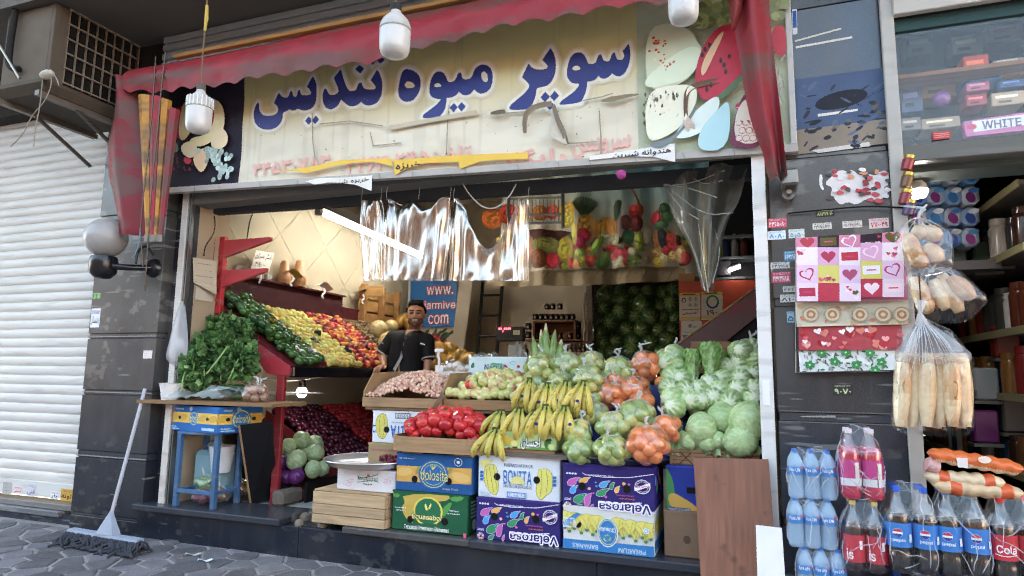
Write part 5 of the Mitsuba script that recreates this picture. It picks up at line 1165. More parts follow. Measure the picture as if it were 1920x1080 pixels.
# things standing on the riser shelf of the stand
def c_sq(d, r, p):
 return blend('#b98a5a', '#a8784a', nz(p, 2, 4))
sq = lathe([(0, 0), (.05, .005), (.075, .05), (.07, .1), (.045, .16), (.042, .22), (.03, .245), (0, .25)], 18)
for i, (x, s) in enumerate(((528, .8), (557, .95))):
 c = P(x, 536, X=-3.74)
 solo('butternut_squash', ('left', 'right')[i] + ' butternut squash standing on the riser of the stand', 'squash', xf(sq, M4((c[0] + .02, c[1], 1.86), s=s)), 'fruit', '#b8875a', smooth=50, group='butternut squashes')
pc = thing('price_card', 'white handwritten price card standing on the stand riser', 'price card')
o, u_, v_ = P(470, 505, X=-3.70), P(512, 510, X=-3.70) - P(470, 505, X=-3.70), P(480, 470, X=-3.70) - P(470, 505, X=-3.70)
q = Print(o, u_ / np.linalg.norm(u_), v_ / np.linalg.norm(v_))
q.add(rect(0, 0, .21, .17), '#d6d0c6').add(fit(persian('نارنگی شیرازی', .1), .01, .095, .20, .155), '#26242a').add(fit(persian('۴۸۰۰۰', .1), .03, .03, .15, .075), '#26242a')
q.part(pc, 'card')
part(pc, 'clip', tube([o + [.01, .08, 0], o + [.03, .09, -.05], o + [.02, .08, -.1]], .008, 6), 'clean', '#d8d4d0')
for i, (x, y, c, lb) in enumerate(((547, 516, '#a8862c', 'curled yellow price card on a white clip above the plums'), (606, 540, '#c9c4ba', 'curled white price card above the plums'), (680, 552, '#5c5248', 'grey curled price card in front of the wooden crate'))):
 k = thing('price_card', lb, 'price card')
 c0 = P(x, y, X=-3.68)
 part(k, 'card', xf(grid(lambda u, v: np.stack([.09 * (v - .5) + 0 * u, (u - .5) * .2, .03 * np.sin(4 * u) + .02 * v], -1), 8, 4), M4(c0)), 'clean', c, smooth=True)
 part(k, 'clip', tube(smooth_open([c0 + [0, 0, 0], c0 + [.02, .01, -.04], c0 + [.0, -.02, -.07], c0 + [.03, -.03, -.10]], 1), .009, 6), 'clean', '#d6d2ce', smooth=True)
k = thing('wooden_crate', 'small pine crate standing on the stand behind the man', 'crate')
for i in range(3):
 z = 1.62 + .13 * i
 part(k, 'slat', bx(-3.74, -3.72, 2.2, 2.9, z, z + .11, .003), 'wood', '#a87c46')
for y in (2.2, 2.55, 2.87):
 part(k, 'post', bx(-3.72, -3.66, y, y + .05, 1.55, 2.02, .003), 'wood', '#9a7040')
part(k, 'slat', bx(-3.7, -3.45, 2.2, 2.22, 1.88, 1.99, .003), 'wood', '#b0854c')
for nm, lb, q, w in (('switch_box', 'grey junction box on the left wall above the riser', P(448, 510, X=-3.77), .05), ('glass_tumbler', 'clear glass tumbler on the riser beside the price card', P(502, 520, X=-3.74), .03)):
 solo(nm, lb, nm.split('_')[1], xf(bx(-.02, .02, -w, w, -w, w, .008), M4(q)), 'clean', '#8f8c84')
# sheet of paper and board hung on the pier
nb = thing('price_sheet', 'hanging printed price sheet on the wall pier inside the left post', 'sheet')
part(nb, 'backing', bx(-3.748, -3.742, .14, .3, 1.62, 1.86), 'clean', '#c6bca8')
o = P(362, 535, X=-3.735)
q = Print(o, (0.3, 1, 0), (0, 0, 1), lift=0.004)
q.add(sg.Polygon([(0, .02), (.17, -.05), (.15, .2), (-.02, .2)]), '#b8a88e')
for i in range(4):
 q.add(rect(.01, .16 - i * .045, .13, .165 - i * .045), '#3a332a', up=False)
q.part(nb, 'page')
part(nb, 'wire', tube(smooth_open([P(382, 480, X=-3.73), P(385, 460, X=-3.73), P(398, 445, X=-3.73), P(404, 425, X=-3.73), P(402, 405, X=-3.73)], 2), .004, 5), 'matte', '#2c2a28')
for q in ([(412, 388), (400, 395), (402, 425)], [(490, 380), (470, 400), (460, 470)], [(425, 385), (560, 388), (640, 378)]):
 solo('wall_cable', {3: 'thin cable'}[len(q)] + ' hanging from the lintel over the ' + ('pier' if q[0][0] == 412 else 'tiled left wall' if q[0][0] == 490 else 'whole left side'), 'cable', tube(smooth_open([P(x, y, Y=.45) for x, y in q], 2), .0045, 5), 'matte', '#3a3630', smooth=True)
# ------------------------------------------------------------------ lamps inside the shop
tl = thing('tube_lamp', 'lit fluorescent tube lamp on a sloping grey batten inside the shop', 'lamp')
a, b = P(598, 398, X=-3.25), P(790, 482, X=-3.25)
part(tl, 'tube', tube([a, b], .016, 10), 'gloss', '#ffffff', emit=EMIT['tube'])
up = np.array([0, 0, .05])
part(tl, 'batten', hull([q + d for q in (a, b) for d in ([-.06, 0, .03], [.04, 0, .03], [-.06, 0, .11], [.04, 0, .11])]), 'clean', '#b9b2a4')
for q in (a, b):
 part(tl, 'cap', bx(q[0] - .025, q[0] + .025, q[1] - .02, q[1] + .02, q[2] - .025, q[2] + .04), 'clean', '#8d867a')
lb_ = thing('bin_bulb', 'lit round bulb hanging under the stand above the lower bins', 'light bulb')
c = P(566, 735, X=-3.3)
part(lb_, 'globe', xf(ico(3, (.04, .04, .045)), M4(c)), 'gloss', '#ffffff', smooth=True, emit=EMIT['bulb'])
part(lb_, 'socket', xf(lathe([(.0, .03), (.03, .035), (.025, .09), (0, .095)], 12), M4(c)), 'gloss', '#16161a')
part(lb_, 'cord', tube(smooth_open([c + [0, -.45, .1], c + [0, -.15, .085], c + [0, 0, .095], c + [0, .3, .12], c + [0, .5, .13]], 2), .004, 5), 'clean', '#c8c4bc')
# blue crates of green fruit at the far end under the stand
for i in range(6):
 z = .22 + i * .145
 k = thing('plastic_crate', 'blue plastic crate of green fruit under the stand, ' + ('lowest', 'second', 'third', 'fourth', 'fifth', 'topmost')[i] + ' of its stack', 'crate')
 o = np.array([-2.95, 2.92, z])
 for s in (0, 1):
  for zz in (0, .05, .1):
   part(k, 'rail', bx(o[0] - .55, o[0], o[1] + s * .33, o[1] + s * .33 + .012, z + zz, z + zz + .022), 'clean', '#24507c')
 for x in (0, .27, .54):
  part(k, 'post', bx(o[0] - .55 + x, o[0] - .52 + x, o[1] - .004, o[1] + .018, z, z + .14), 'clean', '#24507c')
 part(k, 'base', bx(o[0] - .55, o[0], o[1], o[1] + .34, z, z + .01), 'clean', '#1d4068')
 for j in range(6):
  drop('lime', 'green_fruit', 'green fruit in the blue crates under the stand', 'fruit', o + [-.5 + j * .09, .05, .06], .034, 'green fruit in the blue crates')
# ------------------------------------------------------------------ cabbages in front of the lower bins
def cabbage_mesh(seed, sub=4):
 v, f = ico(sub)
 n = meshkit.fbm(v * 2.2 + seed, 3, seed)
 veins = 0.02 * np.sin(9 * np.arctan2(v[:, 1], v[:, 0]) + 6 * n)
 return v * (0.94 + 0.14 * n + veins * (1 - np.abs(v[:, 2])))[:, None] * np.array([1, 1, .88]), f
def cabbage_cols(d, p, a, b, c):
 th = np.arctan2(d[:, 1], d[:, 0])
 n = nz(p, 2.2, 3)
 vein = np.abs(np.sin(7 * th + 5 * n)) ** 14
 t = np.clip(n * 1.6 - 0.4, 0, 1)
 col = blend(a, b, t)
 vein = np.clip(vein, 0, 1)[:, None] * 0.32
 return col * (1 - vein) + rgb(c) * vein
def cabbage(label, pos, r, cols, name='cabbage', group=None, rot=None):
 s = int(rng.integers(1, 900))
 m = cabbage_mesh(s)
 k = thing(name, label, 'cabbage', group)
 a = rotq() if rot is None else rot
 M = M4(pos, *a, s=r)
 part(k, 'head', xf(m, M), 'fruit', fc=shade(m, lambda d, p: cabbage_cols(d, p, *cols)), smooth=True)
 # a couple of loose outer leaves
 for j in range(2):
  a0 = rng.uniform(0, 360)
  lf = grid(lambda u, v: np.stack([(1.03 + .05 * np.sin(9 * u)) * np.cos(u * 1.7 - .85) * np.cos(v * 1.5 - .9), 1.04 * np.sin(u * 1.7 - .85) * np.cos(v * 1.5 - .9), (1.03 + .06 * np.sin(8 * u + 4 * v)) * np.sin(v * 1.5 - .9) * .9], -1), 12, 9)
  lf = xf(lf, M4((0, 0, 0), rz=a0))
  part(k, 'outer_leaf', xf(lf, M), 'fruit', fc=shade(lf, lambda d, p: cabbage_cols(d, p, *cols)) * 0.97, smooth=True)
 return k
GC = ('#8aa06a', '#a9b98a', '#c4cfaa')
PCB = ('#4a1450', '#6a2470', '#a878a8')
for (x, y, Y, r), lb in zip(((556, 862, .50, .075), (587, 880, .52, .062), (590, 850, .62, .068), (574, 845, .75, .06), (540, 838, .62, .065), (566, 826, .72, .07), (604, 878, .62, .055), (545, 860, .62, .06), (590, 832, .8, .066)),
       ('large pale cabbage at the front of the lower bin', 'small pale cabbage at the front edge of the lower bin', 'round pale cabbage below the onions', 'pale cabbage in the middle of the cabbage heap', 'pale cabbage behind the red post', 'pale cabbage at the top of the heap', 'pale cabbage at the right end of the heap', 'pale cabbage above the purple ones', 'pale cabbage against the onion divider')):
 cabbage(lb, P(x, y, Y=Y), r, GC)
for (x, y, Y), lb in zip(((528, 868, .5), (538, 895, .48), (556, 892, .46), (524, 890, .5)), ('halved purple cabbage behind the red post', 'purple cabbage left of its neighbour at the bin front', 'purple cabbage in the middle of the bin front', 'purple cabbage beside the leaning black board')):
 cabbage(lb, P(x, y, Y=Y), .058, PCB, 'purple_cabbage')
# ------------------------------------------------------------------ the man behind the counter
def skin_mesh(bones, edge=0.012, it=8):
 sph = lambda c, r: m3.Manifold.sphere(r, 20).translate([float(t) for t in c])
 parts_ = []
 for ch in bones:
  for (a, ra), (b, rb) in zip(ch[:-1], ch[1:]):
   parts_.append(m3.Manifold.batch_hull([sph(a, ra), sph(b, rb)]))
 m = m3.Manifold.batch_boolean(parts_, m3.OpType.Add).refine_to_length(edge)
 v, f = tm(m)
 t = trimesh.Trimesh(v, f, process=True)
 trimesh.smoothing.filter_taubin(t, iterations=it)
 return np.array(t.vertices), np.array(t.faces)
MY = 1.62
J = lambda x, y, d=0.0: P(x, y, Y=MY + d)
man = thing('person', 'young man in a black short sleeved shirt leaning a hand on the stand', 'person')
head = J(780, 591)
neck, chest, belly, hip = J(775, 622), J(767, 645), J(760, 675), J(758, 715)
shL, shR = J(737, 633), J(800, 638, .02)
elL, haL = J(716, 664, -.03), P(714, 691, X=-3.0)
elR, haR = J(804, 672, .0), J(798, 708, -.06)
fl = lambda a, dx, dy, dz: np.asarray(a) + [dx, dy, dz]
ft1, ft2 = np.array([hip[0] - .1, MY + .05, .25]), np.array([hip[0] + .12, MY + .02, .25])
bones = [[(neck, .055), (chest, .09)], [(chest, .09), (belly, .105), (hip, .11)], [(head + [0, .01, -.06], .062), (neck, .052)],
 [(shL, .052), (elL, .038), (haL + [.02, .02, .03], .026)], [(shR, .052), (elR, .038), (haR, .027)], [(chest, .08), (shL, .055)], [(chest, .08), (shR, .055)],
 [(hip + [-.07, 0, 0], .085), ((hip + ft1) / 2 + [0, -.06, 0], .06), (ft1, .045), (ft1 + [0, -.14, -.01], .035)], [(hip + [.07, 0, 0], .085), ((hip + ft2) / 2 + [0, -.06, 0], .06), (ft2, .045), (ft2 + [0, -.14, -.01], .035)]]
# a hand: palm and five fingers, resting on the black edge
pl = haL + [.02, .01, .02]
bones += [[(pl, .026), (pl + [-.01, -.05, -.012], .022)]]
for i, (dx, l) in enumerate(((-.026, .055), (-.009, .068), (.009, .063), (.025, .05))):
 kn = pl + [dx - .01, -.055, -.012]
 bones += [[(pl + [dx * .5, -.02, 0], .012), (kn, .0095), (kn + [0, -l * .5, -.012], .0085), (kn + [0, -l * .75, -.034], .0075)]]
bones += [[(pl + [.01, 0, 0], .013), (pl + [.04, -.03, -.008], .010), (pl + [.045, -.06, -.02], .008)]]
for i, (dx, l) in enumerate(((-.02, .05), (-.007, .06), (.007, .055), (.02, .045))):
 bones += [[(haR, .022), (haR + [dx, -.02, -.05], .010), (haR + [dx, -.04, -.05 - l * .6], .008)]]
bones += [[(haR, .02), (haR + [-.035, -.03, -.04], .010), (haR + [-.035, -.045, -.07], .008)]]
# the head: skull, jaw, nose, ears, brow
HR, HF = np.array([.93, .37, 0]), np.array([.36, -.93, 0])
hx = lambda dx, dy, dz: head + HR * dx - HF * dy + np.array([0, 0, dz])
bones += [[(hx(0, .01, .035), .078), (hx(0, .0, .0), .074)], [(hx(0, -.005, -.01), .070), (hx(0, -.032, -.075), .038)], [(hx(-.035, -.02, -.055), .034), (hx(.035, -.02, -.055), .034)],
 [(hx(0, -.072, .022), .010), (hx(0, -.094, -.018), .0125)], [(hx(-.012, -.084, -.021), .009), (hx(.012, -.084, -.021), .009)], [(hx(-.076, .012, .008), .017), (hx(-.076, .014, -.018), .012)], [(hx(.076, .012, .008), .017), (hx(.076, .014, -.018), .012)],
 [(hx(-.04, -.058, .035), .016), (hx(.04, -.058, .035), .016)], [(hx(-.02, -.073, -.048), .010), (hx(.02, -.073, -.048), .010)], [(hx(0, -.055, -.088), .018), (hx(0, -.05, -.08), .02)]]
bm = skin_mesh(bones, 0.009, 6)
c = fcen(bm)
col = np.tile(rgb('#b07c5c'), (len(c), 1)) * (0.94 + 0.12 * nz(c, 30, 3))[:, None]
rel = c - head
rx = rel @ HR
front = rel @ HF > 0.02
jaw = (rel[:, 2] < -.032) & (rel[:, 2] > -.13) & front
mouth = jaw & (np.abs(rx) < .030) & (np.abs(rel[:, 2] + .050) < .008)
col[jaw & ((np.abs(rx) > .030) | (rel[:, 2] < -.064) | (np.abs(rel[:, 2] + .036) < .005))] *= [.55, .52, .50]
col[mouth] = rgb('#8d4c46')
col[mouth & (np.abs(rel[:, 2] + .050) < .0035) & (np.abs(rx) < .022)] = rgb('#d8cfc6')
for s in (-1, 1):
 d = np.hypot((rx - s * .030) / .016, (rel[:, 2] - .012) / .0065)
 col[(d < 1.3) & front] = rgb('#5a3c2e'); col[(d < .9) & front] = rgb('#1c1512')
 d = np.hypot((rx - s * .032) / .024, (rel[:, 2] - .034 + .1 * np.abs(np.abs(rx) - .03)) / .006)
 col[(d < 1) & front] = rgb('#1e1612')
part(man, 'body', bm, 'fruit', fc=col, smooth=True)
hb_ = skin_mesh([[(hx(0, .022, .05), .080), (hx(0, .045, .02), .074)], [(hx(-.042, -.028, .098), .024), (hx(.042, -.028, .098), .024), (hx(.0, -.03, .106), .02)], [(hx(-.072, .0, .05), .02), (hx(-.074, .02, .0), .014)], [(hx(.072, .0, .05), .02), (hx(.074, .02, .0), .014)], [(hx(0, .06, .0), .06), (hx(0, .06, -.03), .05)], [(hx(-.03, -.02, .108), .028), (hx(.03, -.01, .110), .03)]], 0.009, 5)
hv = hb_[0] + (meshkit.noise(hb_[0] * 70)[:, None] - .5) * .016
part(man, 'hair', (hv, hb_[1]), 'matte', '#17120f', smooth=True)
def mid(a, b, t):
 return np.asarray(a) * (1 - t) + np.asarray(b) * t
shirt = skin_mesh([[(chest + [-.055, 0, .02], .105), (belly + [-.05, 0, 0], .112), (hip + [-.05, 0, -.02], .118)], [(chest + [.055, 0, .02], .105), (belly + [.05, 0, 0], .112), (hip + [.05, 0, -.02], .118)],
   [(shL + [.01, 0, -.01], .066), (chest + [-.05, 0, .03], .09)], [(shR + [-.01, 0, -.01], .066), (chest + [.05, 0, .03], .09)], [(neck + [-.03, .02, -.035], .055), (shL, .058)], [(neck + [.03, .02, -.035], .055), (shR, .058)],
   [(shL, .064), (mid(shL, elL, .78), .062)], [(shR, .064), (mid(shR, elR, .85), .060)]], 0.014, 10)
sv = shirt[0] + (meshkit.fbm(shirt[0] * [9, 9, 5], 3)[:, None] - .5) * np.array([.012, .02, .006])
part(man, 'shirt', (sv, shirt[1]), 'matte', '#1a1b1e', smooth=True)
ring = lambda c0, r, ax, w: tube([c0 + r * (np.cos(a) * ax[0] + np.sin(a) * ax[1]) for a in np.linspace(0, 2 * np.pi, 25)], w, 6, False)
part(man, 'collar', ring(neck + [0, -.022, -.03], .062, (np.array([1, 0, .08]), np.array([0, 1, .55])), .009), 'matte', '#8f8a84', smooth=True)
for s_, e_, t in ((shL, elL, .88), (shR, elR, .95)):
 ax = (e_ - s_) / np.linalg.norm(e_ - s_)
 a1 = np.cross(ax, [0, 1, 0]); a1 /= np.linalg.norm(a1)
 part(man, 'cuff', ring(mid(s_, e_, t) + ax * .008, .061, (a1, np.cross(ax, a1)), .008), 'matte', '#a09b94', smooth=True)
q = Print(J(0, 0, -.135), lift=0.001)
for pts, cc in (([(737, 692), (754, 662), (755, 670), (741, 697)], '#a8aaa8'), ([(788, 642), (797, 645), (797, 647.5), (788, 645)], '#c9c9c9'), ([(715, 641), (719, 643), (719, 645), (715, 643)], '#9aa0a4')):
 q.add(sg.Polygon(q.px(pts)), cc)
q.part(man, 'shirt_trim', 'clean')
part(man, 'trousers', skin_mesh([[(hip + [-.06, 0, -.02], .115), ((hip + ft1) / 2 + [0, -.06, 0], .08), (ft1 + [0, 0, .02], .065)], [(hip + [.06, 0, -.02], .115), ((hip + ft2) / 2 + [0, -.06, 0], .08), (ft2 + [0, 0, .02], .065)]], .03, 6), 'matte', '#23262e', smooth=True)
for f_ in (ft1, ft2):
 part(man, 'shoe', skin_mesh([[(f_ + [0, .02, -.01], .045), (f_ + [0, -.15, -.015], .037)]], .02, 3), 'matte', '#1a1a1c', smooth=True)
# ================================================================== the display in front: cartons, crates, trays
def carton(name, label, a, b, Y, z0, z1, depth, col, mat='matte', cat='carton', skew=0.0, holes=(), sidecol=None):
 k = thing(name, label, cat)
 x0, x1 = P(*a, Y=Y)[0], P(*b, Y=Y)[0]
 body = bx(x0, x1, Y, Y + depth, z0 + .001, z1 - .001, 0.004)
 part(k, 'box', body, mat, col)
 part(k, 'lid_edge', bx(x0 - .003, x1 + .003, Y - .0015, Y + depth + .003, z1 - .012, z1, .002), mat, np.minimum(rgb(col) * 1.03, 255))
 q = Print((0, Y, 0))
 for hx_, hy_ in holes:
  c = q.px([(hx_, hy_)])[0]
  tilted = ellipse(c[0], c[1], .019, .02, 0, 16)
  m = prism(tilted, .0008)
  v = np.stack([m[0][:, 0], Y - .0022 - m[0][:, 2], m[0][:, 1]], 1)
  part(k, 'hand_hole', (v, m[1][:, ::-1]), 'matte', '#17120e')
 return k, q, (x0, x1)
def W(q, text, box, col, bold=True, flip=False, halo=None, hw=0.003):
 s_, y_ = q.px([(box[0], box[1]), (box[2], box[1])]), (box[1] + box[3]) / 2
 k_ = (s_[1][1] - s_[0][1]) / (q.px([(box[0], y_ - 10)])[0][1] - q.px([(box[0], y_ + 10)])[0][1]) * 20
 k_ = min(max(k_, 0), (box[3] - box[1]) * .45)
 (a, b), (c, d) = q.px([(box[0], box[3] - k_), (box[2], box[1] + k_)])
 if flip:
  a, b, c, d = c, d, a, b
 g = fit(latin(text, .1, bold), a, b, c, d)
 if halo:
  q.add(g.buffer(hw), halo)
 q.add(g, col)
 return g
def Z(s, ox, oy):
 return lambda *p: [(ox + x / s, oy + y / s) for x, y in p]
def zbox(z, x0, y0, x1, y1):
 (a, b), (c, d) = z((x0, y0), (x1, y1))
 return a, b, c, d
def pel(q, z, x, y, rx, ry=None, rot=0, n=20):
 p = q.px(z((x, y), (x + rx, y), (x, y + (ry or rx))))
 return ellipse(p[0][0], p[0][1], abs(p[1][0] - p[0][0]), abs(p[2][1] - p[0][1]), rot, n)
def pb(q, z, pts, k=2):
 return blob(q.px(z(*pts)), k)
def cut(q, g, x0, x1, z0, z1):
 return g.intersection(rect(x0, z0, x1, z1))
ZA = Z(4.5, 720, 820)
ZT = lambda x, y, Y=.02: P(x, y, Y=Y)[2]
z1_, z2_ = .435, .652
ec, q, (x0, x1) = carton('banana_carton', 'green banana carton lettered Ecuasabor at the bottom left of the display', (734, 1000), (875, 1010), .02, .213, z1_, .36, '#1d5c3c', holes=[ZA((222, 692))[0], ZA((515, 712))[0]])
C = lambda g: g.intersection(rect(x0 + .002, .214, x1 - .002, z1_ - .002))
q.add(C(pb(q, ZA, [(150, 480), (555, 478), (552, 530), (450, 545), (300, 560), (250, 600), (235, 680), (250, 740), (200, 700), (160, 640), (150, 580), (180, 550)], 1)), '#c2a23c')
for pts in ([(490, 600), (560, 545), (575, 555), (560, 600), (500, 690)], [(555, 500), (690, 500), (640, 545), (570, 540)], [(75, 470), (145, 478), (120, 510), (80, 500)]):
 q.add(C(pb(q, ZA, pts, 1)), '#4f9440')
q.add(C(pel(q, ZA, 372, 625, 126)), '#d8c83c').add(C(pel(q, ZA, 372, 625, 110)), '#1f6a44')
q.add(C(pb(q, ZA, [(235, 720), (500, 735), (510, 800), (240, 790)], 0)), '#1d5c3c')
q.add(pb(q, ZA, [(345, 560), (360, 560), (375, 620), (360, 615), (345, 595)]), '#d8d060').add(pb(q, ZA, [(375, 618), (380, 580), (400, 545), (402, 590)]), '#d8d060')
W(q, 'Ecuasabor', zbox(ZA, 240, 640, 495, 706), '#e8dc8a', halo='#3c4a1c')
W(q, 'Tropical Premium Bananas', zbox(ZA, 170, 742, 552, 800), '#e4e8e0', halo='#123c28')
W(q, 'Cavendish', zbox(ZA, 95, 580, 190, 600), '#e0e4dc'); W(q, 'Bananas', zbox(ZA, 105, 602, 185, 622), '#e0e4dc')
W(q, 'Product', zbox(ZA, 553, 610, 632, 632), '#e0e4dc'); W(q, 'of Ecuador', zbox(ZA, 535, 634, 645, 656), '#e0e4dc')
q.add(pb(q, ZA, [(672, 808), (697, 812), (697, 850), (672, 850)], 0), '#d4587c')
q.part(ec)
sd = Print((x1, .02, 0), (0, 1, 0), (0, 0, 1))
for i in range(5):
 sd.add(rect(.05, .30 + i * .02, .2, .312 + i * .02), '#9fb8a4', up=False)
sd.add(ellipse(.1, .26, .03, .03), '#c9d4c8')
sd.part(ec, 'side_print')
dl, q, (x0, x1) = carton('banana_carton', 'blue and orange banana carton lettered dolosita under the tomato tray', (742, 922), (884, 930), .012, z1_, z2_, .36, '#1f5590', holes=[ZA((260, 353))[0], ZA((548, 372))[0]])
C = lambda g: g.intersection(rect(x0 + .002, z1_ + .002, x1 - .002, z2_ - .002))
q.add(C(pb(q, ZA, [(95, 235), (760, 265), (760, 400), (95, 368)], 0)), '#d09a3c')
for pts in ([(110, 260), (220, 250), (250, 300), (180, 330), (110, 320)], [(560, 300), (640, 290), (730, 330), (720, 390), (600, 380)]):
 q.add(C(pb(q, ZA, pts)), '#d8ae58')
q.add(C(pb(q, ZA, [(260, 320), (280, 250), (300, 235), (310, 290)])), '#8c8a3c').add(C(pb(q, ZA, [(530, 300), (560, 250), (580, 270), (560, 310)])), '#8c8a3c')
q.add(C(pel(q, ZA, 418, 315, 128)), '#1f5f9c').add(C(pel(q, ZA, 418, 315, 112)).difference(pel(q, ZA, 418, 315, 106)), '#c9c85c').add(C(pel(q, ZA, 418, 315, 90)).difference(pel(q, ZA, 418, 315, 86)), '#b4b850')
for a in (-40, -10, 20, 50):
 q.add(C(stroke(q.px(ZA((415, 275), (415 + 40 * math.sin(math.radians(a)), 240 - 10 * math.cos(math.radians(a))))), .004)), '#c9c85c')
W(q, 'dolosita', zbox(ZA, 312, 270, 540, 372), '#d8d46c', False, halo='#1a4c80', hw=.002)
W(q, 'Extra Fruit', zbox(ZA, 498, 425, 628, 452), '#c8c0a8', False); W(q, 'ECUADOR QUALITY', zbox(ZA, 136, 168, 270, 186), '#b8c8dc')
q.add(C(pel(q, ZA, 630, 210, 35)).difference(pel(q, ZA, 630, 210, 30)), '#c9d4dc').add(C(pel(q, ZA, 630, 210, 14)), '#c9d4dc')
q.part(dl)
zb2 = .432
vl = ('#c05aa8', '#e0a848', '#3f9ad8', '#2a8a58', '#d8a0a8')
def drop_shape(x, y, w, h, tail):
 return [(x - w, y + h * .2), (x - w * .6, y - h * .5), (x + w * .1, y - h * .85), (x + w * tail, y - h), (x + w * tail, y - h), (x + w * .75, y - h * .2), (x + w * .7, y + h * .5), (x, y + h), (x - w * .8, y + h * .8)]
def velarosa(label, a, b, Y, z0, z1, Zf, dx, dy, holes):
 k, q, (x0, x1) = carton('banana_carton', label, a, b, Y, z0, z1, .36, '#35296f', holes=[Zf(h)[0] for h in holes])
 C = lambda g: g.intersection(rect(x0 + .002, z0 + .002, x1 - .002, z1 - .002))
 f = lambda pts: [(x + dx, y + dy) for x, y in pts]
 for x, y, w, h, t, c in ((855, 645, 42, 36, 1.4, 0), (945, 632, 40, 26, 1.3, 1), (862, 712, 28, 36, 1.3, 2), (908, 788, 46, 42, 1.3, 3), (975, 800, 28, 58, 1.1, 0), (1100, 668, 36, 30, 1.4, 2), (1166, 680, 16, 32, 1.2, 3), (1205, 712, 20, 30, 1.1, 1), (1085, 738, 44, 34, 1.4, 3), (905, 858, 24, 22, 1.3, 3), (1010, 862, 10, 26, 1, 0)):
  p = drop_shape(x, y, w, h, t)
  g = C(pb(q, Zf, f(p)))
  q.add(g.buffer(.0022), '#c9bfd8').add(g, vl[c])
 for x, y, r, c in ((990, 702, 13, 4), (1260, 662, 14, 1), (1300, 668, 10, 0), (1040, 650, 8, 2), (1046, 682, 9, 2), (1120, 773, 12, 0), (1022, 742, 9, 0), (940, 762, 7, 2)):
  q.add(C(pel(q, Zf, x + dx, y + dy, r)), vl[c], up=False)
 q.add(C(pel(q, Zf, 1405 + dx, 688 + dy, 62)).difference(pel(q, Zf, 1405 + dx, 688 + dy, 54)), '#d8d0e0').add(C(pel(q, Zf, 1405 + dx, 688 + dy, 46)).difference(pel(q, Zf, 1405 + dx, 688 + dy, 42)), '#d8d0e0')
 q.add(C(pb(q, Zf, f([(1340, 695), (1465, 655), (1468, 685), (1345, 724)]), 0)), '#e8e0e8')
 W(q, 'ECUADOR', zbox(Zf, 1348 + dx, 672 + dy, 1460 + dx, 705 + dy), '#a03a70', flip=True)
 W(q, 'Velarosa', zbox(Zf, 1068 + dx, 815 + dy, 1470 + dx, 925 + dy), '#2c2260', flip=True, halo='#e4e0ec', hw=.0065)
 q.add(C(stroke(q.px(Zf(*f([(1070, 820), (1220, 832), (1395, 826)]))), .006)), '#e0dce8')
 W(q, 'Premium Bananas', zbox(Zf, 1200 + dx, 752 + dy, 1340 + dx, 776 + dy), '#c04a8c', flip=True); W(q, 'Bananas', zbox(Zf, 1225 + dx, 780 + dy, 1345 + dx, 805 + dy), '#c8663c', flip=True)
 for i in range(16):
  a0, a1 = i * .3927, i * .3927 + .36
  c = q.px(Zf((822 + dx, 845 + dy)))[0]
  g = sg.Polygon([(c[0] + r * math.cos(t + (r - .006) * 18), c[1] + r * math.sin(t + (r - .006) * 18)) for r, t in ((.006, a0), (.021, a0), (.021, a1), (.006, a1))])
  q.add(C(g), ('#e0dce4', '#d8a040', '#c05a88', '#6a90c8', '#e0dce4', '#c8604a')[i % 6], up=i == 0)
 W(q, 'EXPORT', zbox(Zf, 795 + dx, 775 + dy, 850 + dx, 800 + dy), '#d8d4e4', flip=True)
 for i in range(4):
  q.add(C(pel(q, Zf, 818 + i * 22 + dx, 568 + i * 2 + dy, 9)), '#d8d4e4', up=i == 0)
 W(q, 'www.freshexport.com', zbox(Zf, 985 + dx, 580 + dy, 1182 + dx, 600 + dy), '#d8d4e4', flip=True)
 q.add(C(stroke(q.px(Zf(*f([(940, 568), (960, 582), (1100, 605), (1300, 608), (1490, 580)]))), .004)), '#d0cce0')
 q.part(k)
 sd = Print((x1, Y, 0), (0, 1, 0), (0, 0, 1))
 for i in range(9):
  sd.add(ellipse(rng.uniform(.04, .3), rng.uniform(z0 + .04, z1 - .04), .02, .026, 20).intersection(rect(0.01, z0 + .01, .34, z1 - .01)), vl[i % 4], up=False)
 sd.part(k, 'side_print')
 return k
velarosa('purple banana carton lettered Velarosa standing upside down below the white one', (892, 1022), (1050, 1031), .012, .213, zb2, ZA, 0, -16, [(932, 668), (1282, 694)])
bn, q, (x0, x1) = carton('banana_carton', 'white banana carton lettered BONITA PREMIUM PACK under the lime carton', (896, 934), (1050, 946), .03, zb2, .663, .36, '#d5d8dc', 'clean', holes=[ZA((955, 332))[0], ZA((1290, 360))[0]])
C = lambda g: g.intersection(rect(x0 + .002, zb2 + .002, x1 - .002, .661))
for pts in ([(855, 240), (900, 228), (945, 235), (960, 300), (970, 420), (955, 475), (935, 488), (905, 470), (880, 440), (855, 400), (842, 320)], [(1300, 275), (1345, 262), (1395, 275), (1425, 330), (1425, 410), (1405, 470), (1375, 480), (1340, 520), (1315, 525), (1290, 490), (1282, 440), (1300, 350)]):
 g = C(pb(q, ZA, pts)); q.add(g.buffer(.0018), '#4a4a28').add(g, '#d8cf58')
for a in ([(890, 245), (905, 330), (925, 460)], [(870, 260), (868, 350), (885, 430)], [(1330, 285), (1335, 380), (1318, 500)], [(1370, 280), (1385, 370), (1372, 460)], [(925, 240), (940, 330), (955, 440)]):
 q.add(C(stroke(smooth_open(q.px(ZA(*a)), 2), .0022)), '#6a6430')
W(q, 'PREMIUM PACK', zbox(ZA, 1015, 218, 1260, 262), '#24466c', False); W(q, 'BONITA', zbox(ZA, 1008, 272, 1250, 408), '#2a6aa8', halo='#e8ecf0', hw=.001)
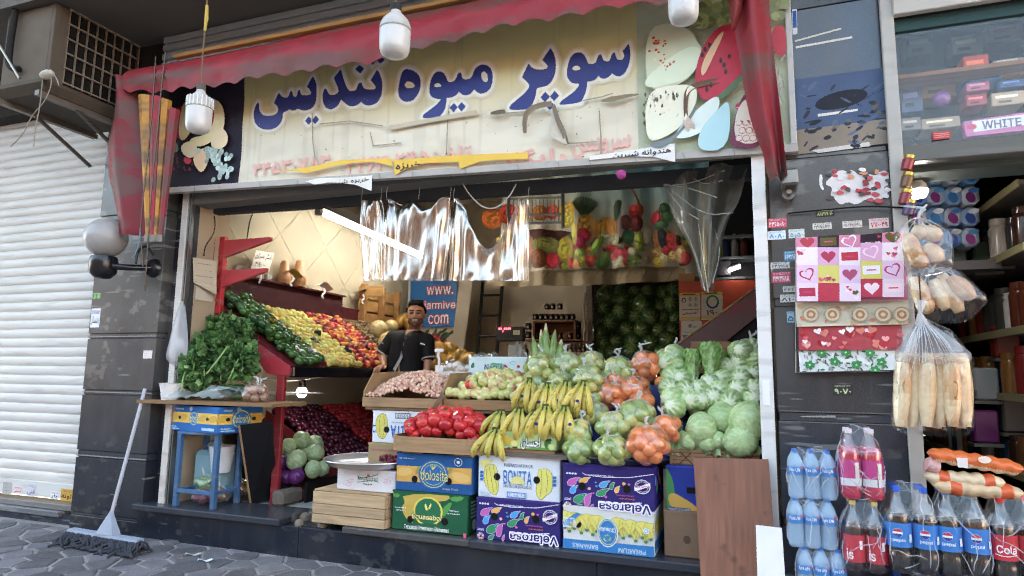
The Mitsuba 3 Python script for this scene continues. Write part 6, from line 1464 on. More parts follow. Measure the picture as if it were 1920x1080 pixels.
sun = pel(q, ZA, 1128, 390, 62).intersection(pb(q, ZA, [(1000, 300), (1260, 310), (1260, 400), (1000, 385)], 0)); q.add(C(sun), '#d8d078')
for i in range(7):
 a = math.radians(20 + i * 23)
 q.add(C(stroke(q.px(ZA((1128 + 34 * math.cos(a), 390 - 34 * math.sin(a)), (1128 + 60 * math.cos(a), 390 - 60 * math.sin(a)))), .0016)), '#a89a48', up=i == 0)
W(q, 'PREMIUM BANANAS', zbox(ZA, 1013, 396, 1250, 438), '#24466c', False)
q.add(C(pb(q, ZA, [(1040, 455), (1205, 470), (1203, 522), (1040, 505)], 0)), '#2a6ab0').add(C(pb(q, ZA, [(1048, 463), (1197, 476), (1196, 513), (1048, 498)], 0)), '#dfe4ea')
for i in range(15):
 q.add(C(pb(q, ZA, [(1053 + i * 9.6, 464 + i), (1056 + i * 9.6 + (i % 3), 464 + i), (1056 + i * 9.6 + (i % 3), 498 + i), (1053 + i * 9.6, 498 + i)], 0)), '#2a6ab0', up=i == 0)
for s in ((815, 280, 842, 303), (815, 310, 842, 333), (815, 340, 842, 362), (1424, 328, 1456, 350), (1424, 358, 1456, 382), (1424, 392, 1456, 415)):
 q.add(C(pb(q, ZA, [(s[0], s[1]), (s[2], s[1]), (s[2], s[3]), (s[0], s[3])], 0)), '#2a6ab0', up=False)
q.add(C(pb(q, ZA, [(822, 188), (930, 192), (826, 258)], 0)), '#d8cf68')
for i in range(5):
 q.add(C(stroke(q.px(ZA((815, 458 + i * 8), (910 - 20 * (i % 2), 462 + i * 8))), .0012)), '#6a90b8', up=i == 0)
q.part(bn)
solo('board', 'rough grey plank lying on the white banana carton', 'board', hull([(-1.42, .02, .664), (-.94, .0, .664), (-1.42, .34, .664), (-.94, .34, .664), (-1.42, .02, .682), (-.94, .0, .682), (-1.42, .34, .682), (-.94, .34, .682)]), 'wood', '#6f6456')
ZC = Z(4.697, 1020, 840)
velarosa('purple banana carton lettered Velarosa standing upside down under the black pan', (1055, 957), (1228, 972), .0, zb2, .648, lambda *p: ZC(*[((x - 780) * 1.127 + 165, (y - 520) * 1.03 + 168 + (x - 780) * .0) for x, y in p]), 0, 0, [(932, 682), (1282, 708)])
cq, q, (x0, x1) = carton('banana_carton', 'white and blue banana carton lettered PREMIUM BANANAS upside down at the bottom right', (1056, 1031), (1228, 1050), .0, .213, zb2, .36, '#d3d2cc', 'clean', holes=[ZC((300, 667))[0], ZC((820, 727))[0]])
C = lambda g: g.intersection(rect(x0 + .002, .215, x1 - .002, zb2 - .002))
for x, y in ((225, 650), (330, 665), (430, 680), (700, 710), (810, 735), (900, 745), (270, 625), (380, 640), (470, 650), (650, 670), (760, 690), (870, 705), (190, 610), (945, 720)):
 p = [(x - 65, y - 40), (x - 20, y - 65), (x + 40, y - 55), (x + 75, y - 15), (x + 55, y + 10), (x + 20, y + 50), (x + 5, y + 85), (x - 10, y + 80), (x - 30, y + 40), (x - 60, y + 5)]
 g = C(pb(q, ZC, p)); q.add(g.buffer(.0014), '#7c7a30').add(g, '#d8cc58')
 q.add(C(stroke(q.px(ZC((x - 40, y - 30), (x - 10, y + 10), (x, y + 60))), .0018)), '#8a8438').add(C(stroke(q.px(ZC((x + 20, y - 40), (x + 15, y + 10), (x + 2, y + 60))), .0018)), '#8a8438', up=False)
 q.add(C(pel(q, ZC, x, y + 82, 16, 14)), '#3f7a50', up=False)
q.add(C(pb(q, ZC, [(165, 650), (290, 565), (330, 575), (165, 720)], 0)), '#2a78b4')
W(q, 'PALLETIZED', zbox(ZC, 172, 600, 290, 700), '#d8e0e8', flip=True)
q.add(C(pb(q, ZC, [(165, 788), (1000, 866), (1000, 962), (165, 872)], 0)), '#2a78b8')
g1 = pel(q, ZC, 566, 740, 92, 128); q.add(C(g1), '#dfe2e4').add(C(pel(q, ZC, 566, 740, 84, 120)), '#2a78b8').add(C(pel(q, ZC, 566, 738, 77, 111)).difference(pel(q, ZC, 566, 738, 72, 105)), '#d8cc58')
W(q, 'Chiquita', zbox(ZC, 494, 682, 638, 742), '#e0e4e8', flip=True)
for i in range(9):
 a = i * .7
 q.add(C(pel(q, ZC, 562 + 28 * math.cos(a), 788 + 26 * math.sin(a), 9, 6)), ('#b8c858', '#d8cc58', '#5a9a60')[i % 3], up=i == 0)
W(q, 'BANANAS', zbox(ZC, 258, 826, 482, 890), '#dfe6ec', False, flip=True); W(q, 'PREMIUM', zbox(ZC, 660, 872, 902, 936), '#dfe6ec', False, flip=True)
q.add(C(pel(q, ZC, 906, 727, 27)), '#e4e8ea').add(C(pel(q, ZC, 906, 727, 17)).difference(pel(q, ZC, 906, 727, 12)), '#2a78b8')
q.part(cq)
sd = Print((x1, 0, 0), (0, 1, 0), (0, 0, 1)); sd.add(rect(.004, .235, .356, .285), '#2a78b8')
for i in range(7):
 sd.add(ellipse(.04 + i * .045, .35, .022, .035, 20), '#cfc250', up=False)
sd.part(cq, 'side_print')
# right of the purple cartons
cb, q, (x0, x1) = carton('banana_carton', 'blue carton with a yellow banana and green leaf print beside the plywood sheet', (1250, 957), (1340, 966), .07, .437, .655, .3, '#2f3f9a')
C = lambda g: g.intersection(rect(x0 + .001, .439, x1 - .001, .653))
q.add(C(pb(q, ZC, [(1040, 140), (1075, 165), (1120, 240), (1150, 340), (1150, 480), (1060, 560), (1040, 560)])), '#3f8a48').add(C(pb(q, ZC, [(1092, 430), (1110, 400), (1150, 395), (1230, 440), (1340, 510), (1380, 590), (1150, 540), (1105, 500)])), '#d0a03c')
q.add(C(pb(q, ZC, [(1093, 515), (1292, 535), (1290, 566), (1093, 545)], 0)), '#222c68'); W(q, 'PRODUCT OF ECUADOR', zbox(ZC, 1100, 527, 1285, 553), '#c8d0e4')
q.part(cb)
part(cb, 'hand_hole', bx(P(1288, 934, Y=.07)[0], P(1306, 934, Y=.07)[0], .0685, .072, .525, .555, .004), 'matte', '#15121a')
bc, q, _ = carton('brown_carton', 'plain brown carton behind the bottom edge of the plywood sheet', (1246, 1043), (1345, 1056), .05, .213, .437, .3, '#8a6c54')
q.add(ellipse(*q.px([(1288, 1012)])[0], .018, .02), '#5c4636')
q.part(bc)
# wooden crate, nut box and steel tray at the left end
wc = thing('wooden_crate', 'pale pine crate standing on the step under the white MAJESTIC box', 'crate')
cx0, cx1, cy0, cy1 = -2.53, -2.03, -.01, .33
part(wc, 'base', bx(cx0 + .01, cx1 - .01, cy0 + .01, cy1 - .01, .215, .225), 'wood', '#a88a64')
for z0, z1 in ((.213, .262), (.266, .322), (.326, .395)):
 part(wc, 'slat', bx(cx0, cx1, cy0 - .008, cy0 + .006, z0, z1, .002), 'wood', rgb('#b99b74') * rng.uniform(.92, 1.06))
 part(wc, 'slat', bx(cx1 - .006, cx1 + .008, cy0 + .007, cy1, z0, z1, .002), 'wood', rgb('#a98b66') * rng.uniform(.92, 1.06))
for i in range(4):
 part(wc, 'slat', bx(cx0, cx1, cy0 + .005 + i * .082, cy0 + .08 + i * .082, .396, .406, .002), 'wood', rgb('#b4966e') * rng.uniform(.92, 1.06))
ZM = Z(3.6, 480, 660)
mj, q, (x0, x1) = carton('nut_box', 'white box lettered MAJESTIC on the pine crate under the steel tray', (631, 921), (741, 916), .03, .408, .535, .26, '#d8d6d8', 'clean')
W(q, 'MAJESTIC', zbox(ZM, 688, 842, 826, 872), '#2a6a48')
q.add(stroke(smooth_open(q.px(ZM((686, 836), (710, 850), (760, 842), (800, 836), (826, 824))), 2), .004), '#2a6a48').add(stroke(smooth_open(q.px(ZM((686, 880), (720, 872), (800, 868), (828, 880))), 2), .004), '#2a6a48')
q.add(pb(q, ZM, [(750, 838), (752, 822), (758, 830), (764, 822), (768, 838)], 0), '#c03a48')
q.add(fit(persian('میوه', .1), *q.px([ZM((722, 898))[0]])[0], *q.px([ZM((785, 888))[0]])[0]), '#555')
for x, y in ((610, 880), (640, 870), (628, 892), (880, 870), (908, 858), (895, 882)):
 g = pel(q, ZM, x, y, 20, 11, 25); q.add(g.difference(g.buffer(-.0016)), '#c87a94')
q.part(mj)
tr = thing('steel_tray', 'large round steel tray of dark red berries on the MAJESTIC box', 'tray')
tc = np.array([-2.235, .16, .537])
part(tr, 'dish', xf(lathe([(0, .004), (.20, .004), (.255, .022), (.285, .05), (.295, .052), (.296, .047), (.262, .014), (.2, 0), (0, 0)], 48), M4(tc)), 'metal', '#b8bac0', smooth=40)
mesh_b = ico(1, (1, .8, .75))
PR['berry'] = [ply(mesh_b, 'waxy', c, True) for c in ('#6a0f24', '#7c1430', '#5a0c20', '#8a1a34', '#701028')]
for i in range(230):
 a, r = rng.uniform(-.9, 2.4), math.sqrt(rng.random()) * .17
 x, y = .10 + r * math.cos(a), -.02 + r * math.sin(a)
 h = max(0, .055 * (1 - (r / .19) ** 2)) * rng.uniform(.55, 1)
 drop('berry', 'red_berry', 'dark red berry heaped on the steel tray', 'berry', tc + [x, y, .015 + h], .0115, 'berries on the steel tray')
# tomato tray of bent wood
tt = thing('tomato_tray', 'round ended wooden tray of tomatoes on the blue and orange carton', 'tray')
def stadium(x0, x1, y0, y1, r):
 return sg.box(x0 + r, y0 + r, x1 - r, y1 - r).buffer(r, quad_segs=10)
outer = stadium(-2.04, -1.405, -.03, .36, .14)
m = prism(outer.difference(outer.buffer(-.012)), .085)
wv = m[0] + [0, 0, .662]
part(tt, 'rim', (wv, m[1]), 'wood', '#a5815a')
m = prism(outer.buffer(-.012), .012); part(tt, 'base', (m[0] + [0, 0, .668], m[1]), 'wood', '#8a6c4c')
for x in (-1.93, -1.6):
 part(tt, 'foot', bx(x, x + .12, .0, .32, .651, .662), 'wood', '#8d6f4e')
def heap(kind, name, label, cat, group, region, z0, hmax, r, jit=.08, layers=2, pw=2.0):
 x0, y0, x1, y1 = region.bounds
 c = np.array([(x0 + x1) / 2, (y0 + y1) / 2])
 n = 0
 for L in range(layers):
  inner = region.buffer(-r * (.75 if L == 0 else 1.3))
  for i in range(int((x1 - x0) / (1.8 * r)) + 2):
   for j in range(int((y1 - y0) / (1.62 * r)) + 2):
    p = np.array([x0 + (i + .5 * (j % 2) + .25 * L) * 1.85 * r, y0 + (j + .3 * L) * 1.62 * r]) + rng.normal(0, .12 * r, 2)
    if not inner.contains(sg.Point(p)):
     continue
    e = (abs(p[0] - c[0]) / ((x1 - x0) / 2)) ** pw, (abs(p[1] - c[1] - .12 * (y1 - y0)) / ((y1 - y0) * .62)) ** pw
    h = hmax * max(0, 1 - .75 * (e[0] + e[1]))
    z = z0 + h - L * 1.5 * r + rng.uniform(-.2, .2) * r
    if L and z < z0 - 1.2 * r:
     continue
    drop(kind, name, label, cat, (p[0], p[1], z), r, group, upright=True, jitter=jit); n += 1
 return n
heap('tomato', 'tomato', 'ripe red tomato heaped in the wooden tray', 'tomato', 'tomatoes in the wooden tray', outer.buffer(-.012), .74, .145, .042, .16)
# white carton, its base and the box of pistachios behind
ZP = Z(4.91, 660, 640)
wb, q, (x0, x1) = carton('banana_carton', 'white banana carton standing upside down under the pistachio box', (697, 831), (828, 832), .30, .665, .872, .36, '#d6d6d8', 'clean', holes=[ZP((320, 812))[0]])
g = pb(q, ZP, [(230, 700), (270, 665), (310, 668), (325, 720), (330, 800), (310, 880), (290, 900), (250, 890), (225, 830), (218, 760)]); q.add(g.buffer(.002), '#4a4a2a').add(g, '#cfc04a')
for a in ([(262, 690), (250, 780), (262, 880)], [(295, 680), (300, 780), (285, 890)]):
 q.add(stroke(smooth_open(q.px(ZP(*a)), 2), .002), '#6a6430')
q.add(pb(q, ZP, [(195, 768), (218, 768), (218, 782), (195, 782)], 0), '#2a6ab0').add(pb(q, ZP, [(195, 820), (218, 820), (218, 838), (195, 838)], 0), '#2a6ab0')
q.add(pb(q, ZP, [(398, 662), (540, 662), (540, 710), (398, 710)], 0), '#33363c').add(pb(q, ZP, [(404, 668), (534, 668), (534, 704), (404, 704)], 0), '#dcdde0')
for i in range(14):
 q.add(pb(q, ZP, [(410 + i * 9, 668), (413 + i * 9 + i % 3, 668), (413 + i * 9 + i % 3, 704), (410 + i * 9, 704)], 0), '#33363c', up=i == 0)
W(q, 'PREMIUM BANANAS', zbox(ZP, 365, 740, 572, 760), '#3c4a60', False, flip=True); W(q, 'BONITA', zbox(ZP, 355, 772, 640, 900), '#2a6ab0', flip=True)
q.part(wb)
pbx, q, _ = carton('brown_carton', 'brown carton lettered Premium Bananas under the upside down white carton', (690, 852), (800, 852), .28, .44, .664, .36, '#a08258')
W(q, 'Premium Bananas', zbox(ZP, 172, 985, 480, 1020), '#a0505c')
q.part(pbx)
carton('brown_carton', 'lowest brown carton hidden behind the pine crate', (690, 900), (800, 900), .34, .21, .44, .32, '#8a6c4c')
bl, q, _ = carton('blue_carton', 'dark blue carton between the tomatoes and the bananas', (872, 851), (985, 851), .33, .655, .885, .36, '#20306e')
q.part(bl)
carton('blue_carton', 'lower dark blue carton hidden behind the blue and orange one', (872, 890), (985, 890), .42, .21, .655, .3, '#223062')
def open_box(name, label, x0, x1, y0, y1, z0, zf, zb, col, flap=None):
 k = thing(name, label, 'box')
 part(k, 'front', bx(x0, x1, y0, y0 + .014, z0, zf, .003), 'wood', col)
 part(k, 'back', bx(x0, x1, y1 - .01, y1, z0, zb, .002), 'matte', '#9a7a54')
 part(k, 'floor', bx(x0 + .005, x1 - .005, y0 + .014, y1 - .01, z0 + .01, z0 + .018), 'wood', '#8d6f4c')
 part(k, 'foot_rail', bx(x0 + .02, x1 - .02, y0 + .01, y0 + .05, z0 - .018, z0 - .001), 'wood', '#7c6042')
 for nm, x in (('left_side', x0), ('right_side', x1 - .008)):
  if flap and nm in flap:
   q = [(x, y0 + .014, z0), (x, y1 - .01, z0), (x, y1 - .01, zb), (x, y0 + .12, zb - .01), (x, y0 + .014, zf + .04)]
   part(k, nm, hull([(a + d, b, c) for a, b, c in q for d in (0, .008)]), 'matte', '#a5835c')
  else:
   part(k, nm, bx(x, x + .008, y0 + .014, y1 - .01, z0, zf + .02), 'wood', '#8d6d48')
 return k
ob = open_box('pistachio_box', 'open wooden box of pistachios with torn cardboard sides', -2.405, -1.825, .28, .74, .893, .955, 1.125, '#a5825c', ('left_side', 'right_side'))
part(ob, 'white_liner', bx(-2.1, -1.84, .716, .728, .95, 1.13), 'clean', '#d2cec6')
open_box('apple_box', 'shallow wooden box of apples right of the pistachios', -1.815, -1.275, .28, .74, .893, .955, 1.05, '#9a7750')
nut = ico(1, (1.25, .85, .8))
PR['nut'] = [ply(nut, 'fruit', c, True) for c in ('#cfa085', '#c8947c', '#d8b094', '#b88068', '#dcb89c', '#c89478')]
cand = []
for i in range(2600):
 x, y = rng.uniform(-2.385, -1.84), rng.uniform(.3, .72)
 t, s = (x + 2.10) / .30, (y - .56) / .27
 h = .955 + .02 + .15 * max(0, 1 - .62 * abs(t) ** 1.6 - .8 * abs(s) ** 2)
 cand.append((y, x, h - rng.random() * .012))
cand = sorted(cand[:1500])
mb_ = MB()
for n_, (y, x, z) in enumerate(cand):
 if n_ % 5 == 0:
  drop('nut', 'pistachio', 'pink shelled pistachio heaped in the open box', 'pistachio', (x, y, z + .004), .0115, 'pistachios in the open box')
 else:
  mb_.add(xf(nut, M4((x, y, z), *rotq(), s=.0112)), rgb(('#cfa085', '#c8947c', '#d8b094', '#b88068', '#dcb89c')[n_ % 5]))
mb_.solo('pistachio_heap', 'pink pistachios filling the open cardboard sided box', 'pistachios', 'fruit', True, kind='stuff')
solo('scoop_board', 'thin wooden slat leaning between pistachio box and tomatoes', 'slat', hull([P(836, 742, Y=.25), P(828, 735, Y=.26), P(797, 786, Y=.2), P(800, 789, Y=.2), P(836, 742, Y=.235), P(797, 786, Y=.19)]), 'wood', '#6f553c')
heap('apple', 'apple', 'yellow apple with a pink blush in the wooden box', 'apple', 'apples in the wooden box', rect(-1.80, .30, -1.29, .73), .995, .13, .0345, .1, 2, 2)
for i in range(12):
 drop('apple', 'apple', 'yellow apple with a pink blush in the wooden box', 'apple', (-1.79 + i * .044, .318 + rng.uniform(-.008, .008), .988 + rng.uniform(-.006, .01)), .034, 'apples in the wooden box')
ch = drop('tomato', 'red_apple', 'single deep red apple among the yellow apples', 'apple', P(880, 722, Y=.36), .034, 'red apple'); labels[ch].pop('group')
nv, q, _ = carton('fruit_carton', 'white and teal carton lettered Narvan behind the apples', (878, 705), (988, 705), .76, .98, P(930, 669, Y=.76)[2], .25, '#cfe0e4', 'clean')
ZN = Z(7.2, 900, 540)
W(q, 'Narvan', zbox(ZN, 60, 1030, 360, 1110), '#1c2620')
q.add(pb(q, ZN, [(120, 1030), (180, 1005), (240, 1020), (290, 1015), (330, 1040), (300, 1050), (180, 1050)]), '#4aa878').add(pel(q, ZN, 338, 1050, 22, 18), '#c03048').add(pb(q, ZN, [(350, 1040), (380, 1060), (360, 1090)]), '#2a6a48')
q.add(pel(q, ZN, 445, 1010, 40, 24).difference(pel(q, ZN, 445, 1010, 34, 19)), '#6aa0b0').add(pb(q, ZN, [(-100, 1010), (-80, 1000), (-70, 1060), (-110, 1090), (-125, 1050)]), '#2f7a4c').add(pel(q, ZN, 520, 1060, 24, 20), '#b8403c')
q.part(nv)
crump = grid(lambda u, v: np.stack([-1.86 + .46 * u, .74 + .26 * v, 1.215 + .05 * np.sin(9 * u + 3 * v) * np.sin(5 * v + 2 * u) + .02 * np.sin(23 * u + 11 * v) + .03 * (meshkit.noise(np.stack([u * 9, v * 9, 0 * u], -1)) - .5)], -1), 30, 16)
solo('plastic_sheet', 'crumpled clear plastic sheet lying on the Narvan carton', 'plastic sheet', crump, 'film', smooth=True)
gb_ = thing('garlic_bag', 'crumpled plastic bag of garlic behind the pistachios', 'bag')
gs = [P(rng.uniform(832, 880), rng.uniform(684, 702), Y=.8) for _ in range(12)]
part(gb_, 'film', hull(np.vstack([ico(1, (.05, .05, .05))[0] + g for g in gs])), 'bagfilm', smooth=25)
for g in gs:
 drop('lime', 'garlic', 'white garlic bulb in the crumpled bag', 'garlic', g, .03, 'garlic bulbs behind the pistachios')
 scene[list(scene)[-1]]['filename'] = ply(ico(2, (1, 1, .9)), 'fruit', '#c9bca8', True)['filename']
pc = thing('price_holder', 'white plastic price holder clipped behind the pistachio heap', 'price holder')
c = P(823, 690, Y=.72)
part(pc, 'tag', bx(c[0] - .03, c[0] + .03, c[1], c[1] + .006, c[2] - .045, c[2] + .02, .002), 'clean', '#dcdadc')
part(pc, 'stem', tube([c, c + [.0, 0, .06], c + [-.012, 0, .09], c + [0, 0, .12]], .009, 6), 'clean', '#d8d6d8', smooth=True)
part(pc, 'clip', bx(c[0] - .035, c[0] + .03, c[1] - .01, c[1] + .01, c[2] + .11, c[2] + .135, .004), 'clean', '#e0dee0')
solo('counter_bench', 'dark wooden bench carrying the boxes of nuts and apples', 'bench', join([bx(-2.42, -1.26, .68, 1.02, .84, .875), bx(-2.4, -2.34, .9, .96, .2, .84), bx(-1.34, -1.28, .9, .96, .2, .84)]), 'wood', '#4a3a2c')
# lime carton with bananas
ZL_ = Z(4.153, 920, 620)
lc, q, (x0, x1) = carton('lime_carton', 'green lemon carton with Persian lettering under the bananas', (939, 847), (1043, 852), .05, .70, .797, .26, '#a9bf78', 'clean')
C = lambda g: g.intersection(rect(x0 + .002, .702, x1 - .002, .795))
q.add(C(pb(q, ZL_, [(78, 915), (200, 925), (330, 905), (520, 925), (520, 965), (78, 945)], 1)), '#5f9a3c').add(C(pb(q, ZL_, [(78, 900), (250, 905), (420, 895), (520, 890), (520, 905), (300, 915), (78, 915)], 1)), '#c9d89c')
for x, y, rx, ry, c in ((125, 853, 42, 32, '#cfae2c'), (183, 880, 30, 28, '#d8c050'), (183, 880, 22, 20, '#e0d080'), (445, 885, 28, 36, '#3f6a2c'), (475, 906, 30, 28, '#a8bc58'), (475, 906, 22, 20, '#c4d088')):
 q.add(C(pel(q, ZL_, x, y, rx, ry)), c)
for p in ([(150, 905), (215, 900), (205, 920)], [(415, 855), (470, 835), (480, 860), (440, 870)], [(120, 910), (160, 905), (150, 920)]):
 q.add(C(pb(q, ZL_, p)), '#2c4a20')
(a, b), (c, d) = q.px(ZL_((238, 922), (388, 832)))
g = fit(persian('احسان', .1), a, b, c, d); q.add(C(g.buffer(.0035)), '#20261c').add(C(g), '#e8ece4')
q.part(lc)
solo('brown_carton', 'flat brown carton between the plank and the lemon carton', 'carton', bx(P(943, 855, Y=.06)[0], P(1040, 857, Y=.06)[0], .06, .3, .683, .699), 'matte', '#a87a5a')
def banana_hand(label, top, n=5, ln=.19, spread=.035, tilt=0, green=0.0, sticker_at=None, lean=.07):
 k = thing('banana_hand', label, 'bananas')
 top = np.asarray(top, float)
 part(k, 'crown', hull([top + [sx * spread * n * .22, sy, sz] for sx in (-.5, .5) for sy in (0, .022) for sz in (-.02, .014)]), 'fruit', '#4a4a22')
 for i in range(n):
  f = (i - (n - 1) / 2)
  fan = f * spread
  back = (i % 2) * .028
  t = np.linspace(0, 1, 13)
  bow = np.sin(t * np.pi * .8)
  l = ln * rng.uniform(.92, 1.06)
  pts = np.stack([top[0] + f * .010 + fan * np.sin(t * 1.57) + tilt * t, top[1] + back - lean * bow + .01 * t, top[2] - l * (t - .06 * t * t) + .0 * t], 1)
  rad = np.interp(t, [0, .1, .2, .4, .75, .92, .975, 1], [.0075, .008, .0135, .0185, .0185, .0125, .007, .006])
  m = tube(pts, rad, 7)
  tt_ = np.clip((top[2] - fcen(m)[:, 2]) / l, 0, 1)
  ye = rgb('#cbb448') * rng.uniform(.94, 1.06)
  ye = ye * (1 - .35 * green) + rgb('#9cac44') * .35 * green
  col = np.tile(ye, (len(m[1]), 1))
  g = np.clip(1 - tt_ / .2, 0, 1)[:, None]
  col = col * (1 - g) + rgb('#8c9a3c') * g
  col[tt_ > .965] = rgb('#2e2416')
  sp = nz(fcen(m), 120, i) > .70
  col[sp] *= .72
  fk = part(k, 'finger', m, 'fruit', fc=col, smooth=45)
  if sticker_at and i in sticker_at:
   j = 6
   e = ellipse(0, 0, .010, .0085, 0, 12)
   st_, sf = prism(e, .001)
   c0 = pts[j] + [0, -rad[j] - .0002, 0]
   part(k, 'label', (np.stack([c0[0] + st_[:, 0], c0[1] - st_[:, 2], c0[2] + st_[:, 1]], 1), sf[:, ::-1]), 'clean', '#22307c')
 return k
for (x, y, Y, n, tl_, s), lb in zip(((992, 712, .24, 4, -.02, (1,)), (1026, 721, .22, 5, -.005, (1, 3)), (1061, 717, .22, 5, -.02, (1,)), (1094, 717, .20, 5, -.03, (2,))), ('leftmost banana hand of the upper row', 'second banana hand of the upper row', 'third banana hand of the upper row', 'rightmost banana hand of the upper row')):
 banana_hand(lb, P(x, y, Y=Y), n, .205, .030, tl_, 0, s)
for (x, y, Y, n, tl_, s), lb in zip(((972, 768, .10, 4, -.02, ()), (1000, 772, .12, 3, -.03, ()), (1022, 762, .09, 5, -.005, (1, 3)), (1058, 764, .08, 5, -.02, (1, 4))), ('leftmost banana hand of the lower row on the lemon carton', 'small banana hand of the lower row, second from left', 'third banana hand of the lower row on the lemon carton', 'rightmost banana hand of the lower row by the lime bags')):
 banana_hand(lb, P(x, y, Y=Y), n, .185, .031, tl_, 0, s)
banana_hand('greenish banana hand hanging by the dark blue carton', P(938, 772, Y=.16), 5, .16, .035, -.01, .7)
banana_hand('banana hand hanging lowest beside the tomato tray', P(929, 806, Y=.05), 5, .17, .036, -.03, .3)
solo('banana_crate', 'dark crate under the upper row of bananas', 'crate', join([bx(-1.26, -.9, .24, .26, .70, .90), bx(-1.26, -.9, .5, .52, .70, .9), bx(-1.26, -1.24, .26, .5, .7, .9), bx(-.92, -.9, .26, .5, .7, .9), bx(-1.24, -.92, .26, .5, .88, .9)]), 'matte', '#2a2c3a')
carton('brown_carton', 'hidden brown carton behind the white banana carton', (905, 934), (1050, 946), .41, .21, .70, .3, '#7c6248')
# ================================================================== bags of citrus, lettuce and cabbages
def pack(n, rad, r, seed):
 g = np.random.default_rng(seed)
 rad = np.asarray(rad, float)
 p = g.normal(size=(n, 3)); p /= np.linalg.norm(p, axis=1, keepdims=True); p *= g.uniform(.5, 1, (n, 1)) * np.maximum(rad - r, .01)
 for _ in range(120):
  d = p[:, None] - p[None]
  L_ = np.linalg.norm(d, axis=2) + np.eye(n) * 9
  p = p + (d / L_[..., None] * np.clip(1.92 * r - L_, 0, None)[..., None]).sum(1) * .4
  p[:, 2] -= .0006
  e = np.linalg.norm(p / np.maximum(rad - .8 * r, .01), axis=1)
  p = p / np.maximum(e, 1)[:, None] ** .5
 return p
def film_bag(k, pts, r, seed, knot=None, wrinkle=.006, mat='bagfilm'):
 sp = ico(1)[0]
 cloud = np.vstack([sp * r * 1.05 + p for p in pts])
 m = m3.Manifold.hull_points(cloud).refine_to_length(.022)
 v, f = tm(m)
 c = v.mean(0)
 d = v - c; d /= np.linalg.norm(d, axis=1, keepdims=True)
 n1 = np.abs(meshkit.noise(v * [38, 38, 22], seed) - .5) * 2
 n2 = np.abs(meshkit.noise(v * [85, 85, 60], seed + 5) - .5) * 2
 v = v + d * (wrinkle * (.9 - n1) + .4 * wrinkle * (.6 - n2))[:, None]
 part(k, 'film', (v, f), mat, smooth=True)
 top = cloud[np.argmax(cloud[:, 2])] if knot is None else np.asarray(knot, float)
 g = np.random.default_rng(seed)
 kn = [tube(smooth_open([top + [0, 0, -.012], top + [g.normal(0, .004), -.006, .006], top + [g.normal(0, .016), -.012, .03], top + [g.normal(0, .024), -.016, .045]], 1), [.010, .006, .005, .008, .006, .002], 6) for _ in range(2)]
 part(k, 'knot', join(kn), 'sheer', '#d8dad8', smooth=True)
 cr = []
 for i in range(20):
  a = g.uniform(0, 6.28)
  q = [top + [0, 0, -.004]]
  for t in (.35, .7, 1.0):
   w = top + [math.cos(a) * .085 * t, math.sin(a) * .085 * t, -.075 * t * t]
   q.append(w)
  q = np.array(q)
  dd = np.linalg.norm(v[None] - q[:, None], axis=2).argmin(1)
  q[1:] = v[dd[1:]] + d[dd[1:]] * .0015
  cr.append(tube(smooth_open(q, 2), np.linspace(.0022, .0004, len(smooth_open(q, 2))), 4))
 part(k, 'crease', join(cr), 'sheer', '#d0d4d0', smooth=True, kind='stuff')  # pale strips modelled on the film, standing in for highlights along its folds
scene['hazy'] = {'type': 'blendbsdf', 'weight': .2, 'first': {'type': 'thindielectric', 'int_ior': 1.4}, 'second': two(pr(plain, .25, .5))}
scene['sheer'] = {'type': 'blendbsdf', 'weight': .45, 'first': {'type': 'thindielectric', 'int_ior': 1.4}, 'second': two(pr(plain, .25, .5))}
def fruit_bag(kind, label, x, y, wpx, hpx, Y, n, r, fname, seed, flabel, group, depth=.75):
 c = P(x, y, Y=Y)
 rx = abs(P(x + wpx / 2, y, Y=Y)[0] - c[0]); rz = abs(P(x, y - hpx / 2, Y=Y)[2] - c[2])
 k = thing('fruit_bag', label, 'bag')
 pts = pack(n, (rx, max(rx * depth, r * 1.3), rz), r, seed) + c
 for p in pts:
  drop(kind, fname, flabel, fname, p, r, group, jitter=.07)
 film_bag(k, pts, r, seed)
 return k
LB, OB = 'green lime showing through the clear bags', 'orange showing through the clear bags'
for i, (x, y, w, h, Y, n, r, lb) in enumerate([
 (1014, 692, 62, 78, .48, 17, .036, 'bag of green limes at the left end of the top row below the corn'), (1064, 690, 58, 62, .52, 14, .036, 'bag of limes second from left in the top row'), (1108, 682, 46, 46, .62, 10, .039, 'bag of yellowish limes in the middle of the top row'),
 (1160, 695, 58, 50, .54, 12, .038, 'square bag of yellow limes left of the topmost oranges'), (1104, 714, 58, 58, .38, 15, .034, 'bulging bag of limes behind the rightmost upper bananas'), (1050, 722, 50, 44, .40, 10, .035, 'bag of limes half hidden behind the upper banana row'), (1008, 726, 40, 40, .44, 8, .035, 'bag of limes behind the leftmost banana hand'),
 (1112, 776, 52, 40, .24, 11, .036, 'bag of limes right of the lower banana row'), (1152, 800, 66, 52, .10, 13, .036, 'middle bag of limes above the black pan'), (1192, 782, 76, 54, .16, 14, .041, 'wide bag of large limes beside the oranges'), (1083, 812, 46, 42, .07, 10, .036, 'bag of limes at the right edge of the lemon carton'),
 (1088, 846, 56, 40, .02, 11, .036, 'bag of limes in the black pan at its left end'), (1149, 845, 64, 46, -.02, 15, .036, 'bag of limes in the middle of the black pan')]):
 fruit_bag('lime', lb, x, y, w, h, Y, n, r, 'lime', 40 + i, LB, 'limes in the clear bags')
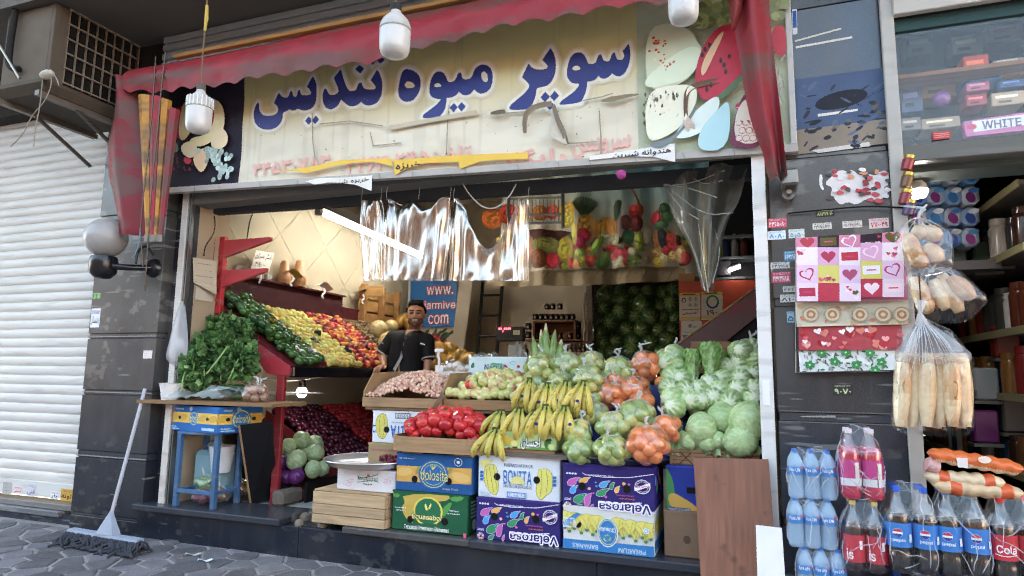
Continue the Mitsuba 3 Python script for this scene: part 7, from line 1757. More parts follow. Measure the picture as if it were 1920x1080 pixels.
for i, (x, y, w, h, Y, n, r, lb) in enumerate([
 (1210, 686, 50, 54, .52, 12, .037, 'topmost bag of oranges with a white tied neck'), (1192, 732, 58, 46, .40, 12, .036, 'bag of oranges in the second row at right'), (1148, 742, 54, 40, .36, 10, .036, 'bag of oranges in the second row behind the bananas'), (1150, 716, 40, 26, .46, 5, .034, 'flat bag of oranges between limes and bananas'),
 (1202, 758, 46, 34, .33, 8, .036, 'bag of oranges beside the wooden crate end'), (1250, 804, 50, 46, .10, 9, .037, 'bag of oranges left of the cabbages'), (1214, 834, 76, 66, -.02, 19, .037, 'large bag of oranges at the right end of the black pan')]):
 fruit_bag('orange', lb, x, y, w, h, Y, n, r, 'orange', 80 + i, OB, 'oranges in the clear bags')
o1 = drop('orange', 'orange', 'single loose orange at the foot of the lettuce heap', 'orange', P(1272, 773, Y=.3), .033, 'x'); labels[o1].pop('group')
o1 = drop('orange', 'orange', 'loose orange beside the topmost orange bag', 'orange', P(1238, 717, Y=.5), .033, 'x'); labels[o1].pop('group')
o1 = drop('lime', 'lime', 'loose dark lime between the bananas and the oranges', 'lime', P(1116, 748, Y=.3), .036, 'x'); labels[o1].pop('group')
pan = thing('black_pan', 'wide shallow black pan under the front bags of limes and oranges', 'pan')
pc0 = np.array([-.69, .2, .648])
pn = lathe([(0, .004), (.84, .004), (.98, .03), (1.0, .034), (1.005, .028), (.86, 0), (0, 0)], 48)
part(pan, 'dish', (pn[0] * [.29, .24, 1.15] + pc0, pn[1]), 'gloss', '#2b2e36', smooth=40)
for nm, lb, b in (('display_crate', 'hidden blue crate under the upper bags of limes', (-1.24, -.45, .44, .78, .86, 1.06)), ('display_crate', 'hidden blue crate under the middle bags of citrus', (-.93, -.42, .26, .44, .66, .87))):
 k = thing(nm, lb, 'crate')
 x0, x1, y0, y1, z0, z1 = b
 part(k, 'top', bx(x0, x1, y0, y1, z1 - .02, z1), 'clean', '#24346e')
 part(k, 'front', bx(x0, x1, y0, y0 + .015, z0, z1 - .02), 'clean', '#22306a')
 part(k, 'side', bx(x0, x0 + .015, y0 + .015, y1, z0, z1 - .02), 'clean', '#22306a'); part(k, 'side', bx(x1 - .015, x1, y0 + .015, y1, z0, z1 - .02), 'clean', '#22306a')
 part(k, 'support', bx(x0 + .1, x1 - .1, y0 + .05, y1 - .02, .2, z0), 'matte', '#2a2420')
k = thing('wooden_crate', 'end of a pine crate between the oranges and the lettuces', 'crate')
part(k, 'end_board', hull([P(x, y, Y=Y_) for x, y in ((1237, 736), (1246, 735), (1250, 778), (1240, 778)) for Y_ in (.30, .33)]), 'wood', '#b08a58')
# corn cobs standing behind the limes
for i, (x0, y0, x1, y1, lb) in enumerate(((1006, 668, 1000, 630, 'leftmost corn cob behind the limes'), (1020, 668, 1016, 618, 'corn cob with a pale wrapped tip'), (1028, 668, 1024, 606, 'tallest corn cob with a dry cream tip'), (1038, 670, 1040, 618, 'wide green corn cob right of the tallest'), (1050, 668, 1051, 636, 'slim corn cob with a cream tip at the right'), (1033, 672, 1030, 640, 'short corn cob in front of the tall ones'), (1060, 672, 1070, 655, 'short pale corn cob leaning right'))):
 a, b = P(x0, y0 + 14, Y=.68), P(x1, y1, Y=.70)
 k = thing('corn_cob', lb, 'corn')
 t = np.linspace(0, 1, 9)[:, None]
 pts = a * (1 - t) + b * t + np.array([.006, 0, 0]) * np.sin(4 * t + i)
 m = tube(pts, [.026, .031, .032, .031, .028, .024, .018, .011, .004], 10)
 cc = np.tile(rgb('#7d9a4c'), (len(m[1]), 1)) * (.8 + .35 * nz(fcen(m) * [1, 1, .2], 120, i))[:, None]
 h = (fcen(m) - a) @ (b - a) / ((b - a) @ (b - a))
 cc[h > .82] = rgb('#cdbd94') if i in (1, 2, 4) else rgb('#8c8a4a')
 part(k, 'husk', m, 'fruit', fc=cc, smooth=True)
 for s in (-1, 1):
  lp2 = grid(lambda u, v: np.stack([s * (.028 + .012 * u) + (v - .5) * .03 * (1 - u), -.012 + .03 * (v - .5) ** 2 - .01 * u, u * np.linalg.norm(b - a) * .62], -1), 8, 3)
  part(k, 'husk_leaf', (lp2[0] + a, lp2[1]), 'leaf', '#86a355', smooth=True)
# lettuces
def lettuce_mesh(seed):
 v, f = ico(4)
 th = np.arctan2(v[:, 0], v[:, 2])
 b = np.clip(-v[:, 1], 0, 1)                 # towards the viewer: the cut stalk
 rib = np.abs(np.sin(th * 4.5 + 1.5 * meshkit.noise(v * 2 + seed)))
 rad = 1 + .30 * rib * (1 - b) * (.3 + b) + .10 * (meshkit.fbm(v * 4 + seed, 3) - .5) * (1 - b * .5)
 v = v * rad[:, None]
 v[:, 1] *= 1.25
 v[:, 1] += .20 * np.clip(b - .88, 0, 1) * 6 * .3
 return v, f
def lettuce_cols(m, g):
 c = fcen(m); d = c / np.linalg.norm(c, axis=1, keepdims=True)
 b = np.clip(-d[:, 1], 0, 1)
 th = np.arctan2(c[:, 0], c[:, 2])
 n = nz(c, 3, 2)
 rib = np.abs(np.sin(th * 4.5 + 3 * n)) ** 3
 col = blend('#94b068', '#b4c88a', np.clip(n * 1.5 - .3, 0, 1)) * g.uniform(.88, 1.08)
 w = np.clip(.6 * rib * np.clip(b * 1.5 - .15, 0, 1) + np.clip((b - .86) * 9, 0, 1), 0, 1)[:, None]
 return col * (1 - w) + rgb('#d6dab6') * w
LM = []
for i in range(6):
 m = lettuce_mesh(i * 3.1)
 LM.append(ply(m, 'fruit', smooth=True, fc=np.clip(lettuce_cols(m, np.random.default_rng(i)), 0, 255)))
for j, (x, y) in enumerate([(1258, 707), (1279, 711), (1253, 727), (1285, 733), (1260, 746), (1294, 751), (1266, 765), (1314, 730), (1331, 722), (1336, 747), (1351, 733), (1356, 711), (1362, 690), (1391, 713), (1389, 693), (1415, 704), (1388, 733), (1415, 731), (1412, 751), (1312, 752), (1370, 752)]):
 Y = .62 - .0055 * (y - 690)
 k = key('lettuce'); d = dict(LM[j % 6]); d['to_world'] = T(M4(P(x, y, Y=Y), rng.uniform(-30, 30), rng.uniform(-25, 10), rng.uniform(-25, 25), s=rng.uniform(.050, .060))); scene[k] = d
 labels[k] = {'label': 'pale green lettuce head with its cut base facing the street', 'category': 'lettuce', 'group': 'lettuces stacked base outwards'}
def romaine(label, a, b, w, open_=.35):
 k = thing('romaine_lettuce', label, 'lettuce')
 a, b = np.asarray(a), np.asarray(b); L_ = np.linalg.norm(b - a)
 for i in range(9):
  an = i * 2.4; off = .2 + .8 * (i / 9)
  wl = w * rng.uniform(.75, 1.05)
  def fn(u, v):
   xx = (v - .5) * 2 * wl * (.35 + .75 * u) * np.where(u > .85, 1 - 2.2 * (u - .85), 1)
   out = w * off * .55 * (1 - .2 * u) + .012 * np.cos((v - .5) * 6) + open_ * w * u * u * off
   ruf = .006 * np.sin(38 * v + 9 * u + i) * u + .006 * np.sin(25 * u + 3 * v)
   return np.stack([xx * math.cos(an) + (out + ruf) * math.sin(an), -(out + ruf) * math.cos(an) + xx * math.sin(an), u * L_ * rng.uniform(.9, 1.02) + ruf], -1)
  m = grid(fn, 14, 10)
  u_ = np.repeat(np.arange(14), 10); v_ = np.tile(np.arange(10), 14)
  rib = np.exp(-((v_ - 4.5) / (2.3 - .12 * u_)) ** 2) * (1 - u_ / 16)
  cc = rgb('#86ac58') * (1 - rib[:, None]) + rgb('#d8dcb8') * rib[:, None]
  cc = cc * (.82 + .3 * rng.random(140))[:, None]
  part(k, 'leaf', (m[0] + a, m[1]), 'fruit', fc=np.vstack([cc, cc]), smooth=True)
 part(k, 'stalk', xf(lathe([(0, -.02), (w * .45, -.018), (w * .5, .03), (0, .04)], 10), M4(a)), 'fruit', '#c9cda4', smooth=True)
romaine('tall romaine lettuce standing at the top of the heap', P(1331, 712, Y=.54), P(1334, 650, Y=.62), .074)
romaine('romaine lettuce in a clear bag left of the tall one', P(1298, 716, Y=.52), P(1294, 660, Y=.58), .066, .15)
romaine('dark leafed romaine lettuce right of the tall one', P(1352, 700, Y=.66), P(1358, 664, Y=.72), .055, .5)
for x, y, w, h, Y, lb, seed in ((1260, 678, 46, 48, .6, 'clear bag of curly lettuce right of the topmost oranges', 1), (1400, 664, 52, 40, .6, 'clear bag of pale lettuce by the right post', 2)):
 k = thing('lettuce_bag', lb, 'bag')
 c = P(x, y, Y=Y); r = abs(P(x + w / 2, y, Y=Y)[0] - c[0]); rz = abs(P(x, y + h / 2, Y=Y)[2] - c[2])
 pts = pack(6, (r, r * .8, rz), .045, seed) + c
 for p in pts:
  d = dict(LM[int(rng.integers(6))]); d['to_world'] = T(M4(p, *rotq(), s=.056))
  kk = part(k, 'lettuce', d)
 film_bag(k, pts, .055, seed, wrinkle=.008)
IC = ('#94b06c', '#bccc90', '#dce4bc')
for (x, y, Y, r), lb in zip(((1315, 806, .16, .090), (1357, 784, .24, .088), (1402, 790, .16, .105), (1388, 826, .10, .082), (1336, 765, .34, .07), (1310, 762, .34, .066), (1375, 752, .36, .075), (1345, 826, .14, .05), (1412, 762, .34, .07), (1325, 832, .12, .045), (1290, 828, .14, .05)),
       ('round green cabbage at the left front of the cardboard box', 'green cabbage in the middle of the cabbage row', 'largest green cabbage at the right end of the row', 'pale cabbage at the right front of the box', 'cabbage behind the left front one', 'flat topped cabbage at the left of the upper row', 'cabbage at the top of the heap under the lettuces', 'small cabbage half tucked between the front ones', 'cabbage touching the right post', 'small pale cabbage at the front of the box', 'small leafy cabbage at the left corner of the box')):
 cabbage(lb, P(x, y, Y=Y), r, IC, 'green_cabbage', rot=(rng.uniform(0, 360), rng.uniform(-40, 40), rng.uniform(50, 110)))
k = thing('loose_leaves', 'loose torn cabbage leaves lying along the front of the cabbage box', 'leaves')
for x, y in ((1265, 826), (1278, 836), (1300, 838), (1330, 842), (1352, 838), (1378, 846), (1258, 835), (1310, 842), (1405, 846)):
 lf = grid(lambda u, v: np.stack([(u - .5) * .11, .02 * np.sin(5 * u) + .02 * v, (v - .5) * .09 + .012 * np.sin(9 * u)], -1), 8, 6)
 part(k, 'leaf', xf(lf, M4(P(x, y, Y=.13), rz=rng.uniform(-40, 40), ry=rng.uniform(-30, 30))), 'fruit', rgb('#95b878') * rng.uniform(.85, 1.1), smooth=True)
part_box, q, (x0, x1) = carton('cabbage_carton', 'brown cardboard box with a printed wood pattern holding the cabbages', (1255, 868), (1425, 886), .12, .655, .735, .4, '#9a7450', skew=0)
for i in range(16):
 z = .662 + (i % 4) * .019
 q.add(rect(x0 + .01 + (i // 4) * .115, z, x0 + .11 + (i // 4) * .115, z + .0025), '#5c3c20', up=i == 0)
for i in range(3):
 q.add(stroke([(x0 + .05 + i * .15, .66), (x0 + .12 + i * .15, .73)], .006), '#5c3c20', up=False); q.add(stroke([(x0 + .12 + i * .15, .66), (x0 + .05 + i * .15, .73)], .006), '#5c3c20', up=False)
q.part(part_box)
solo('display_crate', 'hidden dark crate carrying the lettuce heap', 'crate', join([bx(-.44, .04, .42, 1.0, .22, .98), bx(-.44, .04, .34, .42, .7, .86)]), 'matte', '#23304e')
solo('hardboard', 'brown hardboard panel standing behind the romaine lettuces', 'board', hull([P(x, y, Y=Y_) for x, y in ((1295, 640), (1369, 640), (1370, 700), (1296, 700)) for Y_ in (.84, .855)]), 'wood', '#9a6c4c')
# plywood sheet and white board leaning at the right post
solo('plywood_sheet', 'stained brown plywood sheet leaning on the cartons by the right post', 'plywood', hull([P(1300, 858, Y=-.02), P(1441, 861, Y=-.055), P(1441, 861, Y=-.07), P(1300, 858, Y=-.035)] + [np.array([x, y, .0]) for x, y in ((-.235, -.26), (.085, -.29), (.085, -.305), (-.235, -.275))]), 'stained_ply', '#8a5a44')
def plyst(p, n, uv):
 r, g, b = dec(uv)
 gr = fbm(p.x * 60, p.y * 3, p.z * 5, 3)
 s = smoothstep(.58, .70, fbm(p.x * 7 + 3, p.y * 7, p.z * 6, 4))
 return mi.Color3f(r, g, b) * (.62 + .65 * gr) * (1 - .6 * s)
scene['stained_ply'] = two(pr(plyst, .6, .3))
wbd = thing('white_board', 'small white melamine board leaning in front of the plywood sheet', 'board')
part(wbd, 'panel', hull([P(1417, 984, Y=-.31), P(1466, 990, Y=-.31), P(1417, 984, Y=-.325), P(1466, 990, Y=-.325), [-.005, -.42, 0], [.11, -.42, 0], [-.005, -.435, 0], [.11, -.435, 0]]), 'clean', '#d8d6d6')
# ================================================================== left entrance: stool, box, plank and greens
sb = thing('banana_carton', 'blue and yellow banana carton on the blue stool under the plank', 'carton')
c1 = np.array([-3.29, -.035, 0]); ux = np.array([-.52, .1, 0]); uy = np.array([.10, .30, 0])
zA, zB = .705, .875
corners_ = [c1, c1 + ux, c1 + ux + uy, c1 + uy]
part(sb, 'box', hull([c + [0, 0, z] for c in corners_ for z in (zA, zB)]), 'matte', '#2468b0')
for o, u, wid, base in ((c1 + ux, -ux, np.linalg.norm(ux), 0), (c1, uy, np.linalg.norm(uy), 1)):
 u = u / np.linalg.norm(u)
 q = Print(o, u, (0, 0, 1))
 q.add(rect(.002, zA + .055, wid - .002, zA + .125), '#d8ae30')
 for i in range(5):
  q.add(ellipse(wid * (.1 + .2 * i), zA + .09, .045, .022, 10), '#c99a24', up=i == 0)
 cx, rr_ = (wid * .52, .05) if base == 0 else (wid * .52, .07)
 q.add(ellipse(cx, zA + .085, rr_), '#2468b0').add(ellipse(cx, zA + .085, rr_ * .86).difference(ellipse(cx, zA + .085, rr_ * .78)), '#c9c84c')
 q.add(fit(latin('dolosita', .1), cx - rr_ * .9, zA + .062, cx + rr_ * .9, zA + .112), '#d8d85c')
 for t in (.22, .80):
  q.add(ellipse(wid * t, zA + .088, .015, .012), '#141012')
 q.add(ellipse(wid * .45, zB - .02, .016), '#8fb4d8').add(rect(wid * .12, zB - .03, wid * .3, zB - .018), '#8fb4d8', up=False)
 q.add(rect(.02, zA + .01, .12, zA + .016), '#9fc0dc').add(rect(.02, zA + .024, .09, zA + .03), '#9fc0dc', up=False).add(rect(wid * .7, zA + .012, wid * .95, zA + .03), '#9fc0dc', up=False)
 q.part(sb)
stl = thing('blue_stool', 'blue painted steel stool under the blue and yellow carton', 'stool')
for x, y in ((-3.66, .03), (-3.34, .03), (-3.66, .26), (-3.36, .26)):
 part(stl, 'leg', bx(x - .016, x + .016, y - .016, y + .016, .212, .685, .002), 'painted', '#3a5f86')
for b in ((-3.68, -3.32, .014, .046), (-3.68, -3.34, .244, .276)):
 part(stl, 'top_rail', bx(b[0], b[1], b[2], b[3], .685, .703, .002), 'painted', '#3f6890'); part(stl, 'stretcher', bx(b[0] + .02, b[1] - .02, b[2] + .004, b[3] - .004, .30, .325, .002), 'painted', '#42688e')
for x in (-3.66, -3.35):
 part(stl, 'side_rail', bx(x - .012, x + .012, .047, .243, .30, .322, .002), 'painted', '#3a5f86'); part(stl, 'side_rail', bx(x - .012, x + .012, .047, .243, .687, .702, .002), 'painted', '#3a5f86')
plk = solo('plank', 'weathered plank lying on the blue and yellow carton', 'plank', hull([(x, y, z) for x, y in ((-3.99, -.06), (-2.88, -.02), (-3.97, .34), (-2.9, .36)) for z in (.886, .908)]), 'wood', '#8a6a48')
solo('black_board', 'black painted board leaning against the stand beside the cabbages', 'board', hull([P(450, 797, Y=.06), P(510, 789, Y=.2), P(450, 797, Y=.075), P(510, 789, Y=.215), P(472, 946, Y=.31), P(521, 933, Y=.45), P(472, 946, Y=.325), P(521, 933, Y=.465)]), 'clean', '#17181c')
solo('board_edge', 'bare wooden edge strip on the leaning black board', 'strip', hull([P(446, 797, Y=.055), P(450, 797, Y=.055), P(468, 946, Y=.305), P(472, 946, Y=.305), P(448, 797, Y=.08), P(470, 946, Y=.33)]), 'wood', '#a98458')
jc = thing('jerrycan', 'pale blue plastic jerrycan under the blue stool', 'jerrycan')
part(jc, 'body', bx(-3.70, -3.46, .18, .36, .212, .56, .03), 'clean', '#7fa4ac')
part(jc, 'handle', tube(smooth_open([(-3.66, .27, .55), (-3.64, .27, .60), (-3.54, .27, .61), (-3.50, .27, .56)], 2), .016, 8), 'clean', '#9ab4b4', smooth=True)
part(jc, 'cap', xf(lathe([(.0, 0), (.03, 0), (.03, .03), (0, .032)], 14), M4((-3.48, .27, .56))), 'clean', '#c9302c')
solo('white_basket', 'white perforated plastic basket under the blue stool', 'basket', xf(lathe([(.07, 0), (.10, .22), (.11, .225), (.105, .215), (.075, .005)], 20), M4((-3.46, .2, .42), s=.8)), 'clean', '#c4c6c8', smooth=40)
for (x, y, Y, r, c, lb) in ((380, 930, .12, .055, '#8a5a6c', 'bag of red onions on the floor under the stool'), (410, 926, .2, .05, '#8a6a58', 'bag of shallots on the floor beside the stool leg'), (384, 905, .14, .05, '#7fa070', 'bag of greens on the lower rail of the stool'), (455, 912, .35, .06, '#8a6c48', 'brown sack behind the stool')):
 k = thing('vegetable_bag', lb, 'bag')
 pts = pack(7, (r * 1.4, r, r * .8), .028, int(x)) + P(x, y, Y=Y)
 for p in pts:
  part(k, 'vegetable', xf(ico(2, (.03, .03, .028)), M4(p)), 'waxy', rgb(c) * rng.uniform(.8, 1.15), smooth=True)
 film_bag(k, pts, .03, int(x))
tb = thing('white_tub', 'stacked white plastic tubs at the left end of the plank', 'tub')
tcx = P(319, 735, Y=.03); tcx[2] = .909
part(tb, 'tub', xf(lathe([(0, 0), (.052, 0), (.066, .085), (.070, .09), (.064, .088), (.05, .006), (0, .006)], 24), M4(tcx)), 'clean', '#d6d4d0', smooth=40)
part(tb, 'tub', xf(lathe([(.06, 0), (.076, .045), (.082, .05), (.074, .048), (.058, .004), (0, .004)], 24), M4(tcx + [.004, 0, .065])), 'clean', '#dcdad6', smooth=40)
# celery leaves
def leaf_mass(k, name, vol, n, size, cols, droop=.6, mat='leaf', seed=3):
 g = np.random.default_rng(seed)
 base = np.array([(0, 0, 0), (.28, .30, .05), (.62, .22, .06), (.55, .48, .04), (1.0, 0, .0), (.55, -.48, .04), (.62, -.22, .06), (.28, -.30, .05), (.5, 0, -.06)])
 f0 = np.array([(0, 1, 8), (1, 2, 8), (2, 3, 8), (3, 4, 8), (4, 5, 8), (5, 6, 8), (6, 7, 8), (7, 0, 8)])
 V, F, C = [], [], []
 for i in range(n):
  c, d = vol(g)
  d = d + g.normal(0, .35, 3) - [0, 0, droop * g.random()]
  d /= np.linalg.norm(d)
  s = np.cross(d, g.normal(size=3)); s /= np.linalg.norm(s)
  nn = np.cross(d, s)
  L_ = size * g.uniform(.6, 1.3)
  V.append(c + L_ * (base[:, :1] * d + base[:, 1:2] * s + base[:, 2:] * nn)); F.append(f0 + 9 * i); C.append(np.tile(rgb(cols[g.integers(len(cols))]) * g.uniform(.75, 1.15), (8, 1)))
 part(k, name, (np.vstack(V), np.vstack(F)), mat, fc=np.clip(np.vstack(C), 0, 255), kind='stuff')
hb2 = thing('celery_heap', 'big heap of leafy green celery on the plank at the left entrance', 'celery')
hc = [(P(x, y, Y=Y), r) for x, y, Y, r in ((405, 665, .22, .17), (440, 635, .30, .14), (448, 678, .2, .11), (380, 690, .15, .12), (425, 620, .34, .11), (375, 640, .3, .11))]
def vol(g):
 c, r = hc[g.integers(len(hc))]
 d = g.normal(size=3); d[1] -= .5; d[2] += .15; d /= np.linalg.norm(d)
 return c + d * r * g.uniform(.55, 1.0), d
leaf_mass(hb2, 'leaf', vol, 2600, .060, ['#66904e', '#749a58', '#557e48', '#84a668', '#486e3e'], 1.0)
for c, r in hc:
 part(hb2, 'leaf_core', xf(ico(2, (r * .62, r * .5, r * .62)), M4(c)), 'fruit', '#24401c', smooth=True)
for i in range(26):
 c, r = hc[i % len(hc)]
 e = c + rng.normal(0, .05, 3)
 part(hb2, 'stalk', tube(smooth_open([e + [0, 0, .05], e + [rng.normal(0, .03), -.06, -.04], e + [rng.normal(0, .05), -.08, -.14]], 1), [.004, .006, .007, .006], 5), 'fruit', '#7f9a54', smooth=True)
cg = thing('cucumber_bag', 'long plastic bag of cucumbers on the plank under the celery', 'bag')
pts = []
for i in range(15):
 a = P(352 + (i % 5) * 26 + rng.uniform(-6, 6), 740 - (i // 5) * 10, Y=.10 + .06 * (i % 3)); a[2] = .93 + .03 * (i // 5)
 b = a + [rng.uniform(.12, .16), rng.uniform(-.03, .05), rng.uniform(-.005, .01)]
 t = np.linspace(0, 1, 7)[:, None]
 part(cg, 'cucumber', tube(a * (1 - t) + b * t + [0, 0, .008] * np.sin(3.1 * t), [.006, .016, .019, .02, .019, .015, .005], 9), 'waxy', rgb('#3a5c2a') * rng.uniform(.8, 1.2), smooth=True)
 pts += [a, (a + b) / 2, b]
film_bag(cg, pts, .024, 77, wrinkle=.012)
sh_ = grid(lambda u, v: np.stack([-3.80 + .52 * u, -.03 + .30 * v, .985 + .03 * np.sin(12 * u + 2 * v) * np.sin(3.1 * v) + .03 * (meshkit.noise(np.stack([u * 14, v * 7, 0 * u], -1)) - .5) - .05 * (1 - v) ** 3], -1), 40, 16)
part(cg, 'bag_mouth', sh_, 'sheer', '#c9d0cc', smooth=True)
gg = thing('garlic_bag', 'plastic bag of small onions at the right end of the plank', 'bag')
pts = pack(14, (.13, .08, .055), .03, 9) + np.array([-3.12, .1, .965])
for p in pts:
 part(gg, 'onion', xf(ico(2, (.03, .03, .028)), M4(p)), 'waxy', rgb('#b08468') * rng.uniform(.8, 1.15), smooth=True)
film_bag(gg, pts, .032, 91)
hg = thing('hanging_bag', 'white translucent plastic bag hanging inside the left post', 'bag')
top = P(342, 565, Y=.06)
def bagfn(u, v):
 a = u * 2 * np.pi
 r = (.012 + .075 * np.clip(v * 1.25, 0, 1) ** .8) * np.where(v > .85, 1 - ((v - .85) / .15) ** 2 * .85, 1)
 return np.stack([top[0] + r * np.cos(a) * (1 + .12 * np.sin(5 * a + 3 * v)), top[1] + .6 * r * np.sin(a), top[2] - .46 * v], -1)
part(hg, 'film', grid(bagfn, 28, 18), 'sheer', '#c9c6c8', smooth=True)
part(hg, 'content', xf(ico(2, (.045, .03, .05)), M4(top + [0, 0, -.31])), 'clean', '#d8d6da', smooth=True)
# ================================================================== back of the shop
cur = thing('curtain', 'printed curtain with fruit and vegetables hanging across the back of the shop', 'curtain')
CY, cxa, cxb = 2.8, -2.42, -.30
def cwarp(p):
 p = np.array(p, float)
 x, z = p[:, 0], p[:, 2]
 p[:, 1] += .035 * np.sin(13 * x + 1.2 * np.sin(2.3 * z)) + .015 * np.sin(31 * x + z)
 return p
m = grid(lambda u, v: np.stack([cxa + (cxb - cxa) * u, CY + 0 * u, 2.03 + .02 * np.sin(9 * u) + 1.15 * v], -1), 110, 24)
c = fcen(m); t = np.clip((c[:, 2] - 2.5) / .55, 0, 1) * np.clip((c[:, 0] + 2.1) / 1.1, 0.1, 1)
part(cur, 'cloth', (cwarp(m[0]), m[1]), 'clean', fc=blend('#ece4c8', '#6ca4b0', t * .9), smooth=True)
q = Print((0, CY, 0), warp=cwarp, lift=.004, step=.001, fine=.06)
ZF = Z(4.91, 1000, 320)
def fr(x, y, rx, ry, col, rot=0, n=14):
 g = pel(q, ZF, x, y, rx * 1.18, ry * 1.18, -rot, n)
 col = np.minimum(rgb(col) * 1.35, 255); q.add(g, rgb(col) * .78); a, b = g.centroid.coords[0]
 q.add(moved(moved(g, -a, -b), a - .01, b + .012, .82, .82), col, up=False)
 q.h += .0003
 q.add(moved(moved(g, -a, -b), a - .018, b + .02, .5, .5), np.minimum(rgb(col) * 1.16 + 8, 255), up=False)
q.add(pb(q, ZF, [(-420, 935), (0, 930), (200, 915), (500, 905), (800, 890), (1100, 885), (1400, 880), (1400, 1010), (800, 1040), (400, 1060), (0, 1060), (-420, 1070)], 1), '#a8936c')
for i in range(22):
 q.add(stroke(q.px(ZF((-300 + i * 75, 930), (-340 + i * 75, 1000 - (i % 3) * 20))), .006), '#6a563a', up=i == 0)
q.add(pb(q, ZF, [(-200, 545), (390, 545), (390, 650), (330, 680), (0, 680), (-200, 680)], 1), '#5c3026')
for i in range(60):
 x, y = rng.uniform(-200, 385), rng.uniform(550, 675)
 q.add(stroke(q.px(ZF((x, y), (x + rng.uniform(-25, 25), y + rng.uniform(-18, 18)))), .005), rng.choice(['#7a4a34', '#3c1c18', '#8a5a3c']), up=i == 0)
for i in range(14):
 a = math.radians(-60 + i * 9.5)
 q.add(stroke(q.px(ZF((475, 440), (475 + 130 * math.sin(a), 440 - 190 * math.cos(a * .7)))), .014), rng.choice(['#3c5230', '#4c6238', '#2c4028']), up=i == 0)
for i in range(90):
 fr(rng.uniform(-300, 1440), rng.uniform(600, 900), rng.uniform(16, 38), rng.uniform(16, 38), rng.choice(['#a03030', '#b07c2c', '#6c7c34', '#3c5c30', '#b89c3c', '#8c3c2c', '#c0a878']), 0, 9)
for a in ((-330, 470, 80, 80, '#c8601c'), (-200, 420, 70, 80, '#c83c24'), (100, 420, 60, 60, '#d06c1c'), (200, 400, 55, 55, '#c8402c'), (-60, 470, 60, 60, '#c89a1c'), (340, 400, 70, 70, '#cc961c'), (345, 470, 65, 70, '#c8ac24'), (520, 540, 66, 96, '#b8802c'), (700, 560, 106, 96, '#b87c20'), (715, 660, 86, 72, '#b8b88c'),
 (500, 625, 52, 55, '#c02c3c'), (450, 690, 62, 56, '#a82c50'), (325, 745, 66, 100, '#bca82c'), (0, 740, 50, 100, '#d07c50'), (150, 710, 102, 66, '#84843c'), (420, 610, 24, 90, '#c0b048'), (95, 840, 68, 76, '#7a4628'), (215, 850, 50, 62, '#c02838'), (325, 905, 34, 32, '#8c8c3c'), (380, 870, 24, 44, '#b82834'), (470, 805, 58, 50, '#84903c'), (435, 890, 30, 34, '#c07c34'),
 (500, 868, 30, 48, '#a8a03c'), (570, 850, 44, 60, '#a03c30'), (575, 770, 44, 36, '#b4783c'), (660, 880, 52, 36, '#3c6c34'), (695, 830, 34, 86, '#58803c', 25), (620, 720, 30, 90, '#7c983c', 30), (780, 760, 36, 34, '#b82c34'), (740, 740, 40, 30, '#b03434'), (830, 795, 30, 34, '#c03040'), (770, 820, 28, 36, '#b02c3c'), (785, 880, 32, 38, '#c8b890'), (840, 862, 28, 40, '#c0ac84'),
 (900, 800, 40, 36, '#b02c40'), (890, 870, 30, 26, '#a42c3c'), (960, 420, 42, 56, '#c02c28'), (1005, 405, 30, 50, '#b03024'), (910, 650, 50, 60, '#2c5030'), (1005, 690, 40, 86, '#8c943c'), (1075, 640, 28, 76, '#c0b490'), (940, 780, 30, 30, '#c8b890'), (980, 530, 50, 66, '#6a2c2c'), (890, 520, 44, 60, '#6c3c30'), (1150, 680, 16, 76, '#c0743c', -8), (1180, 660, 14, 80, '#b8682c', -14), (1220, 670, 42, 100, '#20202c', -18),
 (1165, 480, 56, 66, '#a82434'), (1230, 420, 48, 66, '#2c4c2c'), (1260, 470, 44, 40, '#3c6034'), (1200, 540, 60, 30, '#345c34'), (1160, 790, 46, 34, '#b48c50'), (1180, 870, 54, 40, '#c0a034'), (1230, 830, 34, 34, '#c4b07c'), (1290, 670, 40, 50, '#c03c34'), (1300, 740, 42, 44, '#b82c34'), (1250, 770, 34, 36, '#c83440'), (1310, 820, 34, 40, '#c09c58'), (1385, 810, 44, 66, '#b0844c'), (1430, 850, 40, 50, '#b83c40')):
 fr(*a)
for i in range(26):
 x, y = rng.uniform(430, 600), rng.uniform(460, 630)
 if ((x - 520) / 60) ** 2 + ((y - 540) / 88) ** 2 < 1:
  q.add(pel(q, ZF, x, y, 9, 9, 0, 4), '#8c5c1c', up=i == 0)
for i in range(14):
 q.add(stroke(q.px(ZF((960 + rng.uniform(-60, 60), 880 + rng.uniform(-50, 40)), (940 + rng.uniform(-60, 80), 860 + rng.uniform(-60, 60)))), .014), rng.choice(['#7c9038', '#98a848', '#5c7830']), up=i == 0)
q.add(pb(q, ZF, [(815, 360), (850, 360), (855, 640), (815, 650)], 1), '#a88c8c').add(pb(q, ZF, [(780, 340), (860, 320), (850, 400), (815, 520), (780, 500)], 1), '#34502c')
q.add(stroke(smooth_open(q.px(ZF((905, 180), (960, 250), (1010, 350), (1020, 470))), 2), .02), '#a86434')
for i in range(5):
 q.add(stroke(q.px(ZF((620 + i * 40, 490), (615 + i * 42, 630))), .006), '#94601c', up=i == 0)
q.part(cur, 'print', 'clean', smooth=True)
rod = part(cur, 'rod', tube([(cxa - .1, CY, 3.17), (cxb + .1, CY, 3.17)], .012, 8), 'metal', '#8d8a84')
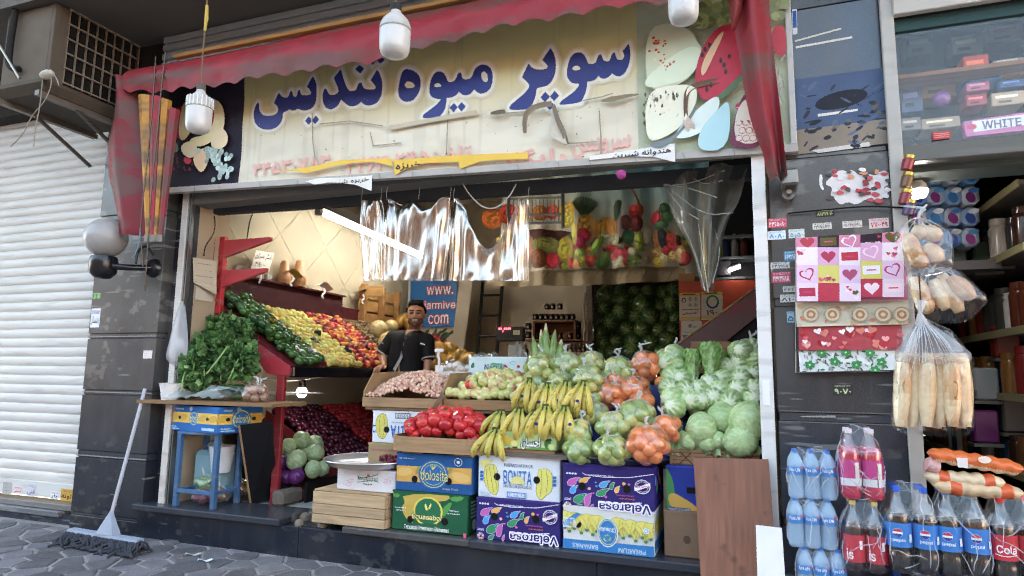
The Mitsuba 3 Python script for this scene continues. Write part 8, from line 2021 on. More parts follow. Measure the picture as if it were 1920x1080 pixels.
# mirror film at the opening
MFY = .14
for i, (le, ri, amp, fr_, lb) in enumerate((([(676, 376), (673, 430), (680, 528)], [(716, 375), (720, 430), (719, 522)], .012, 26, 'narrow strip of shiny silver film at the left'), ([(722, 372), (717, 430), (712, 526)], [(846, 370), (846, 440), (838, 526)], .02, 34, 'wide creased sheet of shiny silver film in the middle'), ([(847, 372), (842, 440), (838, 526)], [(993, 372), (994, 440), (993, 527)], .022, 40, 'silver film sheet sagging in the middle at the right'))):
 k = thing('silver_film', lb, 'film')
 lw, rw = (np.array([P(x, y, Y=MFY) for x, y in smooth_open(e, 2)]) for e in (le, ri))
 def fn(u, v):
  t = np.linspace(0, 1, len(lw))
  L3 = np.stack([np.interp(v, t, lw[:, j]) for j in range(3)], -1); R3 = np.stack([np.interp(v, t, rw[:, j]) for j in range(3)], -1)
  p = L3 * (1 - u[..., None]) + R3 * u[..., None]
  sag = (.36 * np.sin(np.pi * np.clip((u - .08) / .84, 0, 1)) ** 1.6 if i == 2 else .10 * np.sin(np.pi * u) ** 2 * np.abs(np.sin(6 * u + .6)) if i == 1 else 0 * u)
  p[..., 2] -= sag * (1 - v) ** 1.4
  nn = meshkit.fbm(np.stack([u * 4.5 * (1 + .3 * v), v * 2.0 + 3 * i, 0 * u + i], -1), 3)
  p[..., 1] += amp * np.sin(fr_ * u + 3 * nn) * (.15 + .85 * (np.abs(2 * u - 1) ** 3)) + .026 * (nn - .5) + .010 * np.sin(9 * v + 5 * u) * (1 - v)
  return p
 part(k, 'sheet', grid(fn, 90, 44), 'mirror', smooth=True)
 for x in ((678, 714) if i == 0 else (724, 785, 844) if i == 1 else (850, 990)):
  part(k, 'tie', tube([P(x, 374, Y=MFY), P(x + 2, 352, Y=MFY - .1)], .0015, 4), 'clean', '#c9c4ba')
solo('cord', 'white cord hanging in a loop above the silver film', 'cord', tube(smooth_open([P(x, y, Y=.1) for x, y in ((868, 345), (880, 365), (905, 390), (930, 392), (955, 370), (968, 345))], 3), .004, 6), 'clean', '#b9b4aa', smooth=True)
# clear plastic gathered at the right
cp = thing('clear_plastic', 'clear plastic sheet gathered and hanging at the right end of the opening', 'plastic sheet')
for le, ri in (([(1243, 345), (1262, 410), (1300, 470), (1318, 545)], [(1330, 310), (1335, 400), (1338, 470), (1335, 545)]), ([(1300, 312), (1305, 400), (1312, 470), (1318, 540)], [(1402, 310), (1388, 385), (1360, 420), (1338, 542)])):
 lw, rw = (np.array([P(x, y, Y=.2) for x, y in smooth_open(e, 2)]) for e in (le, ri))
 def fn(u, v):
  t = np.linspace(0, 1, len(lw))
  p = np.stack([np.interp(v, t, lw[:, j]) for j in range(3)], -1) * (1 - u[..., None]) + np.stack([np.interp(v, t, rw[:, j]) for j in range(3)], -1) * u[..., None]
  p[..., 1] += .05 * np.sin(9 * u + 5 * v) + .04 * (meshkit.fbm(np.stack([u * 8, v * 4, 0 * u], -1), 3) - .5)
  return p
 part(cp, 'sheet', grid(fn, 40, 40), 'hazy', '#a8a494', smooth=True)
for qn in ([(1243, 345), (1290, 352), (1345, 372)], [(1245, 350), (1300, 345), (1360, 320)], [(1255, 380), (1300, 460), (1322, 545)], [(1262, 360), (1320, 405), (1375, 400)], [(1310, 420), (1318, 480), (1328, 548)], [(1340, 430), (1352, 470), (1336, 530)], [(1250, 356), (1280, 395), (1310, 410)], [(1300, 335), (1320, 345), (1355, 340)]):
 qn = smooth_open([P(x, y, Y=.165) + [0, rng.uniform(-.02, .02), 0] for x, y in qn], 2)
 part(cp, 'crease', tube(qn, np.linspace(.0006, .003, len(qn)), 5), 'sheer', '#dcdcd4', smooth=True)  # whitish tubes drawn where the folds would catch the light
solo('brass_pipe', 'shiny brass coloured pipe standing behind the clear plastic', 'pipe', tube([P(1322, 350, Y=.9), P(1324, 530, Y=.9)], .016, 10), 'metal', '#c9a83c', smooth=True)
# metal rack hung up under the lintel
mr = thing('wire_chair', 'folded grey tube chair hung upside down under the lintel', 'chair')
F_ = lambda x, y: P(x, y, Y=.8)
part(mr, 'frame', tube(smooth_open([F_(955, 432), F_(952, 385), F_(957, 352), F_(970, 347), F_(1040, 344), F_(1054, 350), F_(1056, 390), F_(1055, 428)], 2), .012, 8), 'metal', '#b0b3b0', smooth=True)
for y0, y1 in ((373, 370), (404, 401), (420, 417)):
 part(mr, 'rail', tube([F_(956, y0), F_(1054, y1)], .008, 6), 'metal', '#a4a8a6')
for i in range(13):
 part(mr, 'slat', tube([F_(963 + i * 7, 374), F_(963 + i * 7, 418)], .003, 4), 'metal', '#8f938f')
# website sign
sgn = thing('website_sign', 'blue hanging sign with red and white website lettering behind the man', 'sign')
q = Print((0, 3.1, 0)); quadp = [(771, 520), (858, 522), (853, 613), (768, 614)]
vv = [np.array([a, 3.1, b]) for a, b in q.px(quadp)]
part(sgn, 'panel', hull([v + [0, d, 0] for v in vv for d in (0, .01)]), 'clean', '#1c5e98')
for tx, b in (('www.', (800, 536, 850, 553)), ('biarmive', (786, 563, 854, 580)), ('com', (803, 590, 841, 608))):
 W(q, tx, b, '#d8dce4', False, halo='#a03040', hw=.009)
q.part(sgn)
part(sgn, 'edge_tube', tube([vv[0] + [-.02, 0, 0.03], vv[3] + [-.02, 0, -.03]], .012, 8), 'clean', '#b8b8b4')
fp = thing('fruit_poster', 'fruit poster with strawberries and cucumbers below the blue sign', 'poster')
q = Print((0, 3.12, 0)); q.add(sg.Polygon(q.px([(775, 615), (856, 614), (850, 662), (775, 664)])), '#a89c84')
for i in range(44):
 x, y = rng.uniform(802, 834), rng.uniform(628, 658); cc = q.px([(x, y)])[0]
 q.add(ellipse(cc[0], cc[1], .03, .026, 0, 9), rgb('#b02c3c') * rng.uniform(.7, 1.15), up=i % 10 == 0)
for i in range(12):
 cc = q.px([(rng.uniform(798, 850), rng.uniform(618, 640))])[0]
 q.add(ellipse(cc[0], cc[1], .05, .018, rng.uniform(20, 70), 9), rgb('#2c4430') * rng.uniform(.7, 1.3), up=i == 0)
q.part(fp, 'picture')
solo('slanted_post', 'pale slanted post right of the blue sign', 'post', hull([P(x, y, Y=Y_) for x, y in ((862, 520), (888, 520), (868, 664), (845, 664)) for Y_ in (3.05, 3.15)]), 'plaster', '#a89c88')
ld = thing('ladder', 'black steel ladder leaning on the back wall', 'ladder')
for a, b in (((906, 520), (893, 690)), ((943, 520), (929, 690))):
 part(ld, 'rail', tube([P(*a, Y=3.3), P(*b, Y=3.0)], .02, 6), 'clean', '#1d1a18')
for y in (554, 592, 631, 668):
 t = (y - 520) / 170
 part(ld, 'rung', tube([P(906 - 13 * t, y, Y=3.3 - .3 * t), P(943 - 14 * t, y - 1, Y=3.3 - .3 * t)], .014, 6), 'clean', '#1d1a18')
sc = thing('scale', 'electronic shop scale with red digits behind the Narvan carton', 'scale')
a, b = P(929, 640, Y=1.25), P(981, 612, Y=1.25)
part(sc, 'display', bx(a[0], b[0], 1.25, 1.31, a[2], b[2], .008), 'gloss', '#20241f')
q = Print((0, 1.25, 0))
q.add(sg.Polygon(q.px([(962, 619), (975, 619), (975, 628), (962, 628)])), '#a08c60')
q.part(sc, 'keypad')
dg = []
for x in (936, 939.5, 946, 949.5, 953, 956.5):
 c = P(x, 616.5, Y=1.2475); dg.append(bx(c[0] - .005, c[0] + .005, 1.2475, 1.249, c[2] - .009, c[2] + .009))
c = P(943, 621, Y=1.2475); dg.append(bx(c[0] - .003, c[0] + .003, 1.2475, 1.249, c[2] - .008, c[2] + .006))
for d_ in dg:
 part(sc, 'digit', d_, 'gloss', '#c01020', emit=EMIT['led'])
cc = (a + b) / 2
part(sc, 'pole', tube([cc + [.06, .03, -.06], cc + [.06, .03, -.30]], .018, 8), 'clean', '#8f8a7c')
part(sc, 'body', bx(cc[0] - .1, cc[0] + .16, 1.25, 1.45, cc[2] - .42, cc[2] - .28, .01), 'clean', '#a39c8a')
part(sc, 'bracket', bx(cc[0] - .02, cc[0] + .1, 1.27, 1.3, cc[2] - .2, cc[2] - .08, .01), 'clean', '#9a927f')
# jar shelf
js = thing('jar_shelf', 'small wooden shelf of jars and bottles on the back wall', 'shelf')
JY = 3.2
JP = lambda x, y, d=0: P(x, y, Y=JY + d)
a, b = JP(999, 636), JP(1079, 600)
for nm, z0, z1, x0, x1 in (('top', b[2] - .02, b[2], a[0], b[0]), ('bottom', a[2] - .02, a[2], a[0] - .08, b[0] + .1)):
 part(js, nm, bx(x0, x1, JY, JY + .25, z0, z1), 'wood', '#6d4428')
part(js, 'back', bx(a[0], b[0], JY + .23, JY + .25, a[2], b[2] - .02), 'wood', '#8a5c38')
for x in (a[0], b[0] - .02):
 part(js, 'side', bx(x, x + .02, JY, JY + .23, a[2], b[2] - .02), 'wood', '#6d4428')
jar = MB(); jar.add(lathe([(0, 0), (.9, 0), (1, .1), (1, 1.5), (.85, 1.7), (0, 1.7)], 14), '#1d120c'); jar.add(lathe([(.9, 1.7), (.92, 2.05), (0, 2.05)], 14), '#3a2a1a'); jar.add(xf(bx(-.35, .35, -1.02, -.98, .4, 1.1), M4()), '#8f877c')
jm, jc_ = jar.get(); JAR = ply(jm, 'gloss', smooth=40, fc=jc_)
def jar_at(label, p, s, group, name='jar'):
 k = key(name); d = dict(JAR); d['to_world'] = T(M4(p, s=s)); scene[k] = d
 labels[k] = {'label': label, 'category': 'jar', 'group': group}
for i in range(8):
 jar_at('dark jar in the row on top of the wooden shelf', JP(1004 + i * 10, 599.5, .1), .03, 'jars on the shelf top')
for x in (1026, 1036.5, 1050):
 jar_at('dark jar in the short upper row above the shelf', JP(x, 580, .1), .03, 'jars in the upper row')
for x in (1007, 1034, 1050, 1069):
 jar_at('dark red jar standing inside the wooden shelf', JP(x, 635, .1), .03, 'jars inside the shelf')
for y in (634, 616):
 jar_at('dark jar at the right end beside the shelf', JP(1084, y, .1), .03, 'jars beside the shelf')
for y in (634, 618):
 jar_at('large dark jar left of the wooden shelf', JP(991, y, .1), .035, 'jars left of the shelf')
bot = MB(); bot.add(lathe([(0, 0), (1, 0), (1.02, .2), (1, 2.6), (.4, 3.5), (.35, 4.4), (0, 4.4)], 12), '#4a2c20'); bot.add(lathe([(.42, 4.3), (.42, 4.8), (0, 4.8)], 10), '#b09a8a'); bot.add(bx(-.7, .7, -1.04, -.9, .6, 1.9), '#8d8478')
bm_, bc_ = bot.get(); BOT = ply(bm_, 'gloss', smooth=40, fc=bc_)
for i, x in enumerate((966, 975, 985, 1062, 1070, 1078, 1087, 1095, 1104)):
 k = key('syrup_bottle'); d = dict(BOT); d['to_world'] = T(M4(JP(x, 672, .05), s=.034)); scene[k] = d
 labels[k] = {'label': 'brown syrup bottle in the row below the jar shelf', 'category': 'bottle', 'group': 'bottles below the jar shelf'}
solo('bottle_shelf', 'low wooden shelf board under the syrup bottles', 'shelf', bx(JP(955, 674)[0], JP(1112, 674)[0], JY - .05, JY + .25, JP(1000, 674)[2] - .03, JP(1000, 674)[2] - .002), 'wood', '#5c3c26')
pst = thing('rack_post', 'weathered grey post at the left side of the watermelon rack', 'post')
part(pst, 'post', hull([P(x, y, Y=Y_) for x, y in ((1099, 535), (1110, 535), (1112, 690), (1100, 690)) for Y_ in (2.75, 2.85)]), 'wood', '#6d6250')
part(pst, 'inner_post', hull([P(x, y, Y=Y_) for x, y in ((1113, 535), (1118, 535), (1119, 690), (1114, 690)) for Y_ in (2.85, 2.92)]), 'wood', '#4a4234')
part(pst, 'rag', tube(smooth_open([P(1098, 548, Y=2.7), P(1094, 580, Y=2.7), P(1098, 610, Y=2.7), P(1095, 640, Y=2.7)], 2), .01, 6), 'matte', '#8f8470', smooth=True)
solo('paper_bundle', 'pinkish paper roll hanging on the post beside the watermelons', 'paper roll', tube([P(1101, 601, Y=2.72), P(1100, 640, Y=2.72)], [.016, .022], 8), 'matte', '#b08a74', smooth=True)
# watermelons
def wmelon(seed):
 m = ico(4, (1, 1.1, 1))
 d = fcen(m) / np.array([1, 1.1, 1])
 th = np.arctan2(d[:, 0], d[:, 2]); n = nz(d, 3, seed); rr_ = np.hypot(d[:, 0], d[:, 2])
 s = np.abs(np.sin(th * 4.5 + 4 * (n - .5) * rr_ + 1.5 * (nz(d, 14, seed + 3) - .5))) ** 1.6
 s2 = np.clip(s * np.clip(1.15 - rr_ * 1.3, .06, 1) * 1.3 * (.35 + .9 * nz(d, 12, seed + 1)), 0, 1)
 return ply(m, 'waxy', smooth=True, fc=blend('#2c4a24', '#93a850', s2) * (.85 + .3 * n)[:, None])
WMS = [wmelon(i) for i in range(5)]
for x, y, dY in [(185, 295, 0), (395, 215, .1), (480, 235, .15), (640, 250, 0), (830, 290, .12), (960, 270, .1), (390, 345, 0), (540, 375, .06), (715, 380, 0), (850, 410, .08), (285, 440, 0), (450, 520, .03), (650, 520, 0), (815, 555, .03), (960, 530, .05), (150, 560, 0), (190, 700, 0), (345, 670, .05), (530, 655, 0), (720, 680, 0), (910, 660, 0), (300, 810, 0), (490, 800, 0), (170, 810, 0), (225, 140, .3), (400, 120, .3), (550, 150, .3), (700, 130, .25), (865, 140, .3), (1000, 110, .2), (260, 560, .12), (560, 470, .15), (380, 590, .12), (620, 620, .14), (830, 640, .1), (1010, 400, .1), (280, 330, .16), (660, 800, 0), (840, 790, 0), (960, 400, .2)]:
 k = key('watermelon'); d = dict(WMS[int(rng.integers(5))]); d['to_world'] = T(M4(P(1100 + x / 6, 530 + y / 6, Y=3.0 + dY), rng.uniform(-25, 25), rng.uniform(-25, 25), 0, s=rng.uniform(.095, .108))); scene[k] = d
 labels[k] = {'label': 'dark striped watermelon in the tall stack at the back', 'category': 'watermelon', 'group': 'watermelons stacked at the back'}
solo('melon_rack', 'dark wooden rack holding the stacked watermelons', 'rack', join([bx(-1.6, -.5, 2.9, 3.4, 1.05, 1.10), bx(-1.6, -.5, 3.4, 3.45, .2, 2.1), bx(-1.6, -1.56, 2.95, 3.4, .2, 1.05), bx(-.56, -.5, 2.95, 3.4, .2, 1.05)]), 'wood', '#2e2820')
# orange panel with posters, red side panel of the right stand
op = thing('partition', 'orange red partition panel standing at the back right behind the lettuces', 'panel')
part(op, 'panel', hull([P(x, y, Y=Y_) for x, y in ((1272, 528), (1422, 524), (1422, 690), (1276, 690)) for Y_ in (2.2, 2.22)]), 'clean', '#b8452a')
for bxp, lb, kind in (((1274, 549, 1313, 601), 'left printed notice with small portrait drawings on the orange panel', 0), ((1315, 547, 1355, 600), 'right printed notice with a round green and blue emblem', 1), ((1277, 602, 1316, 638), 'lower printed notice with a blue triangle on the orange panel', 2)):
 k = thing('notice', lb, 'notice'); q = Print((0, 2.198, 0)); x0, y0, x1, y1 = bxp
 q.add(sg.Polygon(q.px([(x0, y0), (x1, y0), (x1, y1), (x0, y1)])), '#c4bba8')
 R = lambda a, b, c, d, co: q.add(sg.Polygon(q.px([(x0 + a, y0 + b), (x0 + c, y0 + b), (x0 + c, y0 + d), (x0 + a, y0 + d)])), co)
 if kind < 2:
  R(0, 0, x1 - x0, 6, '#c8a03c'); R(0, 45, x1 - x0, 51, '#c8a85c')
  R(6, 2, 30, 4, '#5c4420')
 if kind == 0:
  for i, (px_, py_, r_) in enumerate(((8, 14, 4.2), (20, 12, 2.6), (31, 12, 2.6), (20, 23, 2.6), (31, 23, 2.6))):
   c0, c1_ = q.px([(x0 + px_, y0 + py_), (x0 + px_ + r_, y0 + py_)]); r_ = c1_[0] - c0[0]
   q.add(ellipse(c0[0], c0[1], r_, r_ * 1.2, 0, 12), '#4a4440').add(ellipse(c0[0], c0[1] - r_ * .15, r_ * .55, r_ * .8, 0, 10), '#c8bcae')
  (a, b), (c, d) = q.px([(x0 + 6, y0 + 42), (x0 + 34, y0 + 34)]); q.add(fit(persian('تاسیس', .1), a, b, c, d), '#a83038')
  R(4, 31, 36, 32.5, '#6c6458')
 elif kind == 1:
  c0 = q.px([(x0 + 21, y0 + 19)])[0]
  q.add(ellipse(c0[0], c0[1], .052, .058).difference(ellipse(c0[0], c0[1], .036, .042)), '#3a7a4c').add(ellipse(c0[0], c0[1], .052, .058).difference(ellipse(c0[0], c0[1], .036, .042)).intersection(rect(c0[0] - .1, c0[1] - .1, c0[0] + .1, c0[1] - .01)), '#2c4a8c').add(ellipse(c0[0] + .02, c0[1] + .08, .022, .01, 30), '#3a7a4c')
  (a, b), (c, d) = q.px([(x0 + 10, y0 + 44), (x0 + 30, y0 + 34)]); q.add(fit(persian('۱۹۰', .1), a, b, c, d), '#6a665e')
 else:
  q.add(sg.Polygon(q.px([(x0 + 2, y0 + 26), (x0 + 16, y0 + 26), (x0 + 6, y0 + 35)])), '#3a7aa8'); R(14, 6, 20, 12, '#7c7468'); R(6, 20, 30, 21.5, '#8c8478'); R(22, 10, 30, 12, '#5c8a5c')
 q.part(k, 'sheet')
rs = thing('red_side_panel', 'sloping dark red side panel of the right stand rising to the post', 'panel')
part(rs, 'panel', hull([P(x, y, Y=Y_) for x, y in ((1236, 690), (1262, 653), (1340, 597), (1421, 538), (1421, 592), (1345, 640), (1300, 690)) for Y_ in (1.0, 1.02)]), 'vinyl', '#7c2832')
part(rs, 'edge', tube([P(1260, 653, Y=1.0), P(1340, 596, Y=1.0), P(1421, 537, Y=1.0)], .008, 5), 'wood', '#8d6a44')
part(rs, 'bed', hull([P(1270, 690, Y=1.02), P(1421, 592, Y=1.02), P(1421, 700, Y=1.02), (.1, 2.1, 1.5), (-.45, 2.1, 1.0), (.1, 2.1, 1.0)]), 'matte', '#241a1c')
df = thing('dark_fridge', 'dark shelf unit with small goods in the back right corner', 'shelf')
a, b = P(1335, 520, Y=2.4), P(1425, 395, Y=2.4)
part(df, 'back', bx(a[0], b[0] + .1, 2.42, 2.46, a[2] - .8, b[2] + .5), 'matte', '#26262a')
for y in (445, 484, 522):
 part(df, 'board', bx(a[0], b[0] + .1, 2.2, 2.42, P(1380, y, Y=2.3)[2] - .02, P(1380, y, Y=2.3)[2]), 'clean', '#5c6064')
part(df, 'vent', bx(P(1338, 520, Y=2.2)[0], P(1370, 520, Y=2.2)[0], 2.2, 2.4, P(1350, 518, Y=2.2)[2], P(1350, 488, Y=2.2)[2], .01), 'matte', '#3a3a3e')
for x, c in ((1352, '#7a8a2c'), (1360, '#2c3a6a'), (1378, '#8a8a86'), (1395, '#5c2c2c')):
 part(df, 'bottle', xf(lathe([(0, 0), (.03, 0), (.03, .12), (.012, .16), (.012, .2), (0, .2)], 10), M4(P(x, 482, Y=2.3))), 'gloss', c, smooth=40)
a, b = P(1366, 508, Y=2.18), P(1388, 500, Y=2.18)
fl = thing('shelf_lamp', 'short lit tube lamp in the dark shelf unit at the back right', 'lamp')
part(fl, 'tube', tube([a, b], .012, 8), 'gloss', '#fff', emit=EMIT['bulb'])
part(fl, 'holder', tube([a + [0, .02, .02], b + [0, .02, .02]], .014, 6), 'clean', '#8d8a84')
solo('small_carton', 'small brown carton on top of the orange panel', 'carton', bx(P(1272, 528, Y=2.2)[0], P(1302, 528, Y=2.2)[0], 2.2, 2.4, P(1272, 528, Y=2.2)[2], P(1272, 513, Y=2.2)[2], .003), 'matte', '#a57c4c')
pf = solo('pink_flower', 'small pink paper flower hanging from the banner frame', 'decoration', (lambda m: (m[0] * (1 + .3 * meshkit.noise(m[0] * 9)[:, None]) * .022 + P(1165, 327, Y=-.07), m[1]))(ico(3)), 'clean', '#a83c84')
# ================================================================== drinks stacked in front of the right pillar
scene['bluewater'] = {'type': 'blendbsdf', 'weight': .36, 'first': {'type': 'thindielectric', 'int_ior': 1.45}, 'second': two(pr(plain, .12, .6))}
def bottle(k, p, r, h, liquid, mat, level, cap, label, lz, ring=True):
 b = key('bottle', k)
 prof = [(0, 0), (.8 * r, 0), (r, .05 * h), (r, .2 * h), (.95 * r, .26 * h), (r, .32 * h), (r, .6 * h), (.86 * r, .70 * h), (.5 * r, .82 * h), (.3 * r, .89 * h), (.28 * r, .94 * h)]
 if cap == '#3f6fc0':
  prof = [(0, 0), (.85 * r, 0), (r, .04 * h), (.97 * r, .25 * h), (r, .45 * h), (r, .70 * h), (.92 * r, .78 * h), (.55 * r, .89 * h), (.4 * r, .92 * h), (.4 * r, .94 * h), (.4 * r, .945 * h)]
 if ring:
  prof = [(q if i % 2 or not 2 < i < 9 else q * .95, z) for i, (q, z) in enumerate(prof)]
 pr_ = np.array(prof)
 zz = np.linspace(0, .94 * h, 26)
 put(b, xf(lathe(np.stack([np.interp(zz, pr_[:, 1], pr_[:, 0]), zz], 1), 16), M4(p)), 'pet' if level < 1 else mat, liquid, 50)
 if level < 1:
  zl = np.linspace(.002, level * h, 18)
  part(b, 'drink', xf(lathe(np.vstack([[(0, .002)], np.stack([np.interp(zl, pr_[:, 1], pr_[:, 0]) * .97, zl], 1), [(0, level * h)]]), 16), M4(p)), mat, liquid, 50)
 part(b, 'cap', xf(lathe([(.3 * r, .93 * h), (.33 * r, .935 * h), (.33 * r, .995 * h), (0, h)], 12), M4(p)), 'clean', cap, 40)
 a0, a1 = lz
 part(b, 'label', xf(lathe([(r * 1.012, a0 * h), (r * 1.012, a1 * h)], 16), M4(p)), 'clean', label, 50)
 return b
def wrapfilm(k, x0, x1, y0, y1, z0, z1, r, seed, top=1.0):
 pts = [(x, y, z) for x in (x0, x1) for y in (y0, y1) for z in (z0 + r, z0 + .62 * (z1 - z0))]
 c = np.array([(x0 + x1) / 2, (y0 + y1) / 2, 0])
 tp = [(c[0] + (x - c[0]) * .8, c[1] + (y - c[1]) * .8, z1) for x in (x0, x1) for y in (y0, y1)]
 sp = ico(1)[0]
 m = m3.Manifold.hull_points(np.vstack([sp * r * 1.08 + p for p in pts] + [sp * r * .3 + p for p in tp])).refine_to_length(.02)
 v, f = tm(m)
 cc = v.mean(0); d = v - cc; d /= np.linalg.norm(d, axis=1, keepdims=True)
 v = v + d * (.010 * (np.abs(meshkit.noise(v * [30, 30, 16], seed) - .5) - .3))[:, None]
 part(k, 'film', (v, f), 'film', smooth=True)
 g = np.random.default_rng(seed)
 cr = []
 for i in range(34):
  a = v[g.integers(len(v))]
  q = [a]
  dr_ = np.array([g.normal(0, .6), 0, g.normal(0, 1)]); dr_ /= np.linalg.norm(dr_)
  for s in range(4):
   a = a + dr_ * .03 + g.normal(0, .004, 3)
   j = np.linalg.norm(v - a, axis=1).argmin(); q.append(v[j] + d[j] * .002)
  cr.append(tube(smooth_open(q, 1), [.0004, .0016, .0016, .0004], 4))
 part(k, 'crease', join(cr), 'sheer', '#d4d8e0', smooth=True, kind='stuff')  # light strips imitate highlight streaks on the shrink wrap
def logo(k, fn, p, r, z, w, h):
 q = Print((p[0], 0, p[2]), lift=0, step=.0004, fine=.012, warp=lambda a: np.stack([p[0] + (r + .0015 - a[:, 1]) * np.sin((a[:, 0] - p[0]) / r), p[1] - (r + .0015 - a[:, 1]) * np.cos((a[:, 0] - p[0]) / r), a[:, 2]], 1))
 fn(q); q.part(k)
def lab_water(q):
 q.add(fit(latin('Pure Life', .1, True), -.026, .112, .016, .126), '#e4ecf4').add(ellipse(.024, .128, .006), '#c83a4c')
for i, lb in enumerate(('topmost shrink wrapped pack of water bottles by the pillar', 'second pack of water bottles from the top', 'third pack of water bottles cut by the lower edge', 'lowest pack of water bottles standing on the pavement')):
 z = .605 - i * .20 + (.0 if i < 3 else 0)
 k = thing('water_pack', lb, 'water pack')
 ox = (.0, -.008, .02, .02)[i]
 for a in range(3):
  for b in range(2):
   p = np.array([.165 + ox + a * .064, -.32 + b * .064, z])
   bk = bottle(k, p, .031, .2, '#b4d8f2', 'bluewater', 1, '#3f6fc0', '#2f78b8', (.48, .66))
   if b == 0:
    logo(bk, lab_water, p, .031, z, 0, 0)
 wrapfilm(k, .165 + ox, .293 + ox, -.32, -.256, z, z + .2, .033, i)
z = .62
k = thing('juice_pack', 'shrink wrapped pack of pink juice bottles on top of the red ones', 'juice pack')
for a in range(2):
 for b in range(2):
  p = np.array([.375 + a * .082, -.34 + b * .082, z])
  bk = bottle(k, p, .04, .285, '#b41440', 'gloss', .72, '#d4c8cc', '#b83078', (.18, .56))
  if b == 0:
   logo(bk, lambda q: (q.add(rect(-.05, .055, .05, .085), '#c4c4c4'), q.add(rect(.012, .085, .03, .15), '#c9c4b8')), p, .04, z, 0, 0)
wrapfilm(k, .375, .457, -.34, -.258, z, z + .285, .042, 21)
k = thing('juice_pack', 'shrink wrapped pack of dark bottles with red labels under the pink juice', 'juice pack')
for a in range(2):
 for b in range(2):
  p = np.array([.375 + a * .08, -.34 + b * .082, .335])
  bk = bottle(k, p, .039, .28, '#2a0c10', 'gloss', .62, '#c9b46a', '#b82638', (.14, .52))
  if b == 0:
   logo(bk, lambda q: (q.add(rect(.014, .09, .026, .125), '#e4dcdc'), q.add(fit(latin('is', .1, True), -.035, .05, -.01, .09), '#ecdede')), p, .039, 0, 0, 0)
wrapfilm(k, .375, .455, -.34, -.258, .335, .61, .041, 22)
def lab_blue(q):
 q.add(ellipse(-.012, .155, .017), '#d8dce4').add(ellipse(-.012, .155, .016).intersection(rect(-.05, .159, .05, .2)), '#c02c3c').add(ellipse(-.012, .155, .016).intersection(rect(-.05, .1, .05, .151)), '#1c3c8c').add(fit(latin('pepsi', .1, True), -.03, .118, .012, .134), '#dce4f0').add(rect(.028, .12, .04, .15), '#d4dce4')
def lab_red(q):
 q.add(fit(latin('Cola', .1, True), -.035, .125, .03, .155), '#ecdcdc').add(stroke(smooth_open([(-.04, .12), (-.01, .114), (.03, .122)], 2), .003), '#ecdcdc')
for lv, z0 in ((0, .355), (1, .0)):
 for j, (x0, cap, lab, fn, lb) in enumerate(((.535, '#2c5cc0', '#2274c0', lab_blue, 'pack of cola bottles with blue labels next to the juice'), (.705, '#2c5cc0', '#2274c0', lab_blue, 'pack of blue labelled cola bottles in the middle of the row'), (.885, '#c8242c', '#c0202c', lab_red, 'pack of cola bottles with red labels at the right edge'))):
  k = thing('cola_pack', ('upper ', 'lower ')[lv] + lb, 'cola pack')
  zz = z0 - (.015 if j == 2 else 0)
  for a in range(2):
   for b in range(2):
    p = np.array([x0 + a * .094, -.36 + b * .094, zz])
    bk = bottle(k, p, .0455, .33, '#0d0605', 'gloss', .66, cap, lab, (.30, .58))
    if b == 0 and lv == 0:
     logo(bk, fn, p, .0455, 0, 0, 0)
  wrapfilm(k, x0, x0 + .094, -.36, -.266, zz, zz + .33, .048, 30 + j + 5 * lv)
# orange packs of bread sticks lying on the cola bottles
for i, (a, b, c, lb) in enumerate((((1742, 850), (1915, 880), '#d0611c', 'orange printed bread pack on top of the heap'), ((1735, 893), (1880, 905), '#c9b08a', 'clear bread pack with orange ends in the middle of the heap'), ((1752, 910), (1915, 925), '#c4a67c', 'clear bread pack with orange ends lowest on the cola bottles'), ((1735, 868), (1760, 878), '#c89890', 'pinkish wrapped bread end at the left of the heap'))):
 p0, p1 = P(*a, Y=-.34 - .02 * (i == 2)), P(*b, Y=-.34)
 k = thing('bread_pack', lb, 'bread pack')
 ax = (p1 - p0); L_ = np.linalg.norm(ax); ax /= L_; up_ = np.cross(ax, [0, 1, 0]); up_ *= np.sign(up_[2])
 m = grid(lambda u, v: p0 + ax * (L_ * (.5 + (u - .5) * 1.04))[..., None] + (up_ * (.030 * np.sin(v * 6.28) * (1 - (2 * u - 1) ** 10) + .003 * np.sin(u * 40))[..., None]) + np.array([0, 1., 0]) * (.045 * np.cos(v * 6.28) * (1 - .5 * (2 * u - 1) ** 10))[..., None], 40, 20)
 cc = np.tile(rgb(c), (len(m[1]), 1)) * (.9 + .2 * nz(fcen(m), 40, i))[:, None]
 t = (fcen(m) - p0) @ ax / L_
 if i in (1, 2):
  cc[(np.abs(t - .22) < .07) | (np.abs(t - .80) < .07)] = rgb('#c85420')
 if i == 0:
  cc[(t > .05) & (t < .95) & (fcen(m)[:, 2] < p0[2] + (p1[2] - p0[2]) * t - .014)] = rgb('#d8c09a')
 part(k, 'wrapper', m, 'gloss', fc=np.clip(cc, 0, 255), smooth=True)
 if i == 0:
  q = Print((0, -.389, 0)); q.add(sg.Polygon(q.px([(1793, 858), (1814, 859), (1815, 878), (1796, 876)])), '#d8ccc4').add(ellipse(*q.px([(1846, 862)])[0], .022, .014), '#e0c8b0'); q.part(k)
